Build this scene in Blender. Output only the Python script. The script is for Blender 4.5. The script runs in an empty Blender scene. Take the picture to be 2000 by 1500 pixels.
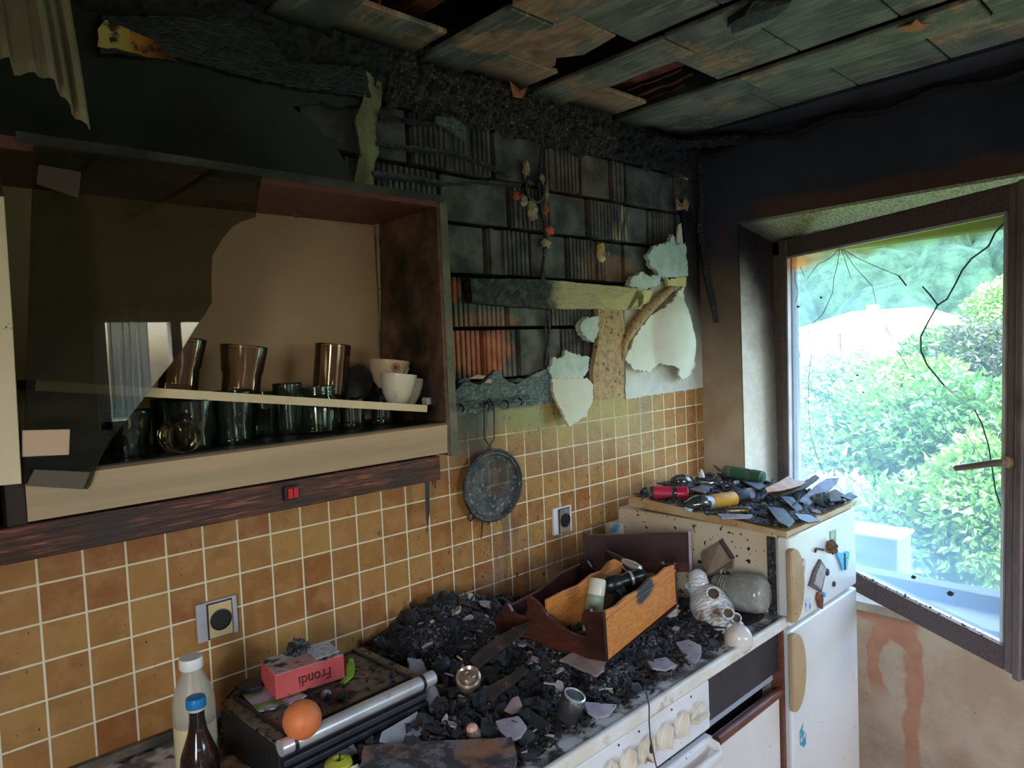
import bpy, bmesh, math, random
from mathutils import Vector, Matrix, Euler, noise
random.seed(11)
C = bpy.context.scene.collection
SC = bpy.context.scene
PI = math.pi

# ------------------------------------------------------------------ camera, world, sun, exposure
CAM = Vector((-2.35953, -1.44919, 1.60537))
RT = Vector((0.7260156, -0.6863838, -0.0421736))
DN = Vector((-0.0637513, -0.0061152, -0.9979471))
FW = Vector((0.6847169, 0.7272137, -0.0481976))
FPX = 1370.0
cam = bpy.data.objects.new('camera', bpy.data.cameras.new('camera'))
C.objects.link(cam)
cam.matrix_world = Matrix(((RT.x, -DN.x, -FW.x, CAM.x), (RT.y, -DN.y, -FW.y, CAM.y), (RT.z, -DN.z, -FW.z, CAM.z), (0, 0, 0, 1)))
cam.data.sensor_width = 36.0
cam.data.lens = FPX / 2000 * 36
cam.data.clip_start = 0.02
cam.data.clip_end = 500
SC.camera = cam
vs = SC.view_settings
vs.view_transform = 'Standard'; vs.look = 'None'; vs.gamma = 1.0; vs.use_curve_mapping = False
vs.exposure = 2.95
SC.cycles.use_denoising = True
SC.cycles.max_bounces = 10
SC.cycles.diffuse_bounces = 5
SC.cycles.transparent_max_bounces = 16
SC.cycles.caustics_reflective = False
SC.cycles.caustics_refractive = False
SC.cycles.sample_clamp_indirect = 6.0

w = bpy.data.worlds.new('world'); SC.world = w; w.use_nodes = True
nt = w.node_tree; nt.nodes.clear()
wo = nt.nodes.new('ShaderNodeOutputWorld'); bg = nt.nodes.new('ShaderNodeBackground')
sky = nt.nodes.new('ShaderNodeTexSky'); sky.sky_type = 'NISHITA'; sky.sun_disc = False
sky.sun_elevation = math.radians(52); sky.sun_rotation = math.radians(215); sky.dust_density = 3.0; sky.air_density = 1.0
nt.links.new(sky.outputs[0], bg.inputs[0]); bg.inputs[1].default_value = 0.44
nt.links.new(bg.outputs[0], wo.inputs[0])

sun = bpy.data.objects.new('sun', bpy.data.lights.new('sun', 'SUN')); C.objects.link(sun)
sun.data.energy = 1.3; sun.data.angle = math.radians(2.0); sun.data.color = (1.0, 0.95, 0.86)
sun.rotation_euler = Vector((0.62, -0.55, -0.80)).to_track_quat('-Z', 'Y').to_euler()

def portal(name, loc, direction, sx, sy):
    l = bpy.data.objects.new(name, bpy.data.lights.new(name, 'AREA')); C.objects.link(l)
    l.data.shape = 'RECTANGLE'; l.data.size = sx; l.data.size_y = sy
    l.data.cycles.is_portal = True
    l.location = loc; l.rotation_euler = Vector(direction).to_track_quat('-Z', 'Y').to_euler()
portal('daylight_portal_right', (0.34, -0.74, 1.38), (-1, 0, 0), 1.12, 1.3)
portal('daylight_portal_rear', (-.94, -3.06, 1.58), (0, 1, 0), 1.1, 0.6)

portal('fill_portal_left', (-3.48, -2.1, 1.5), (1, 0, 0), 0.7, 1.0)  # unseen left opening, added to let in fill light

# ------------------------------------------------------------------ helpers
def ray(px, py):
    return RT * ((px - 1000) / FPX) + DN * ((py - 750) / FPX) + FW
def atY(px, py, v):
    d = ray(px, py); return CAM + d * ((v - CAM.y) / d.y)
def atX(px, py, v):
    d = ray(px, py); return CAM + d * ((v - CAM.x) / d.x)
def atZ(px, py, v):
    d = ray(px, py); return CAM + d * ((v - CAM.z) / d.z)
def lin(r, g, b):
    f = lambda c: (c / 12.92 if c <= 0.04045 else ((c + 0.055) / 1.055) ** 2.4)
    return (f(r / 255), f(g / 255), f(b / 255), 1)

class T:
    """small node-tree writer"""
    def __init__(s, name):
        s.mat = bpy.data.materials.new(name); s.mat.use_nodes = True
        s.nt = s.mat.node_tree; s.nt.nodes.clear()
        s.out = s.n('ShaderNodeOutputMaterial')
        s.geo = s.n('ShaderNodeNewGeometry'); s.pos = s.geo.outputs['Position']
        s.obj = s.n('ShaderNodeTexCoord').outputs['Object']
    def n(s, t): return s.nt.nodes.new(t)
    def put(s, sock, v):
        if hasattr(v, 'is_output'): s.nt.links.new(v, sock)
        else:
            if sock.type == 'RGBA' and len(v) == 3: v = (*v, 1)
            sock.default_value = v
    def m(s, op, a, b=0.0, clamp=False):
        k = s.n('ShaderNodeMath'); k.operation = op; k.use_clamp = clamp
        s.put(k.inputs[0], a); s.put(k.inputs[1], b); return k.outputs[0]
    def sm(s, x, lo, hi):
        k = s.n('ShaderNodeMapRange'); k.interpolation_type = 'SMOOTHSTEP'
        s.put(k.inputs[0], x); k.inputs[1].default_value = lo; k.inputs[2].default_value = hi
        return k.outputs[0]
    def mx(s, f, a, b, mode='MIX'):
        k = s.n('ShaderNodeMix'); k.data_type = 'RGBA'; k.blend_type = mode; k.clamp_factor = True
        s.put(k.inputs[0], f); s.put(k.inputs[6], a); s.put(k.inputs[7], b); return k.outputs[2]
    def xyz(s, v=None):
        k = s.n('ShaderNodeSeparateXYZ'); s.put(k.inputs[0], v if v is not None else s.pos); return k.outputs
    def vec(s, x, y, z):
        k = s.n('ShaderNodeCombineXYZ')
        for i, v in enumerate((x, y, z)): s.put(k.inputs[i], v)
        return k.outputs[0]
    def scl(s, v, sc, off=(0, 0, 0)):
        k = s.n('ShaderNodeMapping'); s.put(k.inputs[0], v); k.inputs[1].default_value = off; k.inputs[3].default_value = sc
        return k.outputs[0]
    def noise(s, scale, detail=4, v=None, rough=.55, st=None, dist=0):
        v = s.obj if v is None else v
        if st: v = s.scl(v, st)
        k = s.n('ShaderNodeTexNoise'); s.put(k.inputs['Vector'], v); k.inputs['Scale'].default_value = scale
        k.inputs['Detail'].default_value = detail; k.inputs['Roughness'].default_value = rough; k.inputs['Distortion'].default_value = dist
        return k.outputs[0]
    def voro(s, scale, v=None, feat='F1', rnd=1):
        k = s.n('ShaderNodeTexVoronoi'); k.feature = feat; s.put(k.inputs['Vector'], s.obj if v is None else v); k.inputs['Scale'].default_value = scale
        k.inputs['Randomness'].default_value = rnd
        return k
    def bump(s, h, strength=.3, dist=.002, nrm=None):
        k = s.n('ShaderNodeBump'); s.put(k.inputs['Height'], h); k.inputs['Strength'].default_value = strength; k.inputs['Distance'].default_value = dist
        if nrm is not None: s.nt.links.new(nrm, k.inputs['Normal'])
        return k.outputs[0]
    def done(s, col, rough=.6, metal=0.0, spec=.5, nrm=None, coat=0):
        b = s.n('ShaderNodeBsdfPrincipled')
        s.put(b.inputs['Base Color'], col); s.put(b.inputs['Roughness'], rough); s.put(b.inputs['Metallic'], metal)
        s.put(b.inputs['Specular IOR Level'], spec); b.inputs['Coat Weight'].default_value = coat
        if nrm is not None: s.nt.links.new(nrm, b.inputs['Normal'])
        s.nt.links.new(b.outputs[0], s.out.inputs[0]); return s.mat

def std(name, c1, c2=None, sc=12, lo=.35, hi=.65, rough=.6, metal=0.0, spec=.5, bump=0, bsc=80, specks=None, spk=(90, .62, .68), layers=(), st=None, coat=0, bd=.002):
    """base two-tone by noise, further stain layers (colour, scale, lo, hi), optional specks, optional bump"""
    t = T(name); col = c1
    if c2: col = t.mx(t.sm(t.noise(sc, 5, st=st), lo, hi), c1, c2)
    for (c, s_, l, h) in layers: col = t.mx(t.sm(t.noise(s_, 6, rough=.65, v=t.scl(t.obj, (1, 1, 1), (3.1 * s_, 1.7, 9.2))), l, h), col, c)
    if specks: col = t.mx(t.sm(t.noise(spk[0], 3), spk[1], spk[2]), col, specks)
    nrm = t.bump(t.noise(bsc, 5, st=st), bump, bd) if bump else None
    return t.done(col, rough, metal, spec, nrm, coat)

def glassy(name, tint, film=None, ffac=0.0, rough=.02, ior=1.45, gl=(1, 1, 1), boost=1.0):
    """thin pane: tinted see-through, mirror by viewing angle, optional dirt film that scatters light"""
    t = T(name)
    tr = t.n('ShaderNodeBsdfTransparent'); t.put(tr.inputs[0], tint)
    g = t.n('ShaderNodeBsdfGlossy'); t.put(g.inputs[0], gl); g.inputs['Roughness'].default_value = rough
    f = t.n('ShaderNodeFresnel'); f.inputs[0].default_value = ior
    fac = t.m('MULTIPLY', f.outputs[0], boost, True)
    mx = t.n('ShaderNodeMixShader'); t.nt.links.new(fac, mx.inputs[0]); t.nt.links.new(tr.outputs[0], mx.inputs[1]); t.nt.links.new(g.outputs[0], mx.inputs[2])
    last = mx
    if film:
        d = t.n('ShaderNodeBsdfTranslucent'); t.put(d.inputs[0], film)
        d2 = t.n('ShaderNodeBsdfDiffuse'); t.put(d2.inputs[0], film)
        ad = t.n('ShaderNodeMixShader'); ad.inputs[0].default_value = .35
        t.nt.links.new(d.outputs[0], ad.inputs[1]); t.nt.links.new(d2.outputs[0], ad.inputs[2])
        m2 = t.n('ShaderNodeMixShader'); t.put(m2.inputs[0], ffac if not callable(ffac) else ffac(t))
        t.nt.links.new(mx.outputs[0], m2.inputs[1]); t.nt.links.new(ad.outputs[0], m2.inputs[2]); last = m2
    t.nt.links.new(last.outputs[0], t.out.inputs[0])
    return t.mat

class G:
    """collects shapes into one mesh"""
    def __init__(s): s.v = []; s.f = []
    def add(s, vs_, fs, M=None):
        o = len(s.v)
        s.v += [tuple((M @ Vector(v)) if M is not None else v) for v in vs_]
        s.f += [tuple(i + o for i in f) for f in fs]; return s
    def box(s, c, d, M=None):
        x, y, z = c; a, b, e = d[0] / 2, d[1] / 2, d[2] / 2
        vs_ = [(x + i * a, y + j * b, z + k * e) for i in (-1, 1) for j in (-1, 1) for k in (-1, 1)]
        return s.add(vs_, [(0, 1, 3, 2), (4, 6, 7, 5), (0, 4, 5, 1), (2, 3, 7, 6), (0, 2, 6, 4), (1, 5, 7, 3)], M)
    def lathe(s, prof, seg=24, M=None, cap0=True, cap1=True):
        vs_, fs = [], []
        for (r, z) in prof:
            for k in range(seg): vs_.append((r * math.cos(2 * PI * k / seg), r * math.sin(2 * PI * k / seg), z))
        for i in range(len(prof) - 1):
            for k in range(seg):
                a = i * seg + k; b = i * seg + (k + 1) % seg
                fs.append((a, b, b + seg, a + seg))
        if cap0: fs.append(tuple(range(seg - 1, -1, -1)))
        if cap1: fs.append(tuple((len(prof) - 1) * seg + k for k in range(seg)))
        return s.add(vs_, fs, M)
    def prism(s, pts, d0, d1, M=None):
        """polygon in local xy, extruded from z=d0 to z=d1"""
        n = len(pts)
        ar = sum(pts[i][0] * pts[(i + 1) % n][1] - pts[(i + 1) % n][0] * pts[i][1] for i in range(n))
        if ar < 0: pts = pts[::-1]
        vs_ = [(p[0], p[1], d0) for p in pts] + [(p[0], p[1], d1) for p in pts]
        fs = [tuple(range(n - 1, -1, -1)), tuple(range(n, 2 * n))] + [(i, (i + 1) % n, n + (i + 1) % n, n + i) for i in range(n)]
        return s.add(vs_, fs, M)
    def tube(s, pts, r, seg=8, closed=False, M=None):
        pts = [Vector(p) for p in pts]; n = len(pts); vs_, fs = [], []
        up = None
        for i, p in enumerate(pts):
            if closed: d = pts[(i + 1) % n] - pts[i - 1]
            else: d = pts[min(i + 1, n - 1)] - pts[max(i - 1, 0)]
            d.normalize()
            if up is None:
                up = Vector((0, 0, 1)) if abs(d.z) < .9 else Vector((1, 0, 0))
            a = d.cross(up)
            if a.length < 1e-4: a = d.orthogonal()
            a.normalize(); up = a.cross(d).normalized()
            rr = r[i] if isinstance(r, (list, tuple)) else r
            for k in range(seg):
                t = 2 * PI * k / seg; vs_.append(p + a * (rr * math.cos(t)) + up * (rr * math.sin(t)))
        for i in range(n if closed else n - 1):
            for k in range(seg):
                a0 = i * seg + k; a1 = i * seg + (k + 1) % seg; b0 = ((i + 1) % n) * seg + k; b1 = ((i + 1) % n) * seg + (k + 1) % seg
                fs.append((a0, a1, b1, b0))
        if not closed: fs += [tuple(range(seg - 1, -1, -1)), tuple((n - 1) * seg + k for k in range(seg))]
        return s.add(vs_, fs, M)
    def ball(s, c, r, sub=3, rough=0.0, ns=20, seed=0, M=None):
        b = bmesh.new(); bmesh.ops.create_icosphere(b, subdivisions=sub, radius=1)
        vs_ = []
        rx, ry, rz = r if isinstance(r, (list, tuple)) else (r, r, r)
        for v in b.verts:
            k = 1 + rough * noise.noise(v.co * (ns / 10) + Vector((seed * 7.3, seed, 0))) + rough * .5 * noise.noise(v.co * (ns / 4) + Vector((seed, 3, 1)))
            vs_.append((c[0] + v.co.x * rx * k, c[1] + v.co.y * ry * k, c[2] + v.co.z * rz * k))
        fs = [tuple(v.index for v in f.verts) for f in b.faces]; b.free()
        return s.add(vs_, fs, M)
    def mesh(s, name, mat, smooth=False, angle=None):
        me = bpy.data.meshes.new(name); me.from_pydata([tuple(v) for v in s.v], [], s.f)
        b = bmesh.new(); b.from_mesh(me); bmesh.ops.recalc_face_normals(b, faces=b.faces); b.to_mesh(me); b.free()
        if mat is not None: me.materials.append(mat)
        if smooth:
            for p in me.polygons: p.use_smooth = True
            if angle:
                try: me.set_sharp_from_angle(angle=math.radians(angle))
                except Exception: pass
        return me
    def obj(s, name, mat, parent=None, smooth=False, angle=40, bevel=0, local=False, seg=2):
        o = bpy.data.objects.new(name, s.mesh(name, mat, smooth, angle)); C.objects.link(o)
        if parent is not None:
            o.parent = parent
            if not local and parent.parent is None and parent.type == 'EMPTY': o.matrix_parent_inverse = parent.matrix_basis.inverted()
        if bevel:
            md = o.modifiers.new('bevel', 'BEVEL'); md.width = bevel; md.segments = seg; md.limit_method = 'ANGLE'; md.angle_limit = math.radians(40)
        return o

def tag(o, label, cat, group=None, kind=None):
    o['label'] = label; o['category'] = cat
    if group: o['group'] = group
    if kind: o['kind'] = kind
    return o
def thing(name, label, cat, loc=(0, 0, 0), rot=(0, 0, 0), group=None):
    o = bpy.data.objects.new(name, None); C.objects.link(o); o.empty_display_size = .05
    o.location = loc; o.rotation_euler = rot
    return tag(o, label, cat, group)
def struct(o): o['kind'] = 'structure'; return o
def dup(root, loc, rot=None, label=None, group=None, scale=None):
    r = root.copy(); C.objects.link(r); r.location = loc
    if rot is not None: r.rotation_euler = rot
    if scale is not None: r.scale = scale if isinstance(scale, (tuple, list)) else (scale,) * 3
    if label: r['label'] = label
    if group: r['group'] = group
    for ch in list(root.children):
        c = ch.copy(); C.objects.link(c); c.parent = r
        for g in ch.children:
            d = g.copy(); C.objects.link(d); d.parent = c
    return r
def wallM(y):   # local (x, z, depth towards the room) of something flat on the tiled wall
    return Matrix(((1, 0, 0, 0), (0, 0, -1, y), (0, 1, 0, 0), (0, 0, 0, 1)))
def winM(x):    # local (y, z, depth towards the room) of something flat on the window wall
    return Matrix(((0, 0, -1, x), (1, 0, 0, 0), (0, 1, 0, 0), (0, 0, 0, 1)))
def frame3(o, ex, ey):
    ex = Vector(ex).normalized(); ey = Vector(ey); ey = (ey - ex * ey.dot(ex)).normalized(); ez = ex.cross(ey)
    return Matrix(((ex.x, ey.x, ez.x, o[0]), (ex.y, ey.y, ez.y, o[1]), (ex.z, ey.z, ez.z, o[2]), (0, 0, 0, 1)))
def ragged(pts, amp, step, seed=0):
    """breaks the edges of a polygon into an irregular torn outline"""
    out = []; n = len(pts)
    for i in range(n):
        a = Vector(pts[i]); b = Vector(pts[(i + 1) % n]); L = (b - a).length; k = max(1, int(L / step))
        nr = Vector((-(b - a).y, (b - a).x)) / max(L, 1e-6)
        for j in range(k):
            t = j / k; q = a.lerp(b, t)
            q = q + nr * (amp * (noise.noise(Vector((q.x * 60 + seed, q.y * 60, seed * 3.1))) + .6 * noise.noise(Vector((q.x * 170, q.y * 170 + seed, 2)))))
            out.append((q.x, q.y))
    return out
def wall_piece(name, pts, y, thick, mat, parent=None, amp=.003, step=.012, seed=0, curl=None, bevel=0, smooth=False, dens=.015):
    """a slab whose outline lies flat on the tiled wall; curl(x,z) lifts it away from the wall"""
    P2 = [(q.x, q.z) for q in (atY(px, py, y) for px, py in pts)]
    if amp: P2 = ragged(P2, amp, step, seed)
    if curl is None:
        return G().prism(P2, 0, thick, wallM(y)).obj(name, mat, parent, bevel=bevel)
    me = G().prism(P2, 0, thick, wallM(y))
    o = me.obj(name, mat, parent)
    b = bmesh.new(); b.from_mesh(o.data); bmesh.ops.triangulate(b, faces=b.faces)
    for it in range(3):
        e = [e for e in b.edges if e.calc_length() > dens]
        if e: bmesh.ops.subdivide_edges(b, edges=e, cuts=1)
        bmesh.ops.triangulate(b, faces=[f for f in b.faces if len(f.verts) > 4])
    for v in b.verts: v.co.y -= curl(v.co.x, v.co.z)
    bmesh.ops.recalc_face_normals(b, faces=b.faces)
    b.to_mesh(o.data); b.free()
    if smooth:
        for p in o.data.polygons: p.use_smooth = True
        try: o.data.set_sharp_from_angle(angle=math.radians(50))
        except Exception: pass
    return o
# ------------------------------------------------------------------ materials
def mat_tiles():
    t = T('brown_glazed_tiles'); X = t.xyz()
    v = t.vec(t.m('ADD', X[0], 30.65 * .07), t.m('SUBTRACT', X[2], 1.233), 0)
    k = t.n('ShaderNodeTexBrick'); k.offset = 0; k.squash = 1; k.offset_frequency = 2; k.squash_frequency = 2
    t.put(k.inputs['Vector'], v); k.inputs['Scale'].default_value = 1; k.inputs['Brick Width'].default_value = .07
    k.inputs['Row Height'].default_value = .0682836; k.inputs['Mortar Size'].default_value = .0020; k.inputs['Mortar Smooth'].default_value = .15
    k.inputs['Bias'].default_value = 0
    t.put(k.inputs['Color1'], lin(152, 96, 52)); t.put(k.inputs['Color2'], lin(176, 134, 76)); t.put(k.inputs['Mortar'], lin(232, 222, 194))
    mort = k.outputs['Fac']
    # cloudy glaze
    col = t.mx(t.m('MULTIPLY', t.m('MULTIPLY', .5, t.sm(t.noise(24, 3), .42, .68)), t.m('SUBTRACT', 1, mort)), k.outputs['Color'], lin(186, 142, 92))
    col = t.mx(t.m('MULTIPLY', t.sm(t.noise(15, 3, v=t.scl(t.pos, (1, 1, 1), (4, 2, 7))), .5, .72), t.m('MULTIPLY', .45, t.m('SUBTRACT', 1, mort))), col, lin(132, 86, 50))
    # smoke-stained corner: greyish bands towards the window side and the top rows
    nz = t.noise(7, 5)
    g1 = t.m('MULTIPLY', t.sm(X[0], -1.28, -1.12), t.m('SUBTRACT', 1, t.sm(X[0], -.86, -.66)))
    zz = t.m('ADD', X[2], t.m('MULTIPLY', nz, .12))
    col = t.mx(t.m('MULTIPLY', .8, t.m('MULTIPLY', g1, t.sm(zz, 1.41, 1.47))), col, lin(112, 126, 100))
    g1b = t.m('MULTIPLY', t.sm(X[0], -1.2, -.95), t.m('SUBTRACT', 1, t.sm(X[0], -.5, -.3)))
    col = t.mx(t.m('MULTIPLY', .42, t.m('MULTIPLY', g1b, t.sm(zz, 1.36, 1.46))), col, lin(178, 158, 74))
    g3 = t.sm(t.noise(4.2, 4, v=t.scl(t.pos, (1.6, 1, .6), (2, 0, 5))), .52, .74)
    col = t.mx(t.m('MULTIPLY', .55, t.m('MULTIPLY', g3, t.sm(X[0], -1.0, -.5))), col, lin(150, 128, 112))
    # sooty run behind the hanging strainer
    rn = t.noise(6, 5, v=t.scl(t.pos, (5, 1, .8)))
    st = t.m('MULTIPLY', t.m('MULTIPLY', t.sm(X[0], -1.26, -1.17), t.m('SUBTRACT', 1, t.sm(X[0], -1.14, -1.02))), t.sm(t.m('ADD', X[2], t.m('MULTIPLY', rn, .3)), 1.36, 1.52))
    col = t.mx(t.m('MULTIPLY', st, .75), col, lin(60, 66, 66))
    st2 = t.m('MULTIPLY', t.m('MULTIPLY', t.sm(X[0], -1.14, -1.05), t.m('SUBTRACT', 1, t.sm(X[0], -1.02, -.9))), t.m('MULTIPLY', t.m('SUBTRACT', 1, t.sm(X[2], 1.13, 1.2)), t.sm(rn, .45, .62)))
    col = t.mx(t.m('MULTIPLY', st2, .6), col, lin(84, 80, 78))
    # pinkish grey wash and soot at the foot, above the rubble
    ft = t.m('MULTIPLY', t.sm(X[0], -1.3, -1.1), t.m('MULTIPLY', t.sm(t.noise(8, 5), .46, .6), t.m('SUBTRACT', 1, t.sm(X[2], .98, 1.12))))
    col = t.mx(t.m('MULTIPLY', ft, .5), col, lin(150, 118, 98))
    # black fire specks, denser towards the window
    sp = t.noise(150, 3); sp2 = t.noise(60, 3, st=(1.4, 1, .7))
    dens = t.m('MULTIPLY', .055, t.sm(X[0], -1.7, -1.0))
    s = t.m('GREATER_THAN', t.m('ADD', sp, dens), .69)
    s2 = t.m('GREATER_THAN', t.m('ADD', sp2, dens), .715)
    col = t.mx(t.m('MULTIPLY', t.m('MAXIMUM', s, s2), .85), col, lin(38, 26, 18))
    rough = t.m('ADD', .3, t.m('MULTIPLY', .5, t.m('MAXIMUM', mort, t.m('MULTIPLY', st, .6))))
    nrm = t.bump(t.m('ADD', t.m('SUBTRACT', 1, mort), t.m('MULTIPLY', .25, t.noise(14, 3))), .5, .0016)
    return t.done(col, rough, 0, .5, nrm)

def mat_masonry():
    t = T('sooty_clay_block'); X = t.xyz()
    nz = t.noise(10, 5)
    soot = t.mx(t.sm(t.noise(14, 5), .35, .7), lin(62, 64, 66), lin(110, 112, 110))
    soot = t.mx(t.sm(t.noise(26, 6, v=t.scl(t.pos, (1, 1, .4), (3, 3, 3))), .56, .72), soot, lin(92, 84, 74))
    clay = t.mx(t.sm(t.noise(30, 4), .35, .65), lin(168, 98, 74), lin(190, 128, 100))
    # soot burnt off low on the left, by the lower batten and in a few chipped spots
    def blob(cx, cz, rx, rz, e=.5):
        d = t.m('ADD', t.m('POWER', t.m('DIVIDE', t.m('SUBTRACT', X[0], cx), rx), 2.0), t.m('POWER', t.m('DIVIDE', t.m('SUBTRACT', X[2], cz), rz), 2.0))
        return t.m('SUBTRACT', 1, t.sm(t.m('ADD', d, t.m('MULTIPLY', t.m('SUBTRACT', nz, .5), 2.2)), .45, 1.1))
    f = blob(-1.13, 1.60, .16, .085)
    f = t.m('MAXIMUM', f, blob(-1.20, 1.775, .05, .045))
    f = t.m('MAXIMUM', f, t.m('MULTIPLY', .55, blob(-1.07, 1.69, .14, .03)))
    f = t.m('MAXIMUM', f, t.m('MULTIPLY', .35, blob(-.46, 1.86, .08, .06)))
    f = t.m('MAXIMUM', f, t.m('MULTIPLY', .2, blob(-.58, 1.86, .1, .06)))
    f = t.m('MAXIMUM', f, t.m('MULTIPLY', .12, blob(-.62, 2.12, .2, .1)))
    col = t.mx(f, soot, clay)
    g = t.m('MULTIPLY', .6, t.m('MULTIPLY', blob(-.45, 2.0, .06, .09), t.sm(t.noise(40, 5, st=(1, 1, .25)), .48, .6)))
    col = t.mx(g, col, lin(206, 190, 160))
    gr = t.m('MULTIPLY', .35, blob(-1.06, 1.72, .16, .05))
    col = t.mx(gr, col, lin(112, 134, 122))
    col = t.mx(t.sm(t.noise(120, 4), .66, .7), col, lin(120, 116, 108))
    nrm = t.bump(t.noise(90, 6), .55, .003)
    return t.done(col, .7, 0, .4, nrm)

def mat_windowwall():
    t = T('stucco_with_soot'); X = t.xyz()
    nz = t.noise(3.5, 5); grain = t.noise(140, 4)
    base = t.mx(t.sm(t.noise(5, 5), .35, .7), lin(176, 152, 128), lin(196, 180, 158))
    # water run, a peeled pink horseshoe below the sill
    def ring(cy, cz, ry, rz):
        return t.m('SQRT', t.m('ADD', t.m('POWER', t.m('DIVIDE', t.m('SUBTRACT', X[1], cy), ry), 2.0), t.m('POWER', t.m('DIVIDE', t.m('SUBTRACT', X[2], cz), rz), 2.0)))
    r = t.m('ADD', ring(-.665, .545, .085, .17), t.m('MULTIPLY', t.m('SUBTRACT', t.noise(14, 5), .5), .5))
    band = t.m('MULTIPLY', t.sm(r, .5, .56), t.m('SUBTRACT', 1, t.sm(r, .98, 1.04)))
    up = t.sm(X[2], .42, .5)
    stem = t.m('MULTIPLY', t.m('SUBTRACT', 1, t.sm(t.m('ABSOLUTE', t.m('ADD', X[1], t.m('ADD', .715, t.m('MULTIPLY', t.m('SUBTRACT', t.noise(9, 3), .5), .05)))), .018, .03)), t.m('SUBTRACT', 1, t.sm(X[2], .58, .62)))
    topb = t.m('MULTIPLY', t.sm(t.m('ADD', X[2], t.m('MULTIPLY', t.m('SUBTRACT', nz, .5), .1)), .655, .675), t.m('MULTIPLY', t.m('SUBTRACT', 1, t.sm(X[2], .70, .715)), t.sm(t.m('ADD', X[1], t.m('MULTIPLY', nz, .05)), -.72, -.70)))
    pk = t.m('MAXIMUM', t.m('MAXIMUM', t.m('MULTIPLY', band, up), stem), topb)
    col = t.mx(t.m('MULTIPLY', pk, .85), base, t.mx(t.sm(t.noise(12, 4), .3, .7), lin(190, 138, 108), lin(176, 118, 96)))
    # smoke layer down from the ceiling: sharp over the window, softer beside it
    edge = t.m('ADD', X[2], t.m('MULTIPLY', t.m('SUBTRACT', nz, .5), .16))
    half = t.sm(edge, 1.25, 1.98)
    col = t.mx(t.m('MULTIPLY', half, .85), col, lin(62, 54, 52))
    full = t.sm(edge, 1.80, 1.98)
    pinkband = t.m('MULTIPLY', t.m('MULTIPLY', t.sm(X[2], 2.02, 2.03), t.m('SUBTRACT', 1, t.sm(edge, 2.075, 2.10))), t.m('SUBTRACT', 1, t.sm(X[1], -.26, -.2)))
    dark = t.mx(t.sm(t.noise(2.2, 4), .3, .75), lin(50, 54, 68), lin(66, 76, 94))
    col = t.mx(full, col, dark)
    col = t.mx(t.m('MULTIPLY', pinkband, .9), col, lin(98, 72, 66))
    chip = t.m('MULTIPLY', t.m('SUBTRACT', 1, t.sm(t.m('ABSOLUTE', t.m('ADD', X[1], .11)), .02, .035)), t.m('MULTIPLY', t.sm(edge, 1.9, 1.94), t.m('SUBTRACT', 1, t.sm(edge, 2.03, 2.08))))
    col = t.mx(t.m('MULTIPLY', chip, .22), col, lin(120, 70, 56))
    lo = t.m('MULTIPLY', .5, t.m('MULTIPLY', t.sm(t.noise(3, 5, v=t.scl(t.pos, (1, 1, 1), (5, 8, 1))), .5, .7), t.m('SUBTRACT', 1, t.sm(X[2], .6, .75))))
    col = t.mx(lo, col, lin(132, 116, 104))
    col = t.mx(t.m('GREATER_THAN', t.noise(75, 3), .73), col, lin(60, 46, 38))
    nrm = t.bump(t.noise(110, 4), .6, .004)
    return t.done(col, .85, 0, .25, nrm)

def mat_reveal(head=False):
    t = T('reveal_head' if head else 'reveal_stucco'); X = t.xyz()
    nz = t.noise(9, 6); base = t.mx(t.sm(t.noise(40, 5), .35, .65), lin(224, 216, 198), lin(234, 228, 212))
    if head:
        e = t.m('ADD', t.m('MULTIPLY', X[0], 6.0), t.m('MULTIPLY', t.m('SUBTRACT', nz, .5), .5))
        col = t.mx(t.sm(t.noise(120, 5), .4, .6), lin(206, 212, 176), lin(160, 170, 134))  # green reflected light put into the head's colour
        col = t.mx(t.sm(e, .6, .8), col, lin(60, 58, 60))
        col = t.mx(t.sm(X[1], -.32, -.2), col, lin(96, 92, 88))
    else:
        edge = t.m('ADD', X[2], t.m('ADD', t.m('MULTIPLY', t.m('SUBTRACT', nz, .5), .2), t.m('MULTIPLY', X[0], 1.4)))
        col = t.mx(t.sm(edge, 1.55, 1.98), base, lin(44, 40, 44))
        col = t.mx(t.m('MULTIPLY', .75, t.sm(X[0], .07, .13)), col, lin(74, 62, 60))
        col = t.mx(t.m('MULTIPLY', .6, t.m('MULTIPLY', t.sm(t.noise(110, 5), .45, .6), t.sm(X[2], 1.75, 1.98))), col, lin(30, 28, 32))
    return t.done(col, .85, 0, .25, t.bump(t.noise(120, 4), .6, .004))

def mat_upperplaster():
    t = T('sooted_plaster'); X = t.xyz(); nz = t.noise(5, 5)
    col = t.mx(t.sm(t.noise(4, 4), .3, .7), lin(38, 36, 33), lin(56, 58, 54))
    col = t.mx(t.m('MULTIPLY', t.sm(X[0], -1.75, -1.5), .6), col, lin(70, 80, 76))
    return t.done(col, .8, 0, .3, t.bump(t.noise(150, 4), .35, .003))

def mat_wood(name, c1, c2, dirs=(2, 40, 40), rough=.5, soot=None, sfac=(.5, .7), bump=.25, dark=None, spec=.4):
    t = T(name)
    g = t.noise(6, 6, st=dirs, dist=.4)
    col = t.mx(t.sm(g, .36, .64), c1, c2)
    if dark: col = t.mx(t.sm(t.noise(10, 5, st=tuple(d * .6 for d in dirs), v=t.scl(t.obj, (1, 1, 1), (3, 1, 2))), .55, .7), col, dark)
    if soot: col = t.mx(t.sm(t.noise(5, 5, v=t.scl(t.obj, (1, 1, 1), (1, 5, 9))), *sfac), col, soot)
    return t.done(col, rough, 0, spec, t.bump(g, bump, .002))

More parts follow.
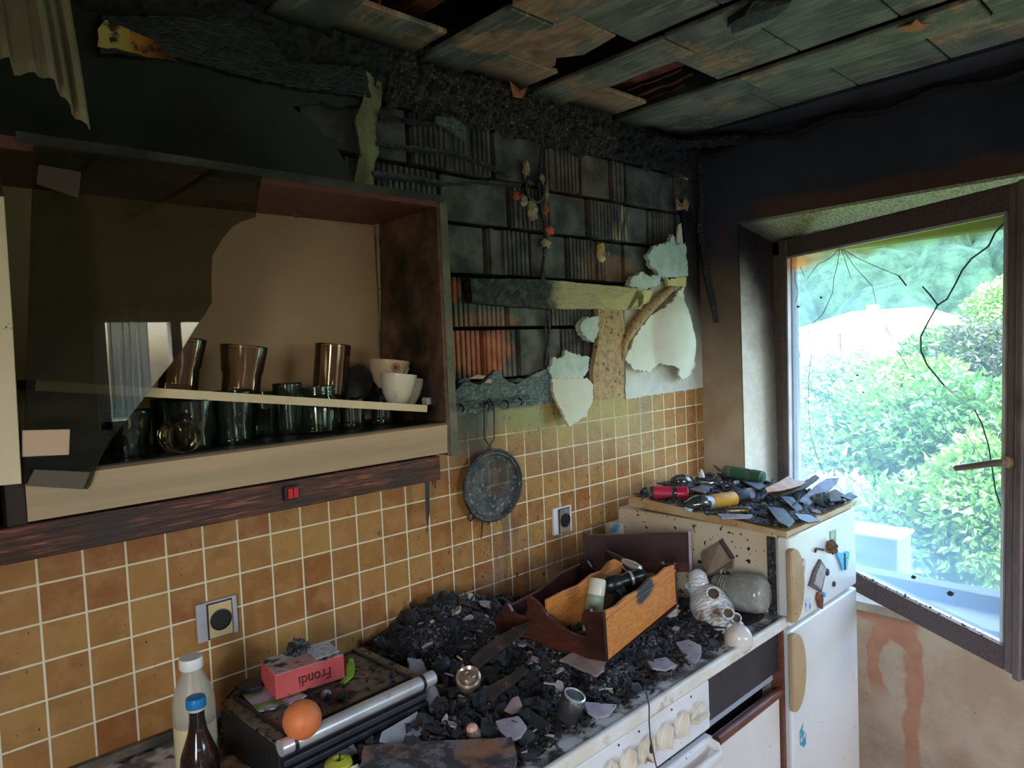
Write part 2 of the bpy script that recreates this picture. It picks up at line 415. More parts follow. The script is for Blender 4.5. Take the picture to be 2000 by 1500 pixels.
def mat_char(name, c1=(24, 24, 26), c2=(56, 58, 62), ash=None, sc=45, rough=.44, crack=True, spec=.55):
    t = T(name)
    n1 = t.noise(sc, 7, rough=.7)
    col = t.mx(t.sm(n1, .35, .75), lin(*c1), lin(*c2))
    if ash: col = t.mx(t.sm(t.noise(sc * 1.7, 6, rough=.75, v=t.scl(t.obj, (1, 1, 1), (5, 3, 1))), .54, .68), col, lin(*ash))
    h = n1
    if crack:
        v = t.voro(62, t.scl(t.obj, (.7, 1, 1.2)), feat='DISTANCE_TO_EDGE'); h = t.m('ADD', n1, t.m('MULTIPLY', .35, t.sm(v.outputs['Distance'], 0, .10)))
    return t.done(col, rough, 0, spec, t.bump(h, .7, .004))

def mat_ceiling(name, warm, ashy):
    """scorched ceiling board: brown-orange veneer showing where the soot has come off"""
    t = T(name); X = t.xyz()
    v = t.scl(t.pos, (1, 1, 1), (warm * 3, 2, ashy * 7))
    grain = t.noise(5, 6, v=t.scl(v, (14, 1.6, 1)))
    soot = t.mx(t.sm(t.noise(8, 5, v=v), .35, .7), lin(86, 90, 82), lin(128, 132, 120))
    soot = t.mx(t.sm(grain, .5, .68), soot, lin(146, 148, 134))
    wood = t.mx(t.sm(grain, .4, .65), lin(160, 128, 100), lin(190, 158, 126))
    wood = t.mx(t.sm(t.noise(11, 5, v=t.scl(v, (1, 1, 1), (4, 4, 4))), .5, .7), wood, lin(140, 98, 74))
    f = t.sm(t.m('ADD', t.noise(3.4, 6, v=v, rough=.6), t.m('MULTIPLY', t.m('SUBTRACT', t.noise(40, 4, v=v), .5), .25)), .62 - .22 * warm, .70 - .18 * warm)
    col = t.mx(f, soot, wood)
    # sooty rim along the walls
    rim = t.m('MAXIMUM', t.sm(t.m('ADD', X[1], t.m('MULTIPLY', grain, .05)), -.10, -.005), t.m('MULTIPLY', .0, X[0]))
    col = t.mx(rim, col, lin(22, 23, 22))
    if ashy: col = t.mx(t.m('MULTIPLY', t.sm(t.noise(170, 4, v=v), .55, .66), t.sm(t.noise(6, 3, v=v), .45, .6)), col, lin(150, 148, 128))
    return t.done(col, .6, 0, .45, t.bump(t.m('ADD', grain, t.m('MULTIPLY', .4, t.noise(60, 4, v=v))), .35, .002))

M = {}
M['tiles'] = mat_tiles(); M['masonry'] = mat_masonry(); M['winwall'] = mat_windowwall()
M['reveal'] = mat_reveal(); M['head'] = mat_reveal(True); M['upper'] = mat_upperplaster()
M['stucco'] = std('pale_stucco', lin(150, 142, 126), lin(190, 186, 172), 6, bump=.6, bsc=110, rough=.85, spec=.2, layers=[(lin(96, 84, 78), 3, .52, .75)], bd=.004)
def mat_stucco_soot():
    t = T('pale_stucco_sooted'); X = t.xyz()
    base = t.mx(t.sm(t.noise(6, 5), .35, .65), lin(196, 192, 178), lin(222, 222, 212))
    e = t.m('ADD', t.m('ADD', X[2], t.m('MULTIPLY', X[0], .9)), t.m('MULTIPLY', t.m('SUBTRACT', t.noise(6, 5), .5), .25))
    col = t.mx(t.sm(e, 1.46, 1.80), base, lin(66, 58, 56))
    col = t.mx(t.sm(e, 1.72, 1.98), col, lin(36, 35, 40))
    return t.done(col, .85, 0, .2, t.bump(t.noise(110, 5), .6, .004))
M['stucco_soot'] = mat_stucco_soot()
M['roomwall'] = std('smoked_room_wall', lin(196, 188, 176), lin(206, 200, 188), 3, rough=.9, layers=[(lin(120, 114, 106), 1.2, .55, .8)])
M['floor'] = std('floor_vinyl', lin(190, 178, 160), lin(170, 158, 142), 6, rough=.5, specks=lin(20, 18, 16))
M['void'] = std('charred_void', lin(14, 10, 9), lin(24, 16, 13), 8, rough=.9, spec=.1)
M['ceil_a'] = mat_ceiling('scorched_board_grey', .15, 0); M['ceil_b'] = mat_ceiling('scorched_board_warm', 1.15, 0)
M['ceil_c'] = mat_ceiling('scorched_board_ashy', .55, 1); M['ceil_d'] = mat_ceiling('scorched_board_bare', 1.5, 0)
M['lath'] = std('red_brown_lath', lin(110, 58, 44), lin(150, 92, 66), 20, rough=.7, layers=[(lin(40, 26, 22), 12, .5, .7)])
M['char'] = mat_char('charcoal'); M['char_ash'] = mat_char('charcoal_with_ash', (26, 26, 28), (66, 68, 74), (140, 144, 156), 60)
M['char_blue'] = mat_char('charred_plank_scale', (50, 58, 62), (112, 126, 132), (168, 178, 182), 55)
M['frame'] = mat_wood('dark_brown_window_wood', lin(84, 70, 70), lin(104, 88, 88), (3, 30, 30), .5, lin(40, 38, 44), (.55, .8), .2)
M['sashwood'] = mat_wood('sash_wood', lin(112, 98, 96), lin(126, 112, 110), (30, 30, 3), .5, lin(62, 56, 60), (.5, .8), .2)  # glare on the stiles put in as a lighter, greyer tone
M['cream'] = std('cream_lacquer', lin(226, 214, 184), lin(236, 226, 200), 4, rough=.4, specks=lin(50, 36, 26), spk=(55, .70, .73))
M['fridge'] = std('white_enamel', lin(222, 226, 224), lin(232, 234, 230), 3, rough=.3, coat=.3, specks=lin(60, 46, 36), spk=(60, .735, .75), layers=[(lin(190, 170, 140), 5, .62, .8)])
M['fridge_side'] = std('enamel_side_smoked', lin(224, 210, 186), lin(214, 194, 164), 3, rough=.45, specks=lin(40, 26, 18), spk=(60, .635, .65), layers=[(lin(170, 144, 116), 3, .58, .85)])
M['beige'] = std('beige_plastic', lin(186, 160, 120), lin(168, 138, 100), 6, rough=.45, specks=lin(60, 40, 26), spk=(60, .7, .72))
M['slab'] = std('laminate_top_edge', lin(214, 190, 152), lin(190, 150, 104), 8, rough=.5, layers=[(lin(120, 84, 54), 9, .6, .75)], specks=lin(24, 18, 14), spk=(70, .66, .7))
M['white'] = std('white_enamel_oven', lin(222, 222, 222), lin(234, 234, 236), 5, rough=.35, specks=lin(46, 36, 32), spk=(62, .70, .715), layers=[(lin(176, 150, 120), 6, .66, .8)])
M['edge'] = std('worktop_white_edge', lin(224, 216, 200), lin(236, 234, 230), 8, rough=.5, layers=[(lin(170, 128, 84), 7, .56, .72), (lin(60, 50, 46), 22, .62, .72)])
M['worktop'] = std('worktop_scorched', lin(110, 106, 106), lin(214, 210, 208), 16, .40, .56, rough=.6, layers=[(lin(34, 32, 34), 24, .50, .64)])
M['steel'] = std('dull_chrome', (.62, .63, .65, 1), (.78, .78, .80, 1), 9, rough=.30, metal=.55, layers=[((.08, .08, .09, 1), 20, .60, .74)])
M['alu'] = std('brushed_aluminium', lin(176, 158, 132), lin(196, 172, 142), 5, rough=.35, metal=.35, st=(.4, 6, 6))
M['black'] = std('black_enamel', lin(22, 22, 24), lin(34, 34, 36), 10, rough=.4, specks=lin(130, 130, 134), spk=(90, .68, .72))
M['grill_top'] = std('sooty_steel_plate', lin(104, 96, 86), lin(132, 122, 110), 12, rough=.5, metal=.3, layers=[(lin(26, 24, 24), 24, .5, .62)], specks=lin(18, 16, 16), spk=(70, .56, .62))
M['knob'] = std('cream_knob', lin(228, 220, 204), lin(206, 192, 170), 14, rough=.4, layers=[(lin(120, 100, 80), 16, .6, .75)])
M['drawer'] = std('dark_drawer_front', lin(38, 38, 44), lin(58, 58, 66), 6, rough=.45, specks=lin(150, 150, 160), spk=(120, .72, .75))
M['doorwhite'] = std('pale_door_front', lin(226, 224, 216), lin(234, 233, 228), 4, rough=.4, specks=lin(90, 76, 60), spk=(70, .73, .75))
M['brownwood'] = mat_wood('brown_handle_wood', lin(92, 52, 40), lin(126, 74, 56), (3, 40, 40), .4)
M['rail'] = mat_wood('dark_stained_rail', lin(50, 30, 26), lin(92, 54, 44), (2.5, 45, 45), .45, lin(46, 44, 44), (.52, .75), .4, lin(150, 92, 76))
M['cabdark'] = mat_wood('dark_cabinet_frame', lin(34, 26, 22), lin(48, 36, 30), (30, 30, 3), .5)
M['cabside'] = mat_wood('smoked_cabinet_side', lin(84, 62, 48), lin(118, 92, 72), (4, 4, 3), .55, lin(30, 24, 20), (.42, .62), .1)
M['cabback'] = std('smoked_back_panel', lin(176, 150, 118), lin(186, 162, 130), 2, rough=.6, layers=[(lin(128, 98, 78), 1.6, .52, .8)])
M['cabtop'] = std('red_brown_top', lin(112, 66, 58), lin(88, 50, 44), 6, rough=.5, layers=[(lin(24, 20, 19), 9, .58, .72)])
M['cabfloor'] = std('sooty_shelf', lin(30, 27, 24), lin(20, 19, 18), 9, rough=.5)
M['shelfedge'] = std('pale_shelf', lin(214, 200, 164), lin(226, 212, 178), 6, rough=.5, layers=[(lin(110, 96, 74), 12, .62, .75)])
M['pine'] = mat_wood('pale_batten', lin(190, 176, 136), lin(212, 200, 160), (2.5, 30, 60), .7, lin(120, 96, 70), (.62, .8), .2, lin(150, 128, 92))
M['chip'] = std('chipboard', lin(176, 142, 104), lin(198, 168, 128), 60, rough=.85, layers=[(lin(110, 80, 56), 70, .56, .64)], specks=lin(40, 28, 20), spk=(60, .68, .71), bump=.5, bsc=160)
M['plaster'] = std('bare_plaster', lin(220, 218, 196), lin(232, 230, 212), 8, rough=.8, layers=[(lin(188, 172, 140), 6, .62, .8)], specks=lin(80, 66, 50), spk=(70, .735, .75), bump=.15, bsc=60)
M['foam'] = std('torn_foam', lin(200, 220, 212), lin(224, 236, 230), 30, rough=.9, bump=1.0, bsc=150, layers=[(lin(150, 146, 140), 14, .62, .72)], bd=.006)
M['yellow'] = std('yellow_foam', lin(222, 206, 142), lin(232, 218, 160), 30, rough=.9, bump=.6, bsc=120)
M['olive'] = std('aged_plasterboard', lin(126, 128, 96), lin(150, 148, 112), 10, rough=.85, specks=lin(40, 40, 30), spk=(70, .68, .7), layers=[(lin(84, 84, 64), 8, .5, .7)], bump=.2)
M['mortar'] = std('crumbly_mortar', lin(196, 186, 150), lin(150, 140, 116), 30, rough=.95, bump=1.0, bsc=140, bd=.006)
M['clay'] = std('fresh_clay', lin(204, 112, 74), lin(188, 96, 62), 20, rough=.85, bump=.4)
M['orangewood'] = mat_wood('orange_varnished_wood', lin(196, 118, 56), lin(216, 142, 72), (3, 50, 50), .35, lin(150, 84, 40), (.55, .75), .12)
M['darkrack'] = mat_wood('red_brown_board', lin(70, 38, 30), lin(92, 50, 38), (4, 4, 40), .35, lin(46, 26, 22), (.45, .7), .12)
M['tray'] = mat_wood('very_dark_mahogany', lin(46, 28, 28), lin(62, 36, 34), (3, 40, 40), .35, None, bump=.1)
M['grain'] = M['orangewood']
# ------------------------------------------------------------------ room shell
CZ = 2.33
W = lambda n, g, m: struct(g.obj(n, m))
W('floor', G().box((-1.7, -1.4, -.05), (3.5, 3.0, .1)), M['floor'])
TT = 1.4465                       # top of the tiling
W('wall_tiled', G().box((-1.69, .06, TT / 2), (3.42, .12, TT)), M['tiles'])
# bare masonry above the tiles, block by block, in front of the load-bearing wall
W('wall_behind_masonry', G().box((-1.69, .14, 1.95), (3.42, .1, 1.05)), M['void'])
courses = [(1.4465, 1.522), (1.530, 1.664), (1.674, 1.806), (1.818, 1.944), (1.956, 2.075), (2.087, 2.215), (2.226, 2.40)]
gm = G()
splits = [(-1.6, -1.3, -1.06, -.87, -.7, -.46), (-1.6, -1.205, -1.085, -.955, -.77, -.60, -.40), (-1.6, -1.26, -.99, -.82, -.62, -.4), (-1.6, -1.06, -.89, -.73, -.545, -.44, -.3),
          (-1.6, -1.21, -.96, -.80, -.62, -.43, -.29), (-1.6, -1.3, -1.02, -.82, -.65, -.50, -.42), (-1.6, -1.2, -.94, -.75, -.56)]
random.seed(3)
for (z0, z1), sp in zip(courses, splits):
    xs = list(sp) + [-.13, .02]
    for i in range(len(xs) - 1):
        a, b = xs[i] + .007, xs[i + 1] - .009
        rb_ = random.Random(int(z0 * 1000) * 7 + i * 13); yo = .012 + rb_.uniform(-.006, .008)
        grooved = (i + int(z0 * 8.3)) % 2 == 0 if rb_.random() < .75 else rb_.random() < .5
        if z0 > 1.5 and z1 < 1.7 and a < -1.1: grooved = a > -1.2
        if not grooved or b - a < .05:
            gm.box(((a + b) / 2, yo + .04, (z0 + z1) / 2), (b - a, .08, z1 - z0))
        else:
            n = max(3, int((b - a) / .0165)); st = (b - a) / n
            gm.box(((a + b) / 2, yo + .046, (z0 + z1) / 2), (b - a, .08, z1 - z0))
            for k in range(n):
                if random.random() < .12: continue
                gm.box((a + (k + .5) * st, yo + .003, (z0 + z1) / 2), (st - .0048, .012, z1 - z0))
o = gm.obj('wall_masonry', M['masonry'], bevel=.0018, seg=1); struct(o)
# stucco still standing at the right end and the sooty plaster on the left
pl = [(1212, 585), (1262, 566), (1300, 540), (1330, 470), (1322, 392), (1338, 395), (1352, 440), (1374, 452), (1374, 380), (1420, 380), (1420, 756), (1377, 755), (1215, 780)]
struct(wall_piece('wall_stucco', pl, .012, .016, M['stucco_soot'], amp=.004, step=.02))
up = [(-300, -60), (520, -60), (760, 100), (700, 148), (690, 215), (585, 205), (560, 215), (600, 240), (640, 285), (665, 320), (690, 360), (690, 420), (-300, 400)]
struct(wall_piece('wall_upper_plaster', up, .012, .022, M['upper'], amp=.010, step=.022, seed=4))
# window wall with a splayed opening
wy0, wy1, wz0, wz1 = -.168, -1.34, .735, 2.022
g = G()
g.box((.17, -.07, 1.2), (.34, .196, 2.5)); g.box((.17, -2.2, 1.2), (.34, 1.72, 2.5))
g.box((.17, -.754, 2.26), (.34, 1.172, .476)); g.box((.17, -.754, .36), (.34, 1.172, .75))
W('wall_right', g, M['winwall'])
# splays: left jamb and head as their own plastered faces
g = G(); g.prism([(0, -.166), (.0, -.169), (.14, -.225), (.34, -.225), (.34, -.166)], .70, 2.03)
struct(g.obj('trim_1', M['reveal']))
g = G(); g.add([(-.001, -.166, 2.0235), (-.001, -1.34, 2.0235), (.14, -1.34, 1.962), (.14, -.166, 1.962), (.34, -1.34, 1.962), (.34, -.166, 1.962), (.34, -.166, 2.03), (.34, -1.34, 2.03), (-.001, -.166, 2.03), (-.001, -1.34, 2.03)],
            [(0, 1, 2, 3), (3, 2, 4, 5), (5, 4, 7, 6), (6, 7, 9, 8), (8, 9, 1, 0), (0, 3, 5, 6, 8), (1, 9, 7, 4, 2)])
struct(g.obj('trim_2', M['head']))
# low ledge under the window
g = G(); g.box((.11, -.76, .726), (.26, 1.18, .03)); struct(g.obj('trim_3', M['stucco'], bevel=.004))
# rest of the room
RY = -2.95
g = G()
g.box((-2.495, RY - .05, 1.2), (2.01, .1, 2.5)); g.box((-.17, RY - .05, 1.2), (.44, .1, 2.5)); g.box((-.94, RY - .05, .65), (1.1, .1, 1.3)); g.box((-.94, RY - .05, 2.16), (1.1, .1, .6))
W('wall_rear', g, M['roomwall'])
g = G(); g.box((-3.42, -.825, 1.2), (.1, 1.85, 2.5)); g.box((-3.42, -2.725, 1.2), (.1, .55, 2.5)); g.box((-3.42, -2.1, .5), (.1, .7, 1.0)); g.box((-3.42, -2.1, 2.225), (.1, .7, .45))  # wall opening added for fill light, out of view
W('wall_left', g, M['roomwall'])
# second window behind the camera (mirrored in the broken glass door)
win2 = thing('window_2', 'white framed window with sheer curtains behind the camera, mirrored in cabinet glass', 'window', (-.94, RY, 1.3)); win2['kind'] = 'structure'
M['wframe'] = std('white_window_paint', lin(226, 228, 230), rough=.4)
g = G()
for (c, d) in [((-0.94, RY, 1.315), (1.1, .06, .05)), ((-0.94, RY, 1.85), (1.1, .06, .05)), ((-1.47, RY, 1.58), (.05, .06, .56)), ((-0.41, RY, 1.58), (.05, .06, .56)), ((-1.12, RY, 1.58), (.05, .06, .56))]: g.box(c, d)
g.obj('frame', M['wframe'], win2)
M['sheer'] = glassy('sheer_curtain', (.45, .48, .5), lin(206, 218, 222), .6, .5, 1.1)
for cx in (-1.36, -.62):
    g = G(); vs_, fs = [], []
    for i in range(25):
        x = cx - .09 + .18 * i / 24; yy = RY + .08 + .018 * math.sin(i * 1.7)
        vs_ += [(x, yy, 1.36), (x, yy, 1.9)]
        if i: fs.append((2 * i - 2, 2 * i, 2 * i + 1, 2 * i - 1))
    g.add(vs_, fs); g.obj('curtain', M['sheer'], win2, smooth=True)
# structure above the false ceiling
g = G(); g.box((-1.7, -1.45, 2.52), (3.6, 3.4, .06)); W('ceiling_slab', g, M['void'])

# ------------------------------------------------------------------ false ceiling of scorched boards
ceil = thing('ceiling', 'scorched ceiling of square boards and plank strips above the kitchen', 'ceiling', (0, 0, CZ)); ceil['kind'] = 'structure'
random.seed(5)
Y0 = [0.0, -.175] + [-.175 - .235 * j for j in range(1, 12)]
mats = [M['ceil_a'], M['ceil_b'], M['ceil_c'], M['ceil_d']]
pick = {(0, 0): 0, (0, 1): 0, (0, 2): 0, (0, 3): 0, (0, 4): 2, (1, 0): 3, (1, 2): 2, (1, 3): 0, (1, 4): 0, (2, 0): 1, (2, 1): 3, (2, 2): 2, (2, 3): 0, (3, 0): 1, (3, 1): 1, (3, 2): 2, (4, 0): 0, (4, 1): 1}
tilts = {(2, 1): .02, (3, 1): -.03, (4, 1): .05, (1, 0): -.012, (2, 0): .012}
for k in range(9):
    x1 = -.155 - .385 * k; x0 = x1 - .235
    for j in range(12):
        if (k, j) in ((1, 1), (3, 1)): continue
        a, b = Y0[j], Y0[j + 1]
        xa, xb = x0 + .004, x1 - .004
        if (k, j) == (2, 1): xb -= .055
        if (k, j) == (2, 0): xb -= .012
        if (k, j) == (3, 2): xb -= .09
        g = G(); c = ((xa + xb) / 2, (a + b) / 2)
        R = Matrix.Translation((c[0], c[1], CZ + .006)) @ Matrix.Rotation(tilts.get((k, j), random.uniform(-.004, .004)), 4, 'Y') @ Matrix.Rotation(random.uniform(-.006, .006), 4, 'X')
        P2 = [(-(xb - xa) / 2, -(a - b) / 2 + .002), ((xb - xa) / 2, -(a - b) / 2 + .002), ((xb - xa) / 2, (a - b) / 2 - .002), (-(xb - xa) / 2, (a - b) / 2 - .002)]
        if (k, j) == (2, 1): P2 = [P2[0], (P2[1][0] - .01, P2[1][1]), ((xb - xa) / 2 + .01, 0), ((xb - xa) / 2 - .03, .06), ((xb - xa) / 2 + .0, .09), P2[2], P2[3]]
        g.prism(P2, 0, .012, R)
        g.obj('ceiling_board', mats[pick.get((k, j), random.choice((0, 0, 1)))], ceil, bevel=.0025, seg=1)
    # plank strip between the rows of boards
    s1 = x0; s0 = x0 - .15
    y = 0.0; first = True
    while y > -2.9:
        L = random.uniform(.35, .75)
        g = G(); g.box(((s0 + s1) / 2, y - L / 2, CZ - .002 + random.uniform(-.003, .002)), (.15 - .012, L - .005, .012))
        m = M['ceil_c'] if (k in (0, 2) and not first) else (M['ceil_c'] if k == 1 else M['ceil_a'])
        g.obj('ceiling_strip', m, ceil, bevel=.0025, seg=1)
        y -= L; first = False
g = G(); g.box((-.078, -1.45, CZ + .004), (.15, 2.9, .012)); g.obj('edge_strip', std('sooted_edge_strip', lin(40, 42, 50), lin(56, 58, 66), 5, rough=.8), ceil)
# laths showing in the two gaps
for i, (px0, py0, px1, py1) in enumerate([(1205, 183, 1330, 138), (1248, 187, 1352, 146), (1258, 198, 1335, 165), (1200, 165, 1300, 128)]):
    a = atZ(px0, py0, CZ + .03); b = atZ(px1, py1, CZ + .03)
    pts = [a.lerp(b, t / 7) + Vector((random.uniform(-.004, .004), 0, random.uniform(-.003, .003))) for t in range(8)]
    g = G()
    for p, q in zip(pts, pts[1:]): g.tube([p, q], .0045 if i else .003, 5)
    g.obj('lath', M['lath'], ceil)
for (x, m) in ((-.60, 'lath'), (-.70, 'void'), (-1.36, 'lath'), (-1.47, 'lath'), (-1.02, 'void')):
    g = G(); g.box((x, -1.0, CZ + .075), (.05, 1.9, .02)); g.obj('batten', M[m], ceil)
g = G(); g.tube([atZ(742, -10, CZ + .05), atZ(742, 34, CZ + .01)], .004, 6); g.obj('hanging_rod', M['lath'], ceil)
# splinter of fresh wood curling down from a cracked board
def splinter(name, pts, z, m, label, drop=.03):
    P = [atZ(px, py, z) for px, py in pts]; g = G()
    g.prism([(p.x, p.y) for p in P], 0, .003, Matrix.Translation((0, 0, z)))
    o = g.obj(name, m)
    c = P[0]
    for v in o.data.vertices: v.co.z -= drop * min(1, (v.co.xy - c.xy).length / .06)
    return tag(o, label, 'splinter')
M['freshwood'] = std('fresh_torn_wood', lin(206, 138, 96), lin(178, 104, 70), 30, rough=.7)
splinter('wood_splinter', [(996, 160), (1015, 168), (1030, 158), (1020, 178), (1002, 176)], CZ - .004, M['freshwood'], 'torn orange splinter curling off the ceiling board beside the long black gap', .02)
splinter('wood_splinter', [(1752, 55), (1778, 44), (1790, 26), (1798, 38), (1820, 36), (1796, 52), (1770, 58)], CZ - .012, M['freshwood'], 'torn orange splinter on the ceiling strip near the window', .012)
# charred flap hanging from the ceiling at the top edge of the picture
P = [atZ(px, py, CZ - .012) for px, py in [(1476, -14), (1470, 2), (1452, 18), (1440, 26), (1422, 38), (1420, 46), (1432, 44), (1428, 57), (1446, 52), (1470, 42), (1510, 26), (1536, 8), (1545, -14)]]
o = G().prism([(p.x, p.y) for p in P], CZ - .022, CZ - .008).obj('charred_flap', M['char'])
for v in o.data.vertices: v.co.z -= .02 * noise.noise(v.co * 30)
tag(o, 'ragged black charred flap hanging under the ceiling boards', 'charred wood')
# soot-crusted cornice where ceiling meets the tiled wall
def crust(name, xa, xb, z0, z1, mat, amp, label=None, y0=-.004, nx=260, nz=22, depth=.03):
    g = G(); vs_, fs = [], []
    for i in range(nx + 1):
        for j in range(nz + 1):
            x = xa + (xb - xa) * i / nx
            zl = z0 + .028 * noise.noise(Vector((x * 14, 1, 3))) + .014 * noise.noise(Vector((x * 50, 1, 3)))
            z = zl + (z1 - zl) * j / nz; t = j / nz
            d = depth * (math.sin(t * PI * .5)) + amp * (noise.noise(Vector((x * 40, z * 40, 2))) + .8 * noise.noise(Vector((x * 110, z * 110, 5)))) * (0 if j == 0 else 1)
            vs_.append((x, y0 - max(-.006, d), z))
    for i in range(nx):
        for j in range(nz):
            a = i * (nz + 1) + j; fs.append((a, a + nz + 1, a + nz + 2, a + 1))
    g.add(vs_, fs); return struct(g.obj(name, mat, smooth=True, angle=60))
M['crust'] = mat_char('soot_crust', (24, 22, 19), (66, 62, 52), (150, 144, 130), 70, .8, crack=False)
M['crust2'] = mat_char('dark_soot_crust', (15, 16, 18), (38, 41, 44), None, 50, .8, crack=False)
crust('trim_4', -1.38, -.50, 2.205, 2.335, M['crust'], .017)
crust('trim_5', -.52, .0, 2.215, 2.335, M['crust2'], .014)
crust('trim_6', -2.6, -1.36, 2.235, 2.335, M['crust2'], .010)
# dark blob of collapsed plaster in the far top corner
g = G()
for i in range(9):
    p = atZ(1235 + i * 26, 285 - i * 2.0, CZ - .022); g.ball((min(p.x, -.03), min(p.y, -.03), CZ - .028), (.05, .035, .014), 3, .5, 30, i)
struct(g.obj('trim_7', M['crust2'], smooth=True))
# sagging strip over the window, top right
g = G(); g.tube([(-.012, -.02 - i * .06, CZ - .03 - .012 * math.sin(i * 1.3)) for i in range(20)], [.012 + .004 * math.sin(i * 2.1) for i in range(20)], 7); struct(g.obj('trim_8', M['crust2'], smooth=True))

# ------------------------------------------------------------------ things left on the bare wall
bd = wall_piece('charred_board', [(190, 42), (480, 45), (552, 130), (700, 140), (712, 198), (560, 178), (430, 148), (340, 122), (188, 116)], .0, .03, M['char'], amp=.004)
tag(bd, 'long cracked charred board fixed high on the wall above the glass cabinet', 'board')
o = wall_piece('unburnt_patch', [(190, 58), (205, 40), (250, 60), (300, 82), (348, 122), (240, 100), (192, 92)], -.031, .003, None, amp=.004)
t = T('scorched_yellow_wood'); X = t.xyz()
f = t.sm(t.m('ADD', X[0], t.m('MULTIPLY', t.m('SUBTRACT', t.noise(20, 5), .5), .05)), -1.975, -1.925)
col = t.mx(t.sm(X[0], -1.935, -1.885), t.mx(f, lin(226, 198, 110), lin(190, 116, 36)), lin(70, 36, 24))
t.done(t.mx(t.sm(t.noise(40, 5), .5, .62), col, lin(60, 30, 16)), .7)
o.data.materials.append(t.mat); o.parent = bd; o['label'] = 'yellow unburnt end of the board'
ps = wall_piece('plaster_strip', [(708, 142), (746, 152), (742, 205), (728, 255), (738, 300), (732, 318), (722, 365), (690, 360), (700, 300), (690, 240), (702, 200)], -.012, .006, M['olive'], amp=.004, step=.012,
                curl=lambda x, z: .014 * math.exp(-((x + 1.45) / .018) ** 2) + .003 * math.sin(z * 30), smooth=True)
tag(ps, 'pale olive strip of torn plasterboard hanging above the right end of the glass cabinet', 'plaster strip')
o = wall_piece('charred_board', [(848, 228), (885, 232), (908, 250), (903, 277), (858, 247), (845, 240)], -.03, .008, M['char_blue'], amp=.002)
tag(o, 'tilted grey charred slat stuck below the soot-crusted cornice', 'slat')
def lath(pts, th, label, m='char_ash', y=-.012, hgt=.018):
    P = [atY(px, py, y) for px, py in pts]; g = G(); vs_, fs = [], []
    n = 36; L = len(P) - 1
    for i in range(n + 1):
        s_ = i / n * L; k = min(int(s_), L - 1); p = P[k].lerp(P[k + 1], s_ - k)
        h = hgt * (.75 + .5 * noise.noise(Vector((p.x * 25, 0, p.z * 9)))) * (1 - .5 * i / n)
        for (dy, dz) in ((0, -h / 2), (-th, -h / 2 + .004), (-th, h / 2), (0, h / 2)):
            vs_.append((p.x, p.y + dy + .003 * noise.noise(p * 80), p.z + dz))
    for i in range(n):
        for k in range(4): fs.append((i * 4 + k, i * 4 + (k + 1) % 4, i * 4 + 4 + (k + 1) % 4, i * 4 + 4 + k))
    fs += [(0, 1, 2, 3), (n * 4 + 3, n * 4 + 2, n * 4 + 1, n * 4)]
    g.add(vs_, fs); o = g.obj('charred_lath', M[m]); return tag(o, label, 'lath')
lath([(735, 230), (780, 236), (845, 247)], .014, 'short charred lath high on the bare brick, under the cornice', 'char')
lath([(730, 284), (800, 292), (880, 302), (930, 318), (990, 345)], .016, 'upper of two long charred laths slanting down across the bare brick')
lath([(720, 343), (800, 350), (860, 362), (930, 357), (1010, 364)], .018, 'lower of two long charred laths just above the cabinet corner')
# burnt-out cable down the brick
g = G(); g.tube([atY(1052 + 5 * math.sin(i * .9) + 1.0 * i, 240 + i * 25, -.004) for i in range(20)], [.006 + .002 * math.sin(i * 2.2) for i in range(20)], 6)
g.tube([atY(1060 + 4 * math.cos(i * 1.1) + .6 * i, 300 + i * 25, -.002) for i in range(17)], .0035, 5)
tag(g.obj('burnt_cable', M['char_ash'], smooth=True), 'burnt cable running down the bare brick beside the open junction hole', 'cable')
# open junction hole with crumbling mortar
jh = thing('junction_hole', 'round black junction hole ringed by crumbling mortar in the bare brick', 'junction box', atY(1040, 372, 0))
c = atY(1040, 372, .0)
Mj = Matrix.Translation(c) @ Matrix.Rotation(PI / 2, 4, 'X')
G().lathe([(.036, .006), (.040, .012), (.033, .014), (.030, -.02), (.001, -.021)], 26, Mj, False, False).obj('box_ring', M['char'], jh, smooth=True)
def lumps(lst, mat, nm, parent, y=-.004, rd=.5):
    for i, (px, py, rx, rz) in enumerate(lst):
        p = atY(px, py, y); g = G(); g.ball((p.x, p.y, p.z), (rx, .011, rz), 3, rd, 24, i + px); g.obj(nm, mat, parent, smooth=True, angle=35)
lumps([(1027, 330, .010, .024), (1056, 352, .009, .018), (1066, 385, .007, .030), (1022, 392, .013, .016), (1040, 412, .018, .028), (1066, 476, .016, .014)], M['mortar'], 'mortar_lump', jh)
lumps([(1008, 383, .008, .013), (1065, 410, .010, .013), (1072, 450, .018, .013)], M['clay'], 'clay_chip', jh, -.006)
# cable end with yellow sleeve
cb = thing('cable_end', 'yellow cable sleeve with bare wires poking out of the brick above the pale batten', 'cable', atY(1180, 490, 0))
p = atY(1175, 495, -.005)
G().ball(p, (.016, .014, .028), 3, .4, 20, 5).obj('sleeve', M['yellow'], cb, smooth=True)
p2 = atY(1184, 497, -.014); G().ball(p2, (.011, .010, .012), 3, .3, 20, 2).obj('copper_end', std('verdigris', lin(120, 150, 140), lin(70, 90, 90), 40, rough=.6), cb, smooth=True)
g = G()
for i in range(5): g.tube([p2 + Vector((0, 0, .004)), p2 + Vector((.012 * math.cos(i), -.01, .02 + .008 * math.sin(i * 2)))  , p2 + Vector((.026 * math.cos(i * .9), -.008, .012 * math.sin(i * 1.4)))], .0012, 5)
g.obj('wires', M['char'], cb)
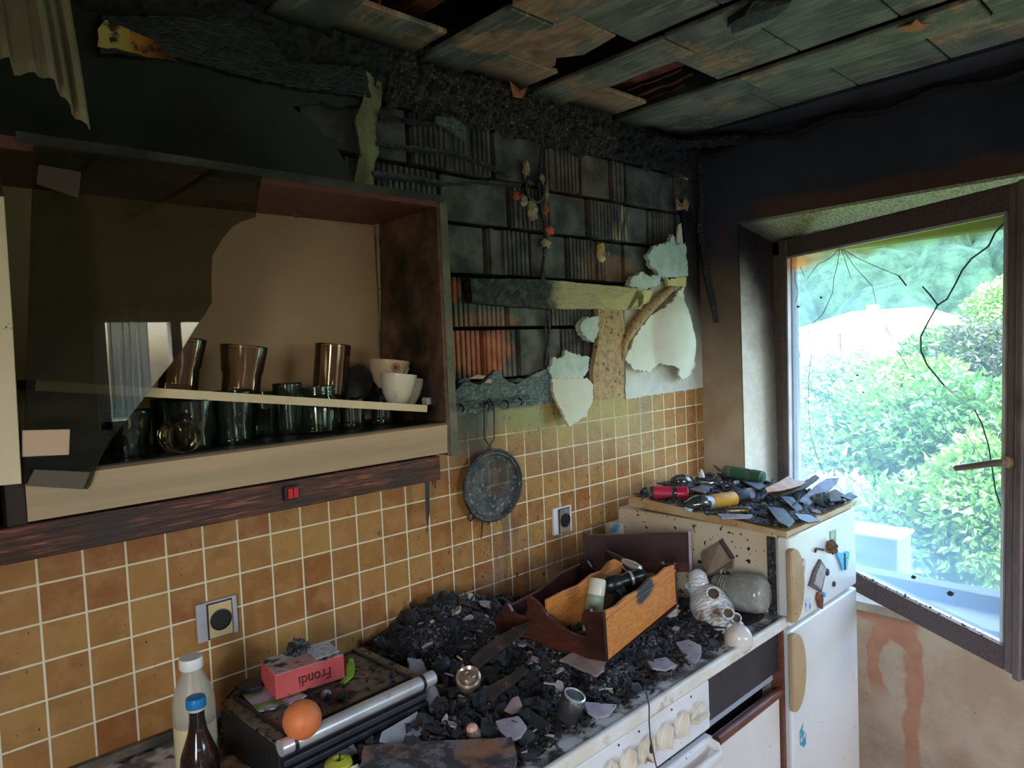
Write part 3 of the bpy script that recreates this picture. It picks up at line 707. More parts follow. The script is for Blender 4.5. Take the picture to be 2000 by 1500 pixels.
# horizontal batten: burnt on the left, raw on the right
bt = wall_piece('wall_batten', [(905, 546), (1050, 548), (1245, 566), (1240, 606), (1060, 604), (985, 600), (908, 592)], .002, .03, None, amp=.002, step=.02)
t = T('half_burnt_batten'); X = t.xyz()
gr = t.noise(7, 6, st=(2.5, 30, 60)); f = t.sm(t.m('ADD', X[0], t.m('MULTIPLY', t.m('SUBTRACT', t.noise(14, 5), .5), .16)), -.865, -.80)
ch = t.mx(t.sm(t.noise(50, 6), .4, .7), lin(34, 38, 38), lin(74, 84, 84))
nz2 = t.mx(t.sm(gr, .35, .65), lin(176, 164, 124), lin(206, 194, 152))
nz2 = t.mx(t.sm(t.noise(14, 5), .62, .75), nz2, lin(130, 106, 76))
vor = t.voro(26, t.scl(t.obj, (1, 1, .7)), 'DISTANCE_TO_EDGE')
ch = t.mx(t.m('SUBTRACT', 1, t.sm(vor.outputs['Distance'], .0, .025)), ch, lin(10, 10, 10))
t.done(t.mx(f, ch, nz2), .7, 0, .4, t.bump(t.m('ADD', gr, t.sm(vor.outputs['Distance'], 0, .08)), .5, .003)); bt.data.materials.append(t.mat)
tag(bt, 'horizontal wooden batten on the brick, black at the left and raw pale at the right', 'batten')
# lower plank, burnt to scales, still carrying a hook rail
pk = wall_piece('burnt_plank', [(876, 768), (905, 742), (930, 752), (962, 722), (985, 745), (1000, 752), (1030, 733), (1056, 722), (1072, 730), (1072, 786), (876, 812)], -.001, .016, M['char_blue'], amp=.004, step=.01)
tag(pk, 'wide plank burnt to grey scales along the top of the tiles', 'plank')
hr = thing('hook_rail', 'charred hook rail screwed across the grey burnt plank', 'hook rail', atY(950, 780, -.018))
wall_piece('rail', [(878, 785), (960, 781), (1030, 772), (1032, 780), (960, 793), (878, 798)], -.0175, .008, M['char_ash'], hr, amp=.001)
for (px, py) in ((898, 790), (948, 786), (985, 782), (1012, 778)):
    p = atY(px, py, -.026); g = G(); g.tube([p, p + Vector((0, -.012, -.003)), p + Vector((0, -.016, -.012)), p + Vector((0, -.010, -.018))], .0028, 6); g.obj('hook', M['char'], hr, smooth=True)
dd = [(905, 742, 14, 5), (930, 736, 18, 4), (952, 744, 8, 4), (1010, 742, 12, 4), (880, 755, 7, 5)]
for i, (px, py, a, b) in enumerate(dd):
    o = wall_piece('loose_chip', [(px - a, py + b), (px, py - b), (px + a, py - b + 2), (px + a * .6, py + b)], -.019 - .002 * i, .004, M['stucco'] if i in (1, 2) else M['char'], amp=.001)
    tag(o, ['black chip wedged on the burnt plank by its left dip', 'pale sliver lying along the top of the burnt plank', 'small pale chip on the burnt plank above the strainer handle', 'black flake on the burnt plank near its right end', 'black flake on the burnt plank against the cabinet'][i], 'chip')
# plasterboard remains on the right half of the wall
A = wall_piece('plaster_fragment', [(1073, 740), (1140, 738), (1154, 752), (1150, 782), (1132, 812), (1112, 822), (1096, 834), (1086, 800), (1076, 770)], -.016, .010, M['plaster'], amp=.006, step=.006,
               curl=lambda x, z: .028 * max(0, (1.50 - z) / .14) ** 1.5, smooth=True)
tag(A, 'pale pointed plaster fragment peeling forward at the end of the burnt plank', 'plaster fragment')
B = wall_piece('foam_fragment', [(1068, 722), (1076, 694), (1092, 700), (1100, 684), (1116, 692), (1145, 698), (1144, 722), (1132, 742), (1073, 742)], -.010, .012, M['foam'], amp=.009, step=.006, seed=3)
tag(B, 'white foam remnant just above the pointed plaster fragment', 'foam')
D = wall_piece('foam_fragment', [(1122, 634), (1136, 620), (1158, 618), (1158, 650), (1150, 670), (1128, 655)], -.006, .022, M['foam'], amp=.008, step=.006, seed=8)
tag(D, 'small white foam lump left of the chipboard strip', 'foam')
E_ = wall_piece('chipboard_strip', [(1160, 582), (1206, 588), (1212, 640), (1210, 772), (1152, 782), (1150, 720), (1162, 660)], -.004, .018, M['chip'], amp=.003, step=.012, seed=2)
tag(E_, 'upright tan chipboard strip between white plaster fragments', 'chipboard')
F_ = wall_piece('foam_edge', [(1164, 578), (1200, 582), (1230, 568), (1272, 568), (1266, 590), (1240, 602), (1210, 606), (1186, 600), (1176, 596)], -.022, .006, M['yellow'], amp=.004, step=.008, seed=6)
tag(F_, 'torn yellow foam strip over the top of the chipboard strip', 'foam')
flap = wall_piece('plaster_flap', [(1212, 702), (1236, 652), (1262, 618), (1300, 590), (1328, 560), (1326, 640), (1340, 672), (1350, 712), (1334, 738), (1318, 742), (1300, 716), (1276, 710), (1262, 726), (1230, 722)], -.012, .007, M['plaster'],
                  amp=.009, step=.007, seed=9, curl=lambda x, z: .012 + .05 * max(0, 1 - ((x + .22) / .14) ** 2 - ((z - 1.62) / .16) ** 2) ** 1.0, smooth=True)
tag(flap, 'large pale plaster flap bulging off the wall left of the window corner', 'plaster flap')
pts = [atY(px, py, -.020 - .008 * math.sin(i * .6)) for i, (px, py) in enumerate([(1216, 705), (1220, 670), (1236, 640), (1258, 612), (1282, 588), (1308, 566), (1326, 560)])]
G().tube(pts, [.007, .013, .018, .020, .018, .012, .005], 12).obj('rolled_edge', M['chip'], flap, smooth=True)['label'] = 'rolled-back tan paper edge'
Gp = wall_piece('foam_sheet', [(1256, 500), (1272, 482), (1300, 474), (1306, 458), (1314, 478), (1332, 476), (1336, 540), (1298, 546), (1282, 540), (1262, 516)], -.008, .016, M['foam'], amp=.010, step=.006, seed=12)
tag(Gp, 'mint white torn foam sheet high beside the window corner', 'foam')
H_ = wall_piece('foam_edge', [(1297, 543), (1335, 542), (1334, 560), (1300, 560)], -.012, .012, M['yellow'], amp=.002, step=.01, seed=2)
tag(H_, 'yellow foam block under the mint white torn foam sheet', 'foam')
I_ = wall_piece('foam_fragment', [(1218, 560), (1228, 540), (1246, 534), (1262, 540), (1284, 536), (1280, 556), (1250, 566)], -.006, .02, M['foam'], amp=.010, step=.005, seed=5)
tag(I_, 'crumpled white foam scrap sitting on the right end of the pale batten', 'foam')
J_ = wall_piece('plaster_spike', [(1320, 470), (1322, 440), (1328, 436), (1334, 500), (1336, 540), (1330, 540)], -.014, .006, M['plaster'], amp=.002, step=.008, seed=5)
tag(J_, 'thin upright plaster spike beside the mint white foam sheet', 'plaster')
K_ = wall_piece('paper_tuft', [(1320, 412), (1320, 388), (1330, 400), (1338, 386), (1344, 396), (1342, 412), (1332, 408)], -.006, .004, M['chip'], amp=.003, step=.006, seed=2)
tag(K_, 'frayed paper tuft at the top of the sooty stucco edge', 'paper')
# strip of burnt cover hanging in the corner
P = [atX(px, py, -.012) for px, py in [(1366, 310), (1370, 400), (1366, 455), (1374, 480), (1380, 540), (1392, 590), (1399, 630)]]
g = G(); g.tube([Vector((p.x, min(p.y, -.012), p.z)) for p in P], [.008, .008, .012, .013, .012, .011, .008], 7)
tag(g.obj('burnt_strip', M['char_ash'], smooth=True), 'burnt strip dangling in the corner beside the window', 'burnt strip')
# ------------------------------------------------------------------ window_1: fixed frame, opened sash
win = thing('window_1', 'dark brown kitchen window with its cracked sash swung open into the room', 'window', (.17, -.77, .735)); win['kind'] = 'structure'
g = G()
g.box((.175, -.235, 1.35), (.07, .05, 1.24)); g.box((.175, -1.30, 1.35), (.07, .06, 1.24)); g.box((.175, -.768, 1.935), (.07, 1.12, .055)); g.box((.175, -.768, .765), (.07, 1.12, .05))
g.obj('fixed_frame', M['frame'], win, bevel=.004)
TL = Vector((.130, -.302, 1.899)); TR = Vector((-.354, -1.050, 1.880)); BR = Vector((-.342, -1.032, .839))
U = (TR - TL).normalized(); V = (BR - TR); V = (V - U * V.dot(U)).normalized(); NRM = U.cross(V).normalized()   # V points down
if NRM.x > 0: NRM = -NRM
SW, SH = (TR - TL).length + .016, (BR - TR).length
ST = .042
SM = Matrix(((U.x, -V.x, -NRM.x, TL.x), (U.y, -V.y, -NRM.y, TL.y), (U.z, -V.z, -NRM.z, TL.z), (0, 0, 0, 1)))   # local: u right, v up (0..-SH), n outwards
rl = .062
g = G()
g.box((-rl / 2, -SH / 2, 0), (rl, SH + 2 * rl, ST), SM)
o = g.obj('sash_stile', M['sashwood'], win, bevel=.005)
g = G(); g.box((SW + .045, -SH / 2, 0), (.09, SH + 2 * rl, ST), SM); g.box((SW + rl * .78, -SH / 2, -.032), (.02, SH + 2 * rl, .012), SM); g.obj('sash_stile', M['sashwood'], win, bevel=.005)
g = G(); g.box((SW / 2, rl / 2, 0), (SW, rl, ST), SM); g.obj('sash_rail', M['frame'], win, bevel=.005)
g = G(); g.box((SW / 2, -SH - rl / 2, 0), (SW, rl, ST), SM); g.obj('sash_rail', M['frame'], win, bevel=.005)
# glazing beads
g = G()
g.box((.004, -SH / 2, -.018), (.008, SH, .012), SM); g.box((SW - .004, -SH / 2, -.018), (.008, SH, .012), SM); g.box((SW / 2, -.004, -.018), (SW, .008, .012), SM); g.box((SW / 2, -SH + .004, -.018), (SW, .008, .012), SM)
g.obj('glazing_bead', M['steel'], win)
# pane: outdoor haze put into a blue dust film, smoke-browned along the upper edge
def film_pane():
    t = T('cracked_pane'); L = t.xyz(t.obj)     # object coordinates = pane plane (u, v)
    nz = t.noise(6, 4)
    e = t.m('ADD', t.m('MULTIPLY', L[1], -1.0), t.m('MULTIPLY', t.m('SUBTRACT', nz, .5), .06))      # distance below the top edge
    slope = t.m('MULTIPLY', t.m('SUBTRACT', .22, L[0]), .14)
    top = t.m('SUBTRACT', 1, t.sm(t.m('SUBTRACT', e, t.m('MAXIMUM', slope, 0.0)), .015, .06))
    tint = t.mx(t.sm(L[0], .03, .20), lin(232, 150, 110), lin(206, 176, 156))
    tint = t.mx(t.sm(L[0], .2, .55), tint, lin(186, 184, 120))
    tcol = t.mx(top, (.93, .97, .97, 1), tint)
    tr = t.n('ShaderNodeBsdfTransparent'); t.put(tr.inputs[0], tcol)
    gl = t.n('ShaderNodeBsdfGlossy'); gl.inputs['Roughness'].default_value = .02
    fr = t.n('ShaderNodeFresnel'); fr.inputs[0].default_value = 1.45
    m1 = t.n('ShaderNodeMixShader'); t.nt.links.new(fr.outputs[0], m1.inputs[0]); t.nt.links.new(tr.outputs[0], m1.inputs[1]); t.nt.links.new(gl.outputs[0], m1.inputs[2])
    d = t.n('ShaderNodeBsdfTranslucent'); t.put(d.inputs[0], t.mx(top, (.52, .76, 1.0, 1), tint))
    foot = t.m('MULTIPLY', .22, t.sm(e, .72, 1.02))
    sp = t.m('GREATER_THAN', t.noise(80, 3), .76)
    fac = t.m('ADD', t.m('ADD', .20, t.m('MULTIPLY', top, .25)), foot)
    m2 = t.n('ShaderNodeMixShader'); t.nt.links.new(fac, m2.inputs[0]); t.nt.links.new(m1.outputs[0], m2.inputs[1]); t.nt.links.new(d.outputs[0], m2.inputs[2])
    dk = t.n('ShaderNodeBsdfDiffuse'); t.put(dk.inputs[0], (.02, .02, .02, 1))
    left = t.m('MULTIPLY', t.m('SUBTRACT', 1, t.sm(L[0], .12, .3)), 1.0)
    m3 = t.n('ShaderNodeMixShader'); t.nt.links.new(t.m('MULTIPLY', sp, left), m3.inputs[0]); t.nt.links.new(m2.outputs[0], m3.inputs[1]); t.nt.links.new(dk.outputs[0], m3.inputs[2])
    t.nt.links.new(m3.outputs[0], t.out.inputs[0]); return t.mat
pane = G().add([(0, 0, 0), (SW, 0, 0), (SW, -SH, 0), (0, -SH, 0)], [(0, 1, 2, 3)]).obj('pane', film_pane(), None)
pane.matrix_world = SM
pane.parent = win; pane.matrix_parent_inverse = win.matrix_basis.inverted()
SMi = SM.inverted()
def on_pane(px, py, off=-.002):
    d = ray(px, py); n = -NRM; t_ = (TL - CAM).dot(n) / d.dot(n); return CAM + d * t_ + NRM * (-off)
M['crack'] = std('crack_line', lin(40, 52, 56), rough=.4); M['crack2'] = std('bright_crack', lin(220, 226, 230), rough=.3)
zx, zy, zs = 1540, 420, .23
K = lambda pts: [(zx + x * zs, zy + y * zs) for x, y in pts]
cracks = [(K([(1865, 40), (1760, 150), (1705, 265), (1560, 370), (1480, 470), (1420, 590), (1350, 715), (1272, 765), (1190, 910), (1130, 1030), (1130, 1150), (1180, 1270), (1330, 1450)]), .0021, 'crack'),
          ([(1846, 754), (1862, 768), (1880, 780), (1905, 800)], .0010, 'crack2'),
          ([(1905, 800), (1920, 830), (1932, 870), (1940, 920), (1946, 960), (1960, 1000), (1968, 1030)], .0016, 'crack'),
          (K([(940, 515), (965, 545), (1005, 598)]), .0019, 'crack'), (K([(1145, 608), (1210, 680), (1272, 765)]), .0019, 'crack'),
          (K([(470, 290), (600, 370), (780, 450), (940, 515)]), .0009, 'crack'),
          (K([(445, 270), (390, 340), (310, 395), (260, 410), (200, 490), (165, 540)]), .0010, 'crack'),
          (K([(440, 280), (420, 420), (390, 540), (380, 660), (330, 770), (290, 850), (205, 920), (180, 980), (188, 1060)]), .0010, 'crack'),
          ([(1586, 690), (1580, 740), (1580, 800), (1584, 850), (1596, 890), (1607, 918)], .0010, 'crack'),
          (K([(450, 280), (490, 400), (535, 535)]), .0009, 'crack'), (K([(465, 290), (560, 430), (660, 540), (715, 600)]), .0009, 'crack'),
          (K([(715, 600), (745, 720), (760, 810)]), .0008, 'crack2'), (K([(760, 820), (840, 970), (930, 1150), (1020, 1300)]), .0009, 'crack'),
          (K([(55, 440), (60, 560), (85, 660), (65, 740)]), .0010, 'crack'), (K([(105, 440), (140, 525)]), .0010, 'crack'),
          ([(1846, 792), (1880, 835), (1910, 880), (1925, 904)], .0009, 'crack2')]
for pts, r, m in cracks:
    g = G(); Q = [on_pane(x, y) for x, y in pts]
    for p, q in zip(Q, Q[1:]): g.tube([p, q], r, 6)
    g.obj('crack', M[m], win)
# dark scraps stuck to the glass
for (x, y, s_) in ((1787, 1127, 5), (1859, 1159, 7), (1606, 581, 2.5), (1561, 599, 3), (1677, 733, 2.5), (1665, 744, 2), (1688, 766, 2)):
    q = [on_pane(x - s_, y - s_ * .3, -.003), on_pane(x - s_ * .2, y - s_ * .8, -.003), on_pane(x + s_, y - s_ * .2, -.003), on_pane(x + s_ * .5, y + s_ * .7, -.003), on_pane(x - s_ * .6, y + s_ * .6, -.003)]
    g = G(); n = len(q); g.add(q + [p + NRM * .002 for p in q], [tuple(range(n)), tuple(range(2 * n - 1, n - 1, -1))] + [(i, (i + 1) % n, n + (i + 1) % n, n + i) for i in range(n)])
    g.obj('soot_scrap', M['char'], win)
# crumbs along the lower rail
g = G(); random.seed(2)
for i in range(90):
    u = random.uniform(.02, SW - .02); p = SM @ Vector((u, -SH + random.uniform(.002, .012), -.022 - random.uniform(0, .012))); r = random.uniform(.0015, .004)
    g.ball(p, (r, r, r * .7), 1, .4, 30, i)
o = g.obj('crumbs', M['char_ash'], win); o['kind'] = 'stuff'
# lever handle on the free stile
hp = SM @ Vector((SW + rl * .5, -.44, -.03))
Ph = atY(1992, 898, 0)
d = ray(1994, 900); n_ = -NRM; tt = ((TL - NRM * .0) - CAM).dot(n_) / d.dot(n_); hp = CAM + d * tt + NRM * .034
d2 = ray(1908, 911); tt2 = (TL - CAM).dot(n_) / d2.dot(n_); he = CAM + d2 * tt2 + NRM * .06
g = G(); g.lathe([(.012, 0), (.014, .004), (.014, .012), (.009, .016)], 20, Matrix.Translation(hp - NRM * .006) @ NRM.to_track_quat('Z', 'Y').to_matrix().to_4x4())
ho = g.obj('handle_plate', M['beige'], win, smooth=True)
g = G(); g.tube([hp, hp + NRM * .02, hp + NRM * .026 + (he - hp) * .12, he], [.008, .0085, .0085, .008], 10); o = g.obj('lever', std('smoked_handle', lin(120, 106, 90), rough=.4), win, smooth=True); o['label'] = 'beige lever handle'

# ------------------------------------------------------------------ wall cabinet with broken smoked glass
YF = -.261
cb = thing('glass_cabinet', 'dark wall cabinet with a jaggedly broken smoked glass door, beside the bare brick', 'wall cabinet', (-1.81, -.13, 1.39))
XL, XR, ZB, ZT = -2.19, -1.437, 1.455, 1.932
G().box((XR + .009, -.13, 1.655), (.018, .26, .54)).obj('side_panel', M['cabside'], cb, bevel=.001, seg=1)
G().box((XL - .012, -.13, 1.655), (.024, .26, .56)).obj('side_panel', M['cabdark'], cb, bevel=.001, seg=1)
G().box(((XL + XR) / 2, -.012, 1.66), (XR - XL, .008, .53)).obj('back_panel', M['cabback'], cb)
G().box(((XL + XR) / 2, -.13, ZT - .009), (XR - XL, .26, .018)).obj('top_panel', M['cabtop'], cb)
G().box(((XL + XR) / 2, -.128, ZB - .006), (XR - XL, .25, .018)).obj('bottom_panel', M['cabfloor'], cb)
fa = G(); fa.prism([(YF + .0, 1.392), (YF - .003, 1.452), (YF + .004, 1.456), (YF + .010, 1.452), (YF + .010, 1.392)], XL, XR - .002, Matrix(((0, 0, 1, 0), (1, 0, 0, 0), (0, 1, 0, 0), (0, 0, 0, 1))))
fa.obj('fascia', M['alu'], cb)
g = G(); g.box((XR + .018, YF + .004, 1.655), (.02, .008, .545)); g.obj('edge_trim', std('grey_edge_band', lin(92, 96, 82), lin(120, 120, 100), 8, rough=.5, layers=[(lin(40, 40, 38), 7, .5, .7)]), cb)
g = G(); g.box(((XL + XR) / 2 + .02, YF + .004, ZT + .000), (XR - XL, .010, .015)); g.obj('top_rail', std('sooty_rail', lin(40, 42, 40), lin(74, 80, 72), 10, rough=.6, layers=[(lin(22, 22, 22), 6, .5, .65)]), cb)
# warped strip lining the back corner and peeling top lining
g = G(); P = [atY(px, py, -.03) for px, py in [(735, 425), (742, 470), (740, 520), (742, 575), (741, 700)]]
g.tube(P, [.009, .008, .005, .003, .002], 6); g.obj('corner_strip', M['olive'], cb)
g = G(); P = [atY(px, py, y) for px, py, y in [(500, 362, -.25), (600, 378, -.2), (700, 392, -.16), (690, 436, -.05), (610, 418, -.05), (500, 400, -.05)]]
g.add(P + [p + Vector((0, 0, .004)) for p in P], [(0, 1, 2, 3, 4, 5), (11, 10, 9, 8, 7, 6)] + [(i, (i + 1) % 6, 6 + (i + 1) % 6, 6 + i) for i in range(6)]); g.obj('lining', M['cabtop'], cb)
p = atY(579, 417, -.06); G().lathe([(.001, -.003), (.009, -.003), (.010, 0), (.006, .002), (.001, .002)], 18, Matrix.Translation(p) @ Matrix.Rotation(PI / 2, 4, 'X')).obj('screw_cap', M['cabtop'], cb, smooth=True)
p = atY(846, 782, -.2); G().box((XR - .006, p.y, p.z), (.012, .02, .016)).obj('door_catch', M['steel'], cb, bevel=.002)
# the shelf has slipped off its right pegs and slopes down
a = atY(60, 735, -.231); sl = math.atan2(1.4955 - 1.569, 2.005 - 1.466)
SHM = Matrix.Translation((-1.466, 0, 1.4955)) @ Matrix.Rotation(-sl, 4, 'Y')
SHM = Matrix.Translation((-1.466, 0, 1.4955)) @ Matrix.Rotation(math.atan2(1.569 - 1.4955, 2.005 - 1.466), 4, 'Y')
sf = G(); sf.box((-.352, -.131, -.0075), (.704, .2, .015), SHM)
sfo = sf.obj('shelf', M['cabfloor'], cb)
sfe = G(); sfe.box((-.352, -.2325, -.0075), (.704, .003, .015), SHM); sfe.obj('edge_strip', M['shelfedge'], sfo)
# smoked glass leaf, its right half broken away
M['smoked'] = glassy('smoked_glass', (.52, .52, .42), lin(90, 94, 78), .02, .01, 1.5, boost=.8)
gp = [(65, 285), (300, 315), (510, 345), (503, 380), (497, 425), (470, 434), (452, 444), (432, 468), (413, 500), (411, 545), (412, 590), (398, 615), (380, 640), (350, 690), (318, 728), (285, 770), (240, 830), (212, 862), (190, 905), (178, 942), (170, 955), (45, 945), (46, 900)]
P2 = [(q.x, q.z) for q in (atY(px, py, YF - .006) for px, py in gp)]
dr = G().prism(P2, 0, .004, wallM(YF - .006)).obj('door', M['smoked'], cb)
def plate(nm, pts, m, parent, y, th=.004):
    P = [(q.x, q.z) for q in (atY(px, py, y) for px, py in pts)]; return G().prism(P, 0, th, wallM(y)).obj(nm, m, parent, bevel=.001, seg=1)
M['pinkplate'] = std('pinkish_hinge_plate', lin(206, 172, 148), lin(214, 184, 160), 6, rough=.5)
h = plate('hinge', [(43, 840), (136, 838), (134, 888), (42, 892)], M['pinkplate'], dr, YF - .011); h['label'] = 'pale lower hinge plate'
h = plate('hinge', [(74, 322), (158, 336), (152, 387), (70, 360)], std('smoked_hinge_plate', lin(70, 56, 50), rough=.6), dr, YF - .011); h['label'] = 'smoke-darkened upper hinge plate'
plate('grip_lip', [(66, 916), (176, 921), (162, 955), (50, 948)], std('brown_lip', lin(92, 84, 72), rough=.4), dr, YF - .012)

# neighbouring cabinet, only its door edge in the picture
nc = thing('wall_cabinet', 'cream wall cabinet cut off at the left edge of the picture', 'wall cabinet', (-2.5, -.13, 1.39))
G().box((-2.52, -.13, 1.655), (.58, .24, .56)).obj('body', M['cabdark'], nc)
plate('door', [(-420, 380), (4, 388), (20, 620), (38, 942), (-420, 985)], M['cream'], nc, YF - .004, .018)

# dark pelmet board under the cabinets
pm = thing('pelmet_board', 'dark stained wooden pelmet board running under the wall cabinets', 'pelmet', (-1.9, YF, 1.34))
G().box((-2.04, YF + .006, 1.3635), (1.155, .02, .051)).obj('board', M['rail'], pm, bevel=.002)
G().box((-2.04, -.125, 1.386), (1.15, .22, .004)).obj('soffit', M['cabdark'], pm)
sw = thing('rocker_switch', 'small red double rocker switch on the dark pelmet board', 'switch', atY(566, 962, YF))
c = atY(566, 962, YF - .005)
G().box((c.x, YF - .008, c.z), (.026, .008, .026)).obj('housing', M['black'], sw, bevel=.002)
M['red'] = std('red_plastic', lin(206, 36, 48), lin(190, 28, 40), 10, rough=.35)
for s_ in (-1, 1):
    G().box((c.x + s_ * .005 + .002, YF - .013, c.z), (.0088, .006, .019), ).obj('rocker', M['red'], sw, bevel=.0015)
# thing hanging from the rail end
kn = thing('kitchen_knife', 'long thin knife blade hanging behind the right end of the pelmet board', 'knife', atY(836, 950, -.06))
P = [(829, 925), (838, 925), (839, 1000), (834, 1034), (830, 980)]
plate('blade', P, M['drawer'], kn, -.06, .0015)
plate('handle', [(826, 880), (841, 880), (840, 926), (828, 926)], M['black'], kn, -.062, .012)
p = atY(846, 942, -.05); G().tube([p + Vector((0, 0, .02)), p + Vector((.004, -.004, .0)), p + Vector((.001, -.006, -.014)), p + Vector((-.004, -.004, -.004)), p + Vector((0, 0, .016))], .0015, 6).obj('wire_hook', M['black'], None)
tag(bpy.data.objects['wire_hook'], 'small black wire hook beside the hanging knife blade', 'hook')

# ------------------------------------------------------------------ glassware in the cabinet
M['tumbler'] = glassy('smoked_tumbler_glass', (.90, .82, .70), lin(170, 140, 116), .05, .02, 1.5, boost=1.0)
M['greenglass'] = glassy('sooty_green_glass', lin(206, 220, 212), lin(110, 126, 120), .08, .03, 1.5, boost=1.3)
M['ceramic'] = std('white_ceramic', lin(222, 218, 200), lin(206, 200, 180), 10, rough=.3, coat=.3, specks=lin(90, 80, 66), spk=(80, .7, .73))
def tumbler(nm, r, h, label, cat, mat, loc, rot, group=None, step=True):
    t_ = thing(nm, label, cat, loc, rot, group)
    if step: pr = [(r * .78, 0), (r * .80, .004), (r * .82, h * .42), (r * .88, h * .47), (r, h), (r * .955, h), (r * .84, h * .49), (r * .76, h * .42), (r * .74, h * .10), (.0005, h * .09)]
    else: pr = [(r * .9, 0), (r * .95, .006), (r, h), (r * .95, h), (r * .9, .012), (.0005, .010)]
    G().lathe(pr, 32, None, True, False).obj('bowl', mat, t_, smooth=True, local=True)
    G().tube([(r * .98 * math.cos(k * PI / 16), r * .98 * math.sin(k * PI / 16), h) for k in range(32)], .0014, 6, True).obj('rim', mat, t_, smooth=True, local=True)
    return t_
SLR = (0, math.atan2(1.569 - 1.4955, 2.005 - 1.466), 0)
def on_shelf(px, y):
    for it in range(4):
        pass
    d = ray(px, 720); t_ = (y - CAM.y) / d.y; x = (CAM + d * t_).x
    return Vector((x, y, 1.4955 + (-1.466 - x) * (1.569 - 1.4955) / (2.005 - 1.466)))
tumbler('tumbler', .040, .088, 'brown tumbler on the sloping shelf, half behind the broken glass edge', 'glass', M['tumbler'], on_shelf(345, -.17), SLR, 'smoked tumblers on the slipped shelf')
tumbler('tumbler', .0415, .086, 'brown stepped tumbler standing alone in the middle of the sloping shelf', 'glass', M['tumbler'], on_shelf(467, -.175), SLR, 'smoked tumblers on the slipped shelf')
tumbler('tall_glass', .037, .115, 'taller smoked glass on the sloping shelf left of the patterned bowl', 'glass', M['tumbler'], on_shelf(640, -.11), SLR, None, False)
# dark saucer standing on edge
sc_ = thing('dark_saucer', 'dark plate on edge behind the white cup on the sloping shelf', 'plate', on_shelf(692, -.12))
pc = on_shelf(692, -.12) + Vector((0, 0, .040)); G().lathe([(.001, 0), (.022, .001), (.038, .006), (.039, .008), (.022, .004), (.001, .003)], 30, Matrix.Translation(pc) @ Matrix.Rotation(PI / 2 + .15, 4, 'X')).obj('plate', M['black'], sc_, smooth=True)
# patterned bowl
def mat_dots():
    t = T('ring_patterned_glaze'); v = t.voro(34, rnd=.9); d = v.outputs['Distance']
    ringm = t.m('MULTIPLY', t.sm(d, .26, .29), t.m('SUBTRACT', 1, t.sm(d, .33, .36)))
    dot = t.m('MULTIPLY', t.m('SUBTRACT', 1, t.sm(d, .2, .23)), t.m('GREATER_THAN', t.xyz(v.outputs['Color'])[0], .55))
    c = t.mx(t.sm(t.xyz(v.outputs['Color'])[1], .3, .7), lin(170, 70, 50), lin(110, 84, 60))
    col = t.mx(t.m('MAXIMUM', ringm, dot), lin(198, 176, 150), c)
    return t.done(col, .3, coat=.3)
pb = thing('patterned_bowl', 'small bowl patterned with red and brown rings on the sloping shelf', 'bowl', on_shelf(752, -.13), SLR)
G().lathe([(.018, 0), (.020, .004), (.034, .02), (.043, .045), (.046, .066), (.043, .066), (.040, .045), (.030, .022), (.001, .010)], 32, Matrix.Translation((0, 0, .028)), True, False).obj('bowl', mat_dots(), pb, smooth=True, local=True)
G().lathe([(.022, 0), (.030, .012), (.032, .03), (.026, .032), (.001, .030)], 24, None, True, False).obj('lower_bowl', M['black'], pb, smooth=True, local=True)
# white cup at the front of the shelf
wc = thing('white_cup', 'white cup at the low right end of the sloping shelf', 'cup', on_shelf(772, -.195), SLR)
G().lathe([(.020, 0), (.022, .002), (.031, .02), (.0375, .045), (.039, .062), (.036, .062), (.033, .04), (.024, .014), (.001, .008)], 32, None, True, False).obj('cup', M['ceramic'], wc, smooth=True, local=True)
w2 = thing('white_cup', 'second white cup hidden behind the first at the end of the sloping shelf', 'cup', on_shelf(789, -.15), SLR)
G().lathe([(.020, 0), (.022, .002), (.031, .02), (.0375, .045), (.039, .058), (.036, .058), (.033, .04), (.024, .014), (.001, .008)], 32, None, True, False).obj('cup', M['ceramic'], w2, smooth=True, local=True)
wi = thing('wire_whisk', 'thin wire loop sticking out of the white cup', 'wire utensil', on_shelf(776, -.19))
p = atY(780, 728, -.18)
G().tube([p + Vector((0, 0, -.045)), p + Vector((.003, 0, -.01)), p + Vector((.012, 0, .012)), p + Vector((.022, 0, .020)), p + Vector((.026, 0, .008)), p + Vector((.012, 0, -.010)), p + Vector((.004, 0, -.045))], .0011, 6).obj('loop', M['steel'], wi, smooth=True)
# row of jars and glasses on the cabinet floor
G1 = 'sooty glasses on the cabinet floor'
Z0 = ZB + .003
row = [(252, .036, .075, -.19, 'green glass jar on the cabinet floor, leftmost, under the broken glass edge'), (338, .034, .085, -.12, 'dark glass on the cabinet floor, second jar position from the left, at the back'),
       (375, .038, .085, -.20, 'wide glass on the cabinet floor in front of the round brown glass bottom'), (425, .030, .085, -.11, 'narrow glass at the back of the cabinet floor below the lone tumbler'),
       (458, .036, .095, -.19, 'stacked pair of green glasses on the cabinet floor below the lone tumbler'), (512, .036, .085, -.12, 'dim glass with a straw on the cabinet floor under the shelf middle'),
       (566, .028, .10, -.14, 'tall narrow glass on the cabinet floor just left of the screw-neck jar'), (690, .026, .062, -.17, 'small dark glass on the cabinet floor right of the screw-neck jar'),
       (748, .024, .062, -.16, 'smallest dark glass on the cabinet floor, rightmost of the row')]
for (px, r, h, y, lab) in row:
    x = atY(px, 850, y).x
    tumbler('glass', r, h, lab, 'glass', M['greenglass'], (x, y, Z0), (0, 0, 0), G1, step=r > .035)
jr = thing('screw_jar', 'clear screw-neck jar on the cabinet floor below the sloping shelf', 'jar', (atY(623, 840, -.18).x, -.18, Z0))
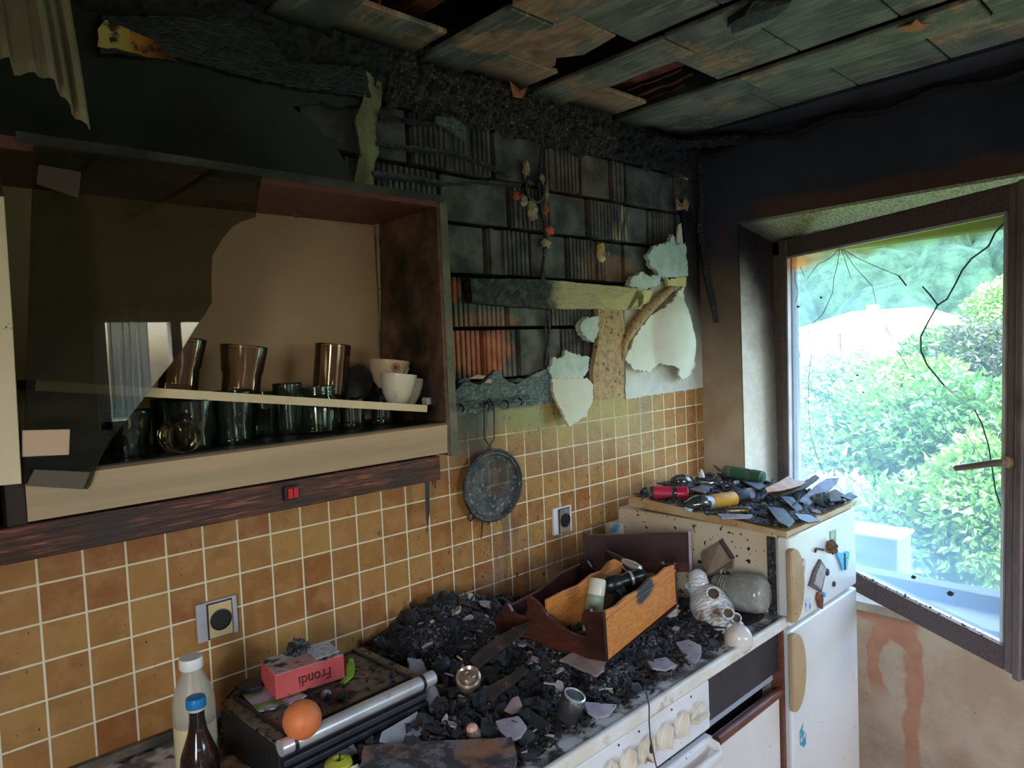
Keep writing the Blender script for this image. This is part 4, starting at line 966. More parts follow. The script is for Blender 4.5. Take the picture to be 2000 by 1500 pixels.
G().lathe([(.034, 0), (.037, .004), (.037, .066), (.033, .074), (.033, .080), (.036, .081), (.036, .084), (.033, .085), (.033, .088), (.036, .089), (.036, .092), (.033, .093), (.030, .093), (.030, .074), (.034, .062), (.034, .006), (.001, .004)], 32, None, True, False).obj('body', M['greenglass'], jr, smooth=True, local=True)
br_ = thing('round_glass', 'round brown glass lying on its side at the front of the cabinet floor', 'glass', (atY(345, 880, -.22).x, -.215, Z0 + .03))
G().lathe([(.001, -.002), (.022, 0), (.029, .006), (.030, .03), (.026, .05), (.024, .05), (.027, .03), (.001, .004)], 28, Matrix.Rotation(PI / 2, 4, 'X'), False, False).obj('bowl', M['tumbler'], br_, smooth=True, local=True)
g = G(); p = atY(478, 800, -.12); g.tube([Vector((p.x + .012, -.12, Z0 + .01)), Vector((p.x - .006, -.12, Z0 + .105))], .0016, 6); tag(g.obj('straw', M['shelfedge']), 'thin pale straw leaning in a dim glass on the cabinet floor', 'straw')
# curtain scrap in the top left corner
g = G(); vs_, fs = [], []; nx_, nz_ = 60, 14
for i in range(nx_ + 1):
    u = i / nx_; x = -2.42 + .325 * u
    zb = 1.985 + .012 * math.cos(u * 9) + (.02 if u < .72 else 0) - .03 * max(0, u - .85) / .15
    for j in range(nz_ + 1):
        v = j / nz_; z = 2.325 + (zb - 2.325) * v
        xx = x - (.03 if u > .8 else .012) * (1 - v) ** 1.2 * (u > .5) + .006 * v
        vs_.append((xx, -.33 + .010 * math.sin(u * 95) * (.5 + .5 * v) + .022 * math.sin(u * 21), z))
for i in range(nx_):
    for j in range(nz_):
        a = i * (nz_ + 1) + j; fs.append((a, a + nz_ + 1, a + nz_ + 2, a + 1))
g.add(vs_, fs)
M['curtain'] = std('smoked_ribbed_curtain', lin(150, 142, 112), lin(126, 116, 92), 6, rough=.9, layers=[(lin(86, 62, 50), 5, .6, .8)])
o = g.obj('curtain', M['curtain'], smooth=True); md = o.modifiers.new('th', 'SOLIDIFY'); md.thickness = .0015
tag(o, 'pale ribbed curtain scrap hanging in the top left corner', 'curtain')
# ------------------------------------------------------------------ worktop and the units under it
wt = thing('worktop', 'white edged worktop running along the tiled wall to the fridge', 'worktop', (-1.6, -.3, .85))
G().box((-1.60, -.303, .8645), (1.955, .600, .028)).obj('board', M['worktop'], wt)
G().box((-1.60, -.6095, .8665), (1.955, .015, .030)).obj('front_edge', M['edge'], wt, bevel=.006, seg=3)
G().box((-1.60, -.008, .888), (1.955, .014, .018)).obj('back_trim', std('trim_strip', lin(120, 112, 96), lin(60, 56, 50), 12, rough=.5), wt, bevel=.003)

ov = thing('oven', 'white built-in oven with cream knobs under the worktop', 'oven', (-1.24, -.3, .1))
G().box((-1.245, -.30, .47), (.498, .58, .74)).obj('body', M['white'], ov)
G().box((-1.245, -.598, .790), (.495, .022, .112)).obj('control_panel', M['white'], ov, bevel=.004)
for i, (px, py) in enumerate([(1365, 1400), (1332, 1421), (1300, 1440), (1264, 1461), (1228, 1484), (1192, 1508)]):
    c = atY(px, py, -.618); c.z = .793
    Mk = Matrix.Translation((c.x, -.609, c.z)) @ Matrix.Rotation(PI / 2, 4, 'X') @ Matrix.Rotation((-.12 if i else 1.5), 4, 'Z')
    kb = G().lathe([(.0235, 0), (.0245, .003), (.0235, .007), (.001, .0085)], 30, Mk).obj('knob', M['knob'], ov, smooth=True)
    gg = G(); prf = [(-.0215, -.010), (-.016, -.022), (-.006, -.025), (0, -.018), (.006, -.025), (.016, -.022), (.0215, -.010), (.0195, .006), (.011, .022), (0, .033), (-.011, .022), (-.0195, .006)]
    gg.prism(prf, .006, .013, Mk)
    gg.prism([(-.0045, -.018), (.0045, -.018), (.004, .010), (0, .031), (-.004, .010)], .012, .027, Mk)
    gg.obj('grip', M['knob'], kb, bevel=.0025)
for i, (px, py) in enumerate([(1350, 1380), (1312, 1400), (1248, 1438), (1208, 1458)]):
    c = atY(px, py - 16, -.6095); g = G(); g.lathe([(.0025, 0), (.0025, .001)], 10, Matrix.Translation((c.x, -.609, .835)) @ Matrix.Rotation(PI / 2, 4, 'X')); g.obj('mark', M['black'], ov)
dp = G(); dp.box((-1.245, -.602, .47), (.495, .026, .50)); dpo = dp.obj('door', M['white'], ov, bevel=.006)
G().box((-1.245, -.6155, .44), (.36, .004, .30)).obj('window', M['black'], dpo, bevel=.002)
hx0, hx1 = -1.455, -1.015
G().tube([(hx1, -.612, .712), (hx1, -.632, .709), (hx1 - .012, -.648, .700), (hx0 + .012, -.648, .700), (hx0, -.632, .709), (hx0, -.612, .712)], .0105, 10).obj('handle', M['edge'], dpo, smooth=True)
G().box((-1.245, -.594, .728), (.495, .01, .012)).obj('gap_trim', M['black'], ov)
# burnt thread hanging over the knobs
g = G(); g.tube([atY(px, py, -.640) for px, py in [(1262, 1352), (1268, 1380), (1268, 1410), (1270, 1440), (1272, 1452), (1278, 1480), (1284, 1505)]], .0014, 5)
p = atY(1272, 1463, -.641); g.ball(p, (.0035, .003, .010), 2, .4, 20, 3)
tag(g.obj('burnt_wire', M['char']), 'thin burnt wire dangling over the oven knobs', 'wire')

un = thing('base_unit', 'base unit with dark drawer front and pale door, between oven and fridge', 'base cabinet', (-.81, -.3, .1))
G().box((-.815, -.28, .47), (.345, .54, .74)).obj('body', M['cabdark'], un)
G().box((-.815, -.592, .795), (.346, .02, .104)).obj('drawer', M['drawer'], un, bevel=.002)
G().box((-.81, -.575, .728), (.352, .02, .03)).obj('recess_strip', std('blueish_strip', lin(170, 178, 188), rough=.35), un)
dd = G(); dd.box((-.818, -.594, .40), (.325, .02, .58)); dd = dd.obj('door', M['doorwhite'], un, bevel=.003)
g = G(); g.tube([(-.967, -.605, .690), (-.655, -.605, .690)], .012, 10); g.obj('handle_bar', M['brownwood'], dd, smooth=True)
g = G(); g.box((-.645, -.596, .45), (.014, .03, .80)); g.obj('side_post', M['brownwood'], un)

# ------------------------------------------------------------------ fridge
fr = thing('fridge', 'white fridge with beige oval handles and magnets beside the window', 'fridge', (-.395, -.33, .05))
FX0, FX1, FY = -.619, -.172, -.620
G().box(((FX0 + FX1) / 2, -.325, .58), (FX1 - FX0, .52, 1.03)).obj('body', M['fridge_side'], fr, bevel=.006)
d1 = G().box(((FX0 + FX1) / 2, -.603, .968), (FX1 - FX0, .034, .236)).obj('freezer_door', M['fridge'], fr, bevel=.008, seg=3)
d2 = G().box(((FX0 + FX1) / 2, -.603, .46), (FX1 - FX0, .034, .762)).obj('fridge_door', M['fridge'], fr, bevel=.008, seg=3)
# laminate top, its rear end prised up
sl = G(); sl.add([(FX0 - .01, -.622, 1.0925), (FX1 + .004, -.622, 1.0925), (FX1 + .004, -.115, 1.108), (FX0 - .01, -.115, 1.108),
                  (FX0 - .01, -.622, 1.106), (FX1 + .004, -.622, 1.106), (FX1 + .004, -.115, 1.141), (FX0 - .01, -.115, 1.141)], [(0, 3, 2, 1), (4, 5, 6, 7), (0, 1, 5, 4), (1, 2, 6, 5), (2, 3, 7, 6), (3, 0, 4, 7)])
sl.obj('top_board', M['slab'], fr, bevel=.0015, seg=1)
def oval(z0, z1, parent):
    g = G(); n = 20; zc = (z0 + z1) / 2; h = (z1 - z0) / 2
    pts = [(FX0 - .028 + .0, zc - h)] if False else []
    for i in range(n + 1):
        a = -PI / 2 + PI * i / n; pts.append((FX0 - .002 + .060 * max(0, math.cos(a)) ** .9, zc + h * math.sin(a)))
    pts += [(FX0 - .018, zc + h * .96), (FX0 - .018, zc - h * .96)]
    g.prism(pts, 0, .016, wallM(FY)); return g.obj('handle', M['beige'], parent, bevel=.004, smooth=False)
oval(.868, 1.062, d1); oval(.632, .838, d2)
g = G(); g.box((FX0 - .003, -.575, .96), (.010, .02, .25)); g.obj('door_seal', M['char_ash'], fr)
# magnets on the freezer door
def onf(px, py): return atY(px, py, FY - .001)
def fpoly(pts, d0, d1): 
    P = [onf(*p) for p in pts]; return G().prism([(p.x, p.z) for p in P], d0, d1, wallM(FY - .0005))
bf = thing('butterfly_magnet', 'bright blue butterfly magnet on the freezer door', 'magnet', onf(1641, 1094))
M['blue'] = std('butterfly_blue', lin(66, 176, 226), lin(90, 200, 240), 40, rough=.4, layers=[(lin(20, 60, 90), 60, .64, .7)])
zz = lambda x, y: (1530 + x / 7.5, 1000 + y / 7.5)
fpoly([zz(*p) for p in [(762, 575), (800, 590), (866, 612), (866, 840), (845, 848), (825, 770), (795, 690), (770, 640)]], .002, .006).obj('wing', M['blue'], bf)
fpoly([zz(*p) for p in [(876, 612), (925, 572), (942, 580), (935, 660), (918, 740), (905, 842), (878, 846)]], .002, .006).obj('wing', M['blue'], bf)
fpoly([zz(*p) for p in [(864, 605), (878, 605), (880, 835), (868, 840)]], 0, .008).obj('body', M['black'], bf)
ph = fpoly([zz(*p) for p in [(682, 285), (768, 255), (768, 485), (690, 510)]], 0, .0015).obj('picture_magnet', std('faded_photo', lin(120, 140, 128), lin(176, 190, 176), 60, rough=.4))
tag(ph, 'small greenish upright picture magnet at the top of the freezer door', 'magnet')
kw = thing('decor_magnet', 'brown furry knob-shaped magnet with a thin tail on the freezer door', 'magnet', onf(1617, 1068))
M['fur'] = std('brown_fur', lin(140, 104, 70), lin(90, 64, 44), 60, rough=.9, bump=.8, bsc=200)
p = onf(1617, 1067); G().ball(p - Vector((0, .012, 0)), (.020, .013, .018), 3, .4, 26, 4).obj('head', M['fur'], kw, smooth=True)
G().tube([onf(1604, 1073) - Vector((0, .006, 0)), onf(1596, 1071) - Vector((0, .005, 0)), onf(1591, 1072) - Vector((0, .004, 0)), onf(1589, 1078) - Vector((0, .004, 0))], .0035, 6).obj('tail', M['black'], kw, smooth=True)
kt = thing('framed_magnet', 'tilted dark framed picture magnet with drawn lines on the freezer door', 'magnet', onf(1595, 1125))
fpoly([zz(*p) for p in [(520, 690), (605, 830), (535, 1170), (360, 1075), (430, 850)]], 0, .006).obj('frame', M['frame'], kt)
t = T('engraved_picture'); wv = t.n('ShaderNodeTexWave'); t.put(wv.inputs['Vector'], t.obj); wv.inputs['Scale'].default_value = 60; wv.inputs['Distortion'].default_value = 9
t.done(t.mx(wv.outputs[1], lin(226, 222, 214), lin(64, 58, 60)), .4)
fpoly([zz(*p) for p in [(522, 740), (590, 835), (520, 1130), (415, 1045), (455, 900)]], .006, .0075).obj('picture', t.mat, kt)
fc = thing('figure_magnet', 'brown figurine magnet with a blue patch at the bottom edge of the freezer door', 'magnet', onf(1596, 1172))
fpoly([zz(*p) for p in [(480, 1170), (545, 1170), (556, 1270), (548, 1420), (500, 1400), (462, 1270)]], 0, .008).obj('body', M['brownwood'], fc, bevel=.003)
p = onf(1605, 1160); G().ball(p - Vector((0, .006, 0)), (.008, .006, .008), 2).obj('patch', M['blue'], fc, smooth=True)
for i, (x, y, rx, rz, m, lab) in enumerate([(637, 880, .0085, .010, 'drawer', 'oval grey magnet beside the tilted framed picture on the freezer door'), (733, 1052, .007, .0078, 'drawer', 'small round dark magnet at the lower middle of the freezer door')]):
    p = onf(*zz(x, y)); g = G(); g.lathe([(1, 0), (1.05, .003), (.8, .005), (.001, .0055)], 24, Matrix.Translation(p) @ Matrix.Rotation(PI / 2, 4, 'X') @ Matrix.Diagonal((rx, rz, 1, 1))); tag(g.obj('round_magnet', M[m], smooth=True), lab, 'magnet')
st = fpoly([zz(*p) for p in [(318, 1280), (345, 1255), (395, 1260), (405, 1330), (398, 1450), (340, 1470), (322, 1400)]], 0, .001).obj('sticker', std('pale_sticker', lin(206, 210, 222), lin(120, 110, 130), 70, .55, .62, rough=.5)); tag(st, 'pale sticker beside the upper oval handle on the freezer door', 'sticker')
st = fpoly([zz(*p) for p in [(255, 690), (300, 670), (322, 700), (318, 900), (300, 860), (270, 760)]], 0, .001).obj('sticker', std('reddish_sticker', lin(214, 190, 180), lin(170, 80, 70), 50, .5, .6, rough=.5)); tag(st, 'narrow reddish sticker behind the rim of the upper oval handle', 'sticker')
st = fpoly([(1562, 1430), (1569, 1412), (1567, 1425), (1574, 1432), (1574, 1452), (1570, 1460), (1563, 1455)], 0, .001).obj('sticker', std('blue_sticker', lin(60, 150, 176), lin(200, 214, 216), 60, .5, .6, rough=.5)); tag(st, 'torn blue sticker low on the main fridge door', 'sticker')

# ------------------------------------------------------------------ sockets on the tiles
def socket(px, py, w_, h_, label, plate_m, ins_m):
    c = atY(px, py, 0); s_ = thing('wall_socket', label, 'socket', (c.x, 0, c.z), (0, 0, 0), 'wall sockets on the tiles')
    G().box((c.x, -.005, c.z), (w_, .010, h_)).obj('plate', M[plate_m], s_, bevel=.002)
    G().box((c.x + .004, -.0112, c.z), (w_ * .62, .003, h_ * .93)).obj('surround', M['black'], s_)
    i_ = G(); i_.box((c.x + .004, -.0125, c.z), (w_ * .57, .006, h_ * .88)); i_ = i_.obj('insert', M[ins_m], s_, bevel=.001)
    Ms = Matrix.Translation((c.x + .004, -.0155, c.z)) @ Matrix.Rotation(PI / 2, 4, 'X')
    G().lathe([(.0215, .0), (.0215, .0015), (.0195, .002), (.0190, .0005), (.001, .0003)], 28, Ms, True, False).obj('well', M['black'], s_, smooth=True)
    for k in (-1, 1): G().lathe([(.0024, .0004), (.0024, .0012)], 10, Ms @ Matrix.Translation((k * .0085, 0, 0))).obj('pin_hole', M['drawer'], s_)
    return s_
M['silver'] = std('silver_plate', lin(176, 178, 188), lin(196, 198, 206), 14, rough=.35, metal=.2, specks=lin(60, 50, 44), spk=(70, .7, .72))
M['ivory'] = std('ivory_insert', lin(206, 178, 128), lin(216, 190, 142), 12, rough=.5, specks=lin(60, 50, 40), spk=(70, .7, .72))
M['greyins'] = std('sooty_insert', lin(150, 138, 118), lin(110, 100, 88), 14, rough=.5)
socket(422, 1207, .081, .078, 'wall socket with silver plate above the white bottle', 'silver', 'ivory')
socket(1095, 1015, .080, .080, 'sooty wall socket with white frame right of the hanging strainer', 'white', 'greyins')

# ------------------------------------------------------------------ round strainer hanging from the hook rail
sn = thing('strainer', 'blackened round wire strainer hanging by its loop handle from the hook rail', 'strainer', atY(957, 780, -.02))
cc = atY(964, 948, -.026); Ms = Matrix.Translation(cc) @ Matrix.Rotation(PI / 2, 4, 'X')
RX, RZ = .1035, .0955
def ell(r, n=48): return [Ms @ Vector((RX * r * math.cos(2 * PI * k / n), RZ * r * math.sin(2 * PI * k / n), 0)) for k in range(n)]
G().tube(ell(1.0), .0045, 8, True).obj('rim', M['char_ash'], sn, smooth=True)
t = T('sooted_mesh'); L = t.xyz()
def msh():
    n1 = t.noise(26, 6); sootf = t.sm(n1, .36, .62)
    b = t.n('ShaderNodeBsdfPrincipled'); t.put(b.inputs['Base Color'], t.mx(t.sm(t.noise(90, 5), .55, .7), t.mx(sootf, lin(92, 90, 86), lin(46, 47, 50)), lin(150, 150, 154))); b.inputs['Roughness'].default_value = .6
    nr = t.bump(t.noise(160, 4), .8, .003); t.nt.links.new(nr, b.inputs['Normal'])
    tr = t.n('ShaderNodeBsdfTransparent')
    d = t.m('ADD', t.m('POWER', t.m('DIVIDE', t.m('SUBTRACT', L[0], cc.x + .022), .055), 2.0), t.m('POWER', t.m('DIVIDE', t.m('SUBTRACT', L[2], cc.z + .012), .060), 2.0))
    f = t.m('MULTIPLY', .38, t.m('SUBTRACT', 1, t.sm(t.m('ADD', d, t.m('MULTIPLY', t.m('SUBTRACT', n1, .5), .8)), .6, 1.1)))
    mxx = t.n('ShaderNodeMixShader'); t.nt.links.new(f, mxx.inputs[0]); t.nt.links.new(b.outputs[0], mxx.inputs[1]); t.nt.links.new(tr.outputs[0], mxx.inputs[2]); t.nt.links.new(mxx.outputs[0], t.out.inputs[0])
msh()
G().lathe([(.99, .001), (.90, .0035), (.86, -.002), (.4, -.006), (.001, -.007)], 48, Ms @ Matrix.Diagonal((RX, RZ, 1, 1)), False, False).obj('mesh', t.mat, sn, smooth=True)
hd = [atY(px, py, -.028) for px, py in [(953, 884), (954, 868), (946, 855), (946, 800), (949, 786), (956, 779), (962, 786), (965, 800), (965, 856), (958, 868), (958, 884)]]
G().tube(hd, .0020, 8).obj('handle', M['black'], sn, smooth=True)
g = G(); g.tube([atY(px, py, -.03) for px, py in [(912, 985), (920, 1000), (926, 1010), (919, 1018), (913, 1012), (918, 998)]], .0022, 6); g.obj('rest_lug', M['black'], sn, smooth=True)
for i, (px, a, b) in enumerate([(942, 1018, 1052), (955, 1016, 1026)]):
    g = G(); g.tube([atY(px, a, -.012), atY(px - 1, (a + b) / 2, -.008), atY(px - 2, b, -.005)], [.0022, .0018, .0010], 6); g.obj('tar_drip', M['char'], sn)

# ------------------------------------------------------------------ countertop grill on the left
gr = thing('countertop_grill', 'black countertop grill with sooty lid and chrome front bar, standing on the worktop', 'grill', (-1.73, -.22, .88), (0, 0, math.radians(2.5)))
L_ = dict(local=True)
gw, gd, gz = .315, .222, .085
G().box((0, 0, gz / 2 - .002), (gw, gd, gz - .006)).obj('body', M['black'], gr, bevel=.003, **L_)
lid = G(); lid.box((0, .004, gz - .001), (gw - .002, gd - .006, .006)); lid = lid.obj('lid', M['grill_top'], gr, bevel=.001, **L_)
g = G()
for sx in (-1, 1): g.box((sx * (gw / 2 - .026), .004, gz + .0035), (.006, gd - .012, .004))
g.box((0, gd / 2 - .006, gz + .0035), (gw - .05, .006, .004)); g.box((0, -gd / 2 + .018, gz + .0035), (gw - .05, .005, .004))
g.obj('rib', M['black'], lid, **L_)
for k in range(4):
    G().box((0, -gd / 2 - .003 - k * .002, gz - .016 - k * .016), (gw - .012, .008, .011)).obj('front_step', M['drawer'], gr, bevel=.002, **L_)
G().tube([(-gw / 2 - .002, -gd / 2 - .012, gz + .001), (gw / 2 + .008, -gd / 2 - .012, gz + .001)], .0135, 20).obj('bar', M['steel'], gr, smooth=True, **L_)
for sx in (-1, 1):
    G().tube([(sx * (gw / 2 - .022) - .003, -gd / 2 - .012, gz + .001), (sx * (gw / 2 - .022) + .003, -gd / 2 - .012, gz + .001)], .0150, 20).obj('bar_ring', M['black'], gr, smooth=True, **L_)
GT = .88 + gz + .004

# ------------------------------------------------------------------ things on and around the grill
M['boxred'] = std('red_carton', lin(206, 92, 90), lin(192, 74, 74), 8, rough=.6, specks=lin(60, 20, 20), spk=(70, .70, .73))
a0 = atZ(539.4, 1368, GT + .003); a1 = atZ(673.8, 1323.9, GT + .003)
ex = Vector((a1.x - a0.x, a1.y - a0.y, 0)); wl = ex.length
bx = thing('tea_carton', 'red carton lettered Frondi lying upside down on the grill lid', 'carton', a0, (0, 0, math.atan2(ex.y, ex.x)))
G().box((wl / 2, .044, .0235), (wl, .088, .046)).obj('box', M['boxred'], bx, bevel=.001, **L_)
t = T('ashy_carton_top'); t.done(t.mx(t.sm(t.noise(34, 6, rough=.7), .46, .6), t.mx(t.sm(t.noise(9, 4), .45, .6), lin(206, 150, 146), lin(196, 200, 206)), lin(40, 36, 38)), .8)
G().box((wl / 2, .044, .047), (wl - .001, .087, .001)).obj('ash_film', t.mat, bx, **L_)
t = T('printed_paper'); wv = t.n('ShaderNodeTexWave'); t.put(wv.inputs['Vector'], t.obj); wv.inputs['Scale'].default_value = 90; wv.bands_direction = 'Y'
t.done(t.mx(t.m('MULTIPLY', t.sm(wv.outputs[1], .55, .8), t.sm(t.noise(120, 2), .45, .55)), lin(206, 212, 220), lin(90, 90, 96)), .8)
G().box((wl - .026, .050, .0485), (.050, .070, .001)).obj('paper_panel', t.mat, bx, **L_)
fo = bpy.data.curves.new('lettering', 'FONT'); fo.body = 'Frondi'; fo.size = .029; fo.extrude = .0003; fo.align_x = 'CENTER'
fob = bpy.data.objects.new('lettering_tmp', fo); C.objects.link(fob)
dg = bpy.context.evaluated_depsgraph_get(); me = bpy.data.meshes.new_from_object(fob.evaluated_get(dg)); bpy.data.objects.remove(fob)
me.materials.clear(); me.materials.append(std('dark_print', lin(70, 18, 24), rough=.6))
fx = sorted(v.co.x for v in me.vertices if abs(v.co.y) < 1e-4); runs = []
for x in fx:
    if runs and x - runs[-1][1] < .0045: runs[-1][1] = x
    else: runs.append([x, x])
sg = G()
for a_, b_ in runs:      # slab serifs at the feet of the stems
    sg.box(((a_ + b_) / 2, .0005, 0), (b_ - a_ + .0034, .0012, .0006))
for v in me.vertices: v.co.x *= .86
for (x, y, z) in sg.v: pass
bmx = bmesh.new(); bmx.from_mesh(me); off = [bmx.verts.new((x * .86, y, z)) for (x, y, z) in sg.v]
for f in sg.f: bmx.faces.new([off[i] for i in f])
bmx.to_mesh(me); bmx.free()
le = bpy.data.objects.new('lettering', me); C.objects.link(le); le.parent = bx
le.matrix_basis = Matrix.Translation((wl * .56, -.0006, .030)) @ Matrix.Rotation(PI / 2, 4, 'X') @ Matrix.Rotation(PI, 4, 'Z')
# lump of charcoal on the carton
tag(G().ball((a0.x + ex.normalized().x * .075, a0.y + .055, GT + .003 + .061), (.019, .016, .014), 3, .9, 26, 9).obj('charcoal_lump', M['char_ash'], smooth=True, angle=30), 'charcoal lump on top of the red carton', 'charcoal')
# sachet under the carton
t = T('sachet'); Lx = t.xyz(t.obj)
t.done(t.mx(t.sm(t.noise(26, 4), .45, .6), t.mx(t.sm(t.noise(14, 3), .4, .6), lin(120, 176, 60), lin(66, 110, 40)), lin(176, 170, 200)), .4)
P = [atZ(px, py, GT + .002) for px, py in [(505, 1335), (470, 1352), (488, 1372), (505, 1390), (540, 1383), (580, 1370), (600, 1358), (560, 1340)]]
g = G(); g.prism([(p.x, p.y) for p in P], GT, GT + .0028); tag(g.obj('sachet', t.mat, bevel=.001), 'green and violet sachet squashed under the red carton', 'sachet')
P = [atZ(px, py, GT + .004) for px, py in [(458, 1345), (478, 1332), (508, 1326), (515, 1345), (490, 1352), (470, 1352)]]
tag(G().prism([(p.x, p.y) for p in P], GT + .001, GT + .012).obj('dark_pouch', std('dark_violet_pouch', lin(40, 34, 46), lin(56, 48, 60), 20, rough=.5), bevel=.004), 'dark pouch behind the left end of the red carton', 'pouch')
P = [atZ(px, py, GT + .003) for px, py in [(676, 1302), (682, 1288), (690, 1285), (694, 1305), (690, 1320), (674, 1334), (662, 1333), (676, 1320)]]
o = G().prism([(p.x, p.y) for p in P], GT, GT + .002).obj('green_wrapper', std('lime_wrapper', lin(150, 206, 50), lin(110, 170, 40), 30, rough=.35), bevel=.0005)
for v in o.data.vertices: v.co.z += .006 * abs(noise.noise(v.co * 40))
tag(o, 'crumpled lime green wrapper at the right end of the red carton', 'wrapper')
oc = atZ(590, 1405, GT + .031); oc.z = GT + .031
og = thing('orange', 'orange dusted with soot behind the chrome bar of the grill', 'fruit', oc)
M['orange'] = std('orange_peel', lin(230, 136, 84), lin(224, 122, 66), 6, rough=.5, bump=.35, bsc=260, layers=[(lin(90, 50, 26), 60, .63, .72)], bd=.001)
G().ball(oc, .032, 4).obj('peel', M['orange'], og, smooth=True, angle=None)
p = oc + (CAM - oc).normalized() * .0305 + Vector((.004, 0, -.001)); G().ball(p, .0028, 2, .3).obj('stem_scar', M['char'], og, smooth=True)
cz_ = atZ(636, 1354, GT + .006); tag(G().lathe([(.0095, 0), (.010, .003), (.0085, .009), (.004, .010), (.004, .0085), (.001, .0085)], 20, Matrix.Translation((cz_.x, cz_.y, GT)) @ Matrix.Rotation(.5, 4, 'X')).obj('bottle_cap', M['steel'], smooth=True), 'small pale cap between the orange and the red carton', 'cap')
P = [atZ(px, py, z) for px, py, z in [(492, 1330, GT + .006), (474, 1334, GT + .010), (458, 1344, GT + .008), (446, 1358, GT - .01), (438, 1372, GT - .03), (434, 1392, GT - .06)]]
tag(G().tube(P, .003, 7).obj('power_cord', M['black'], smooth=True), 'black cord looping off the left rear corner of the grill lid', 'cord')
# bottles at the left
def mat_milk():
    t = T('milky_plastic'); X = t.xyz()
    lev = t.sm(X[2], .985, .990)
    col = t.mx(lev, lin(216, 202, 158), lin(210, 206, 192))
    b = t.n('ShaderNodeBsdfPrincipled'); t.put(b.inputs['Base Color'], t.mx(t.m('GREATER_THAN', t.noise(80, 3), .72), col, lin(70, 60, 50))); b.inputs['Roughness'].default_value = .35
    tr = t.n('ShaderNodeBsdfTransparent'); t.put(tr.inputs[0], (.9, .88, .8, 1))
    m_ = t.n('ShaderNodeMixShader'); t.put(m_.inputs[0], t.m('MULTIPLY', lev, .48)); t.nt.links.new(b.outputs[0], m_.inputs[1]); t.nt.links.new(tr.outputs[0], m_.inputs[2]); t.nt.links.new(m_.outputs[0], t.out.inputs[0]); return t.mat
wb = thing('milk_bottle', 'white translucent milk bottle with white cap beside the grill', 'bottle', (-1.963, -.19, .879))
G().lathe([(.032, 0), (.0345, .006), (.0345, .135), (.0335, .150), (.027, .172), (.019, .190), (.0165, .197), (.0165, .204)], 36, Matrix.Translation((-1.963, -.19, .879))).obj('body', mat_milk(), wb, smooth=True)
G().lathe([(.0185, .202), (.0195, .204), (.0195, .219), (.0185, .221), (.001, .2215)], 36, Matrix.Translation((-1.963, -.19, .879))).obj('cap', std('white_cap_plastic', lin(236, 238, 238), rough=.35), wb, smooth=True)
bb = thing('cola_bottle', 'dark glass bottle with bright blue cap standing before the milk bottle', 'bottle', (-1.991, -.29, .879))
M['cola'] = std('dark_brown_glass', lin(40, 20, 18), lin(26, 20, 24), 10, rough=.12, coat=.4, layers=[(lin(90, 92, 110), 60, .60, .68)])
G().lathe([(.027, 0), (.0295, .005), (.0295, .085), (.028, .100), (.021, .120), (.0145, .140), (.0118, .158), (.0112, .178)], 32, Matrix.Translation((-1.991, -.29, .879))).obj('body', M['cola'], bb, smooth=True)
G().lathe([(.0125, .174), (.0135, .176), (.0130, .179)], 24, Matrix.Translation((-1.991, -.29, .879))).obj('neck_ring', M['ceramic'], bb, smooth=True)
g = G(); n = 40; 
vs_ = []; prof = [(.0148, .179), (.0150, .190), (.0142, .1945), (.011, .196), (.001, .1963)]
for (r, z) in prof:
    for k in range(n): rr = r * (1 + (.025 if k % 2 else 0) * (z < .193)); vs_.append((-1.991 + rr * math.cos(2 * PI * k / n), -.29 + rr * math.sin(2 * PI * k / n), .879 + z))
fs = [(i * n + k, i * n + (k + 1) % n, (i + 1) * n + (k + 1) % n, (i + 1) * n + k) for i in range(4) for k in range(n)] + [tuple(range(n - 1, -1, -1)), tuple(4 * n + k for k in range(n))]
g.add(vs_, fs).obj('cap', std('blue_cap', lin(24, 130, 190), lin(18, 116, 176), 10, rough=.35), bb, smooth=True)
# apple and white cap at the bottom edge
ac = atZ(662, 1508, .905); ap = thing('apple', 'yellow green apple in the debris at the bottom edge of the picture', 'fruit', (ac.x, ac.y, .905))
G().lathe([(.001, -.022), (.010, -.025), (.021, -.018), (.027, .002), (.022, .019), (.010, .024), (.001, .018)], 28, Matrix.Translation((ac.x, ac.y, .905)), False, False).obj('skin', std('green_apple', lin(196, 196, 70), lin(150, 160, 50), 8, rough=.35, layers=[(lin(90, 60, 30), 14, .62, .74)]), ap, smooth=True)
G().tube([(ac.x, ac.y, .92), (ac.x + .004, ac.y, .936)], .0012, 5).obj('stem', M['char'], ap)
wc_ = atZ(690, 1506, .91); tag(G().lathe([(.013, -.004), (.0135, .0), (.0125, .006), (.001, .007)], 24, Matrix.Translation(wc_) @ Matrix.Rotation(-.7, 4, 'X')).obj('bottle_cap', M['ceramic'], smooth=True), 'white bottle cap beside the green apple', 'cap')
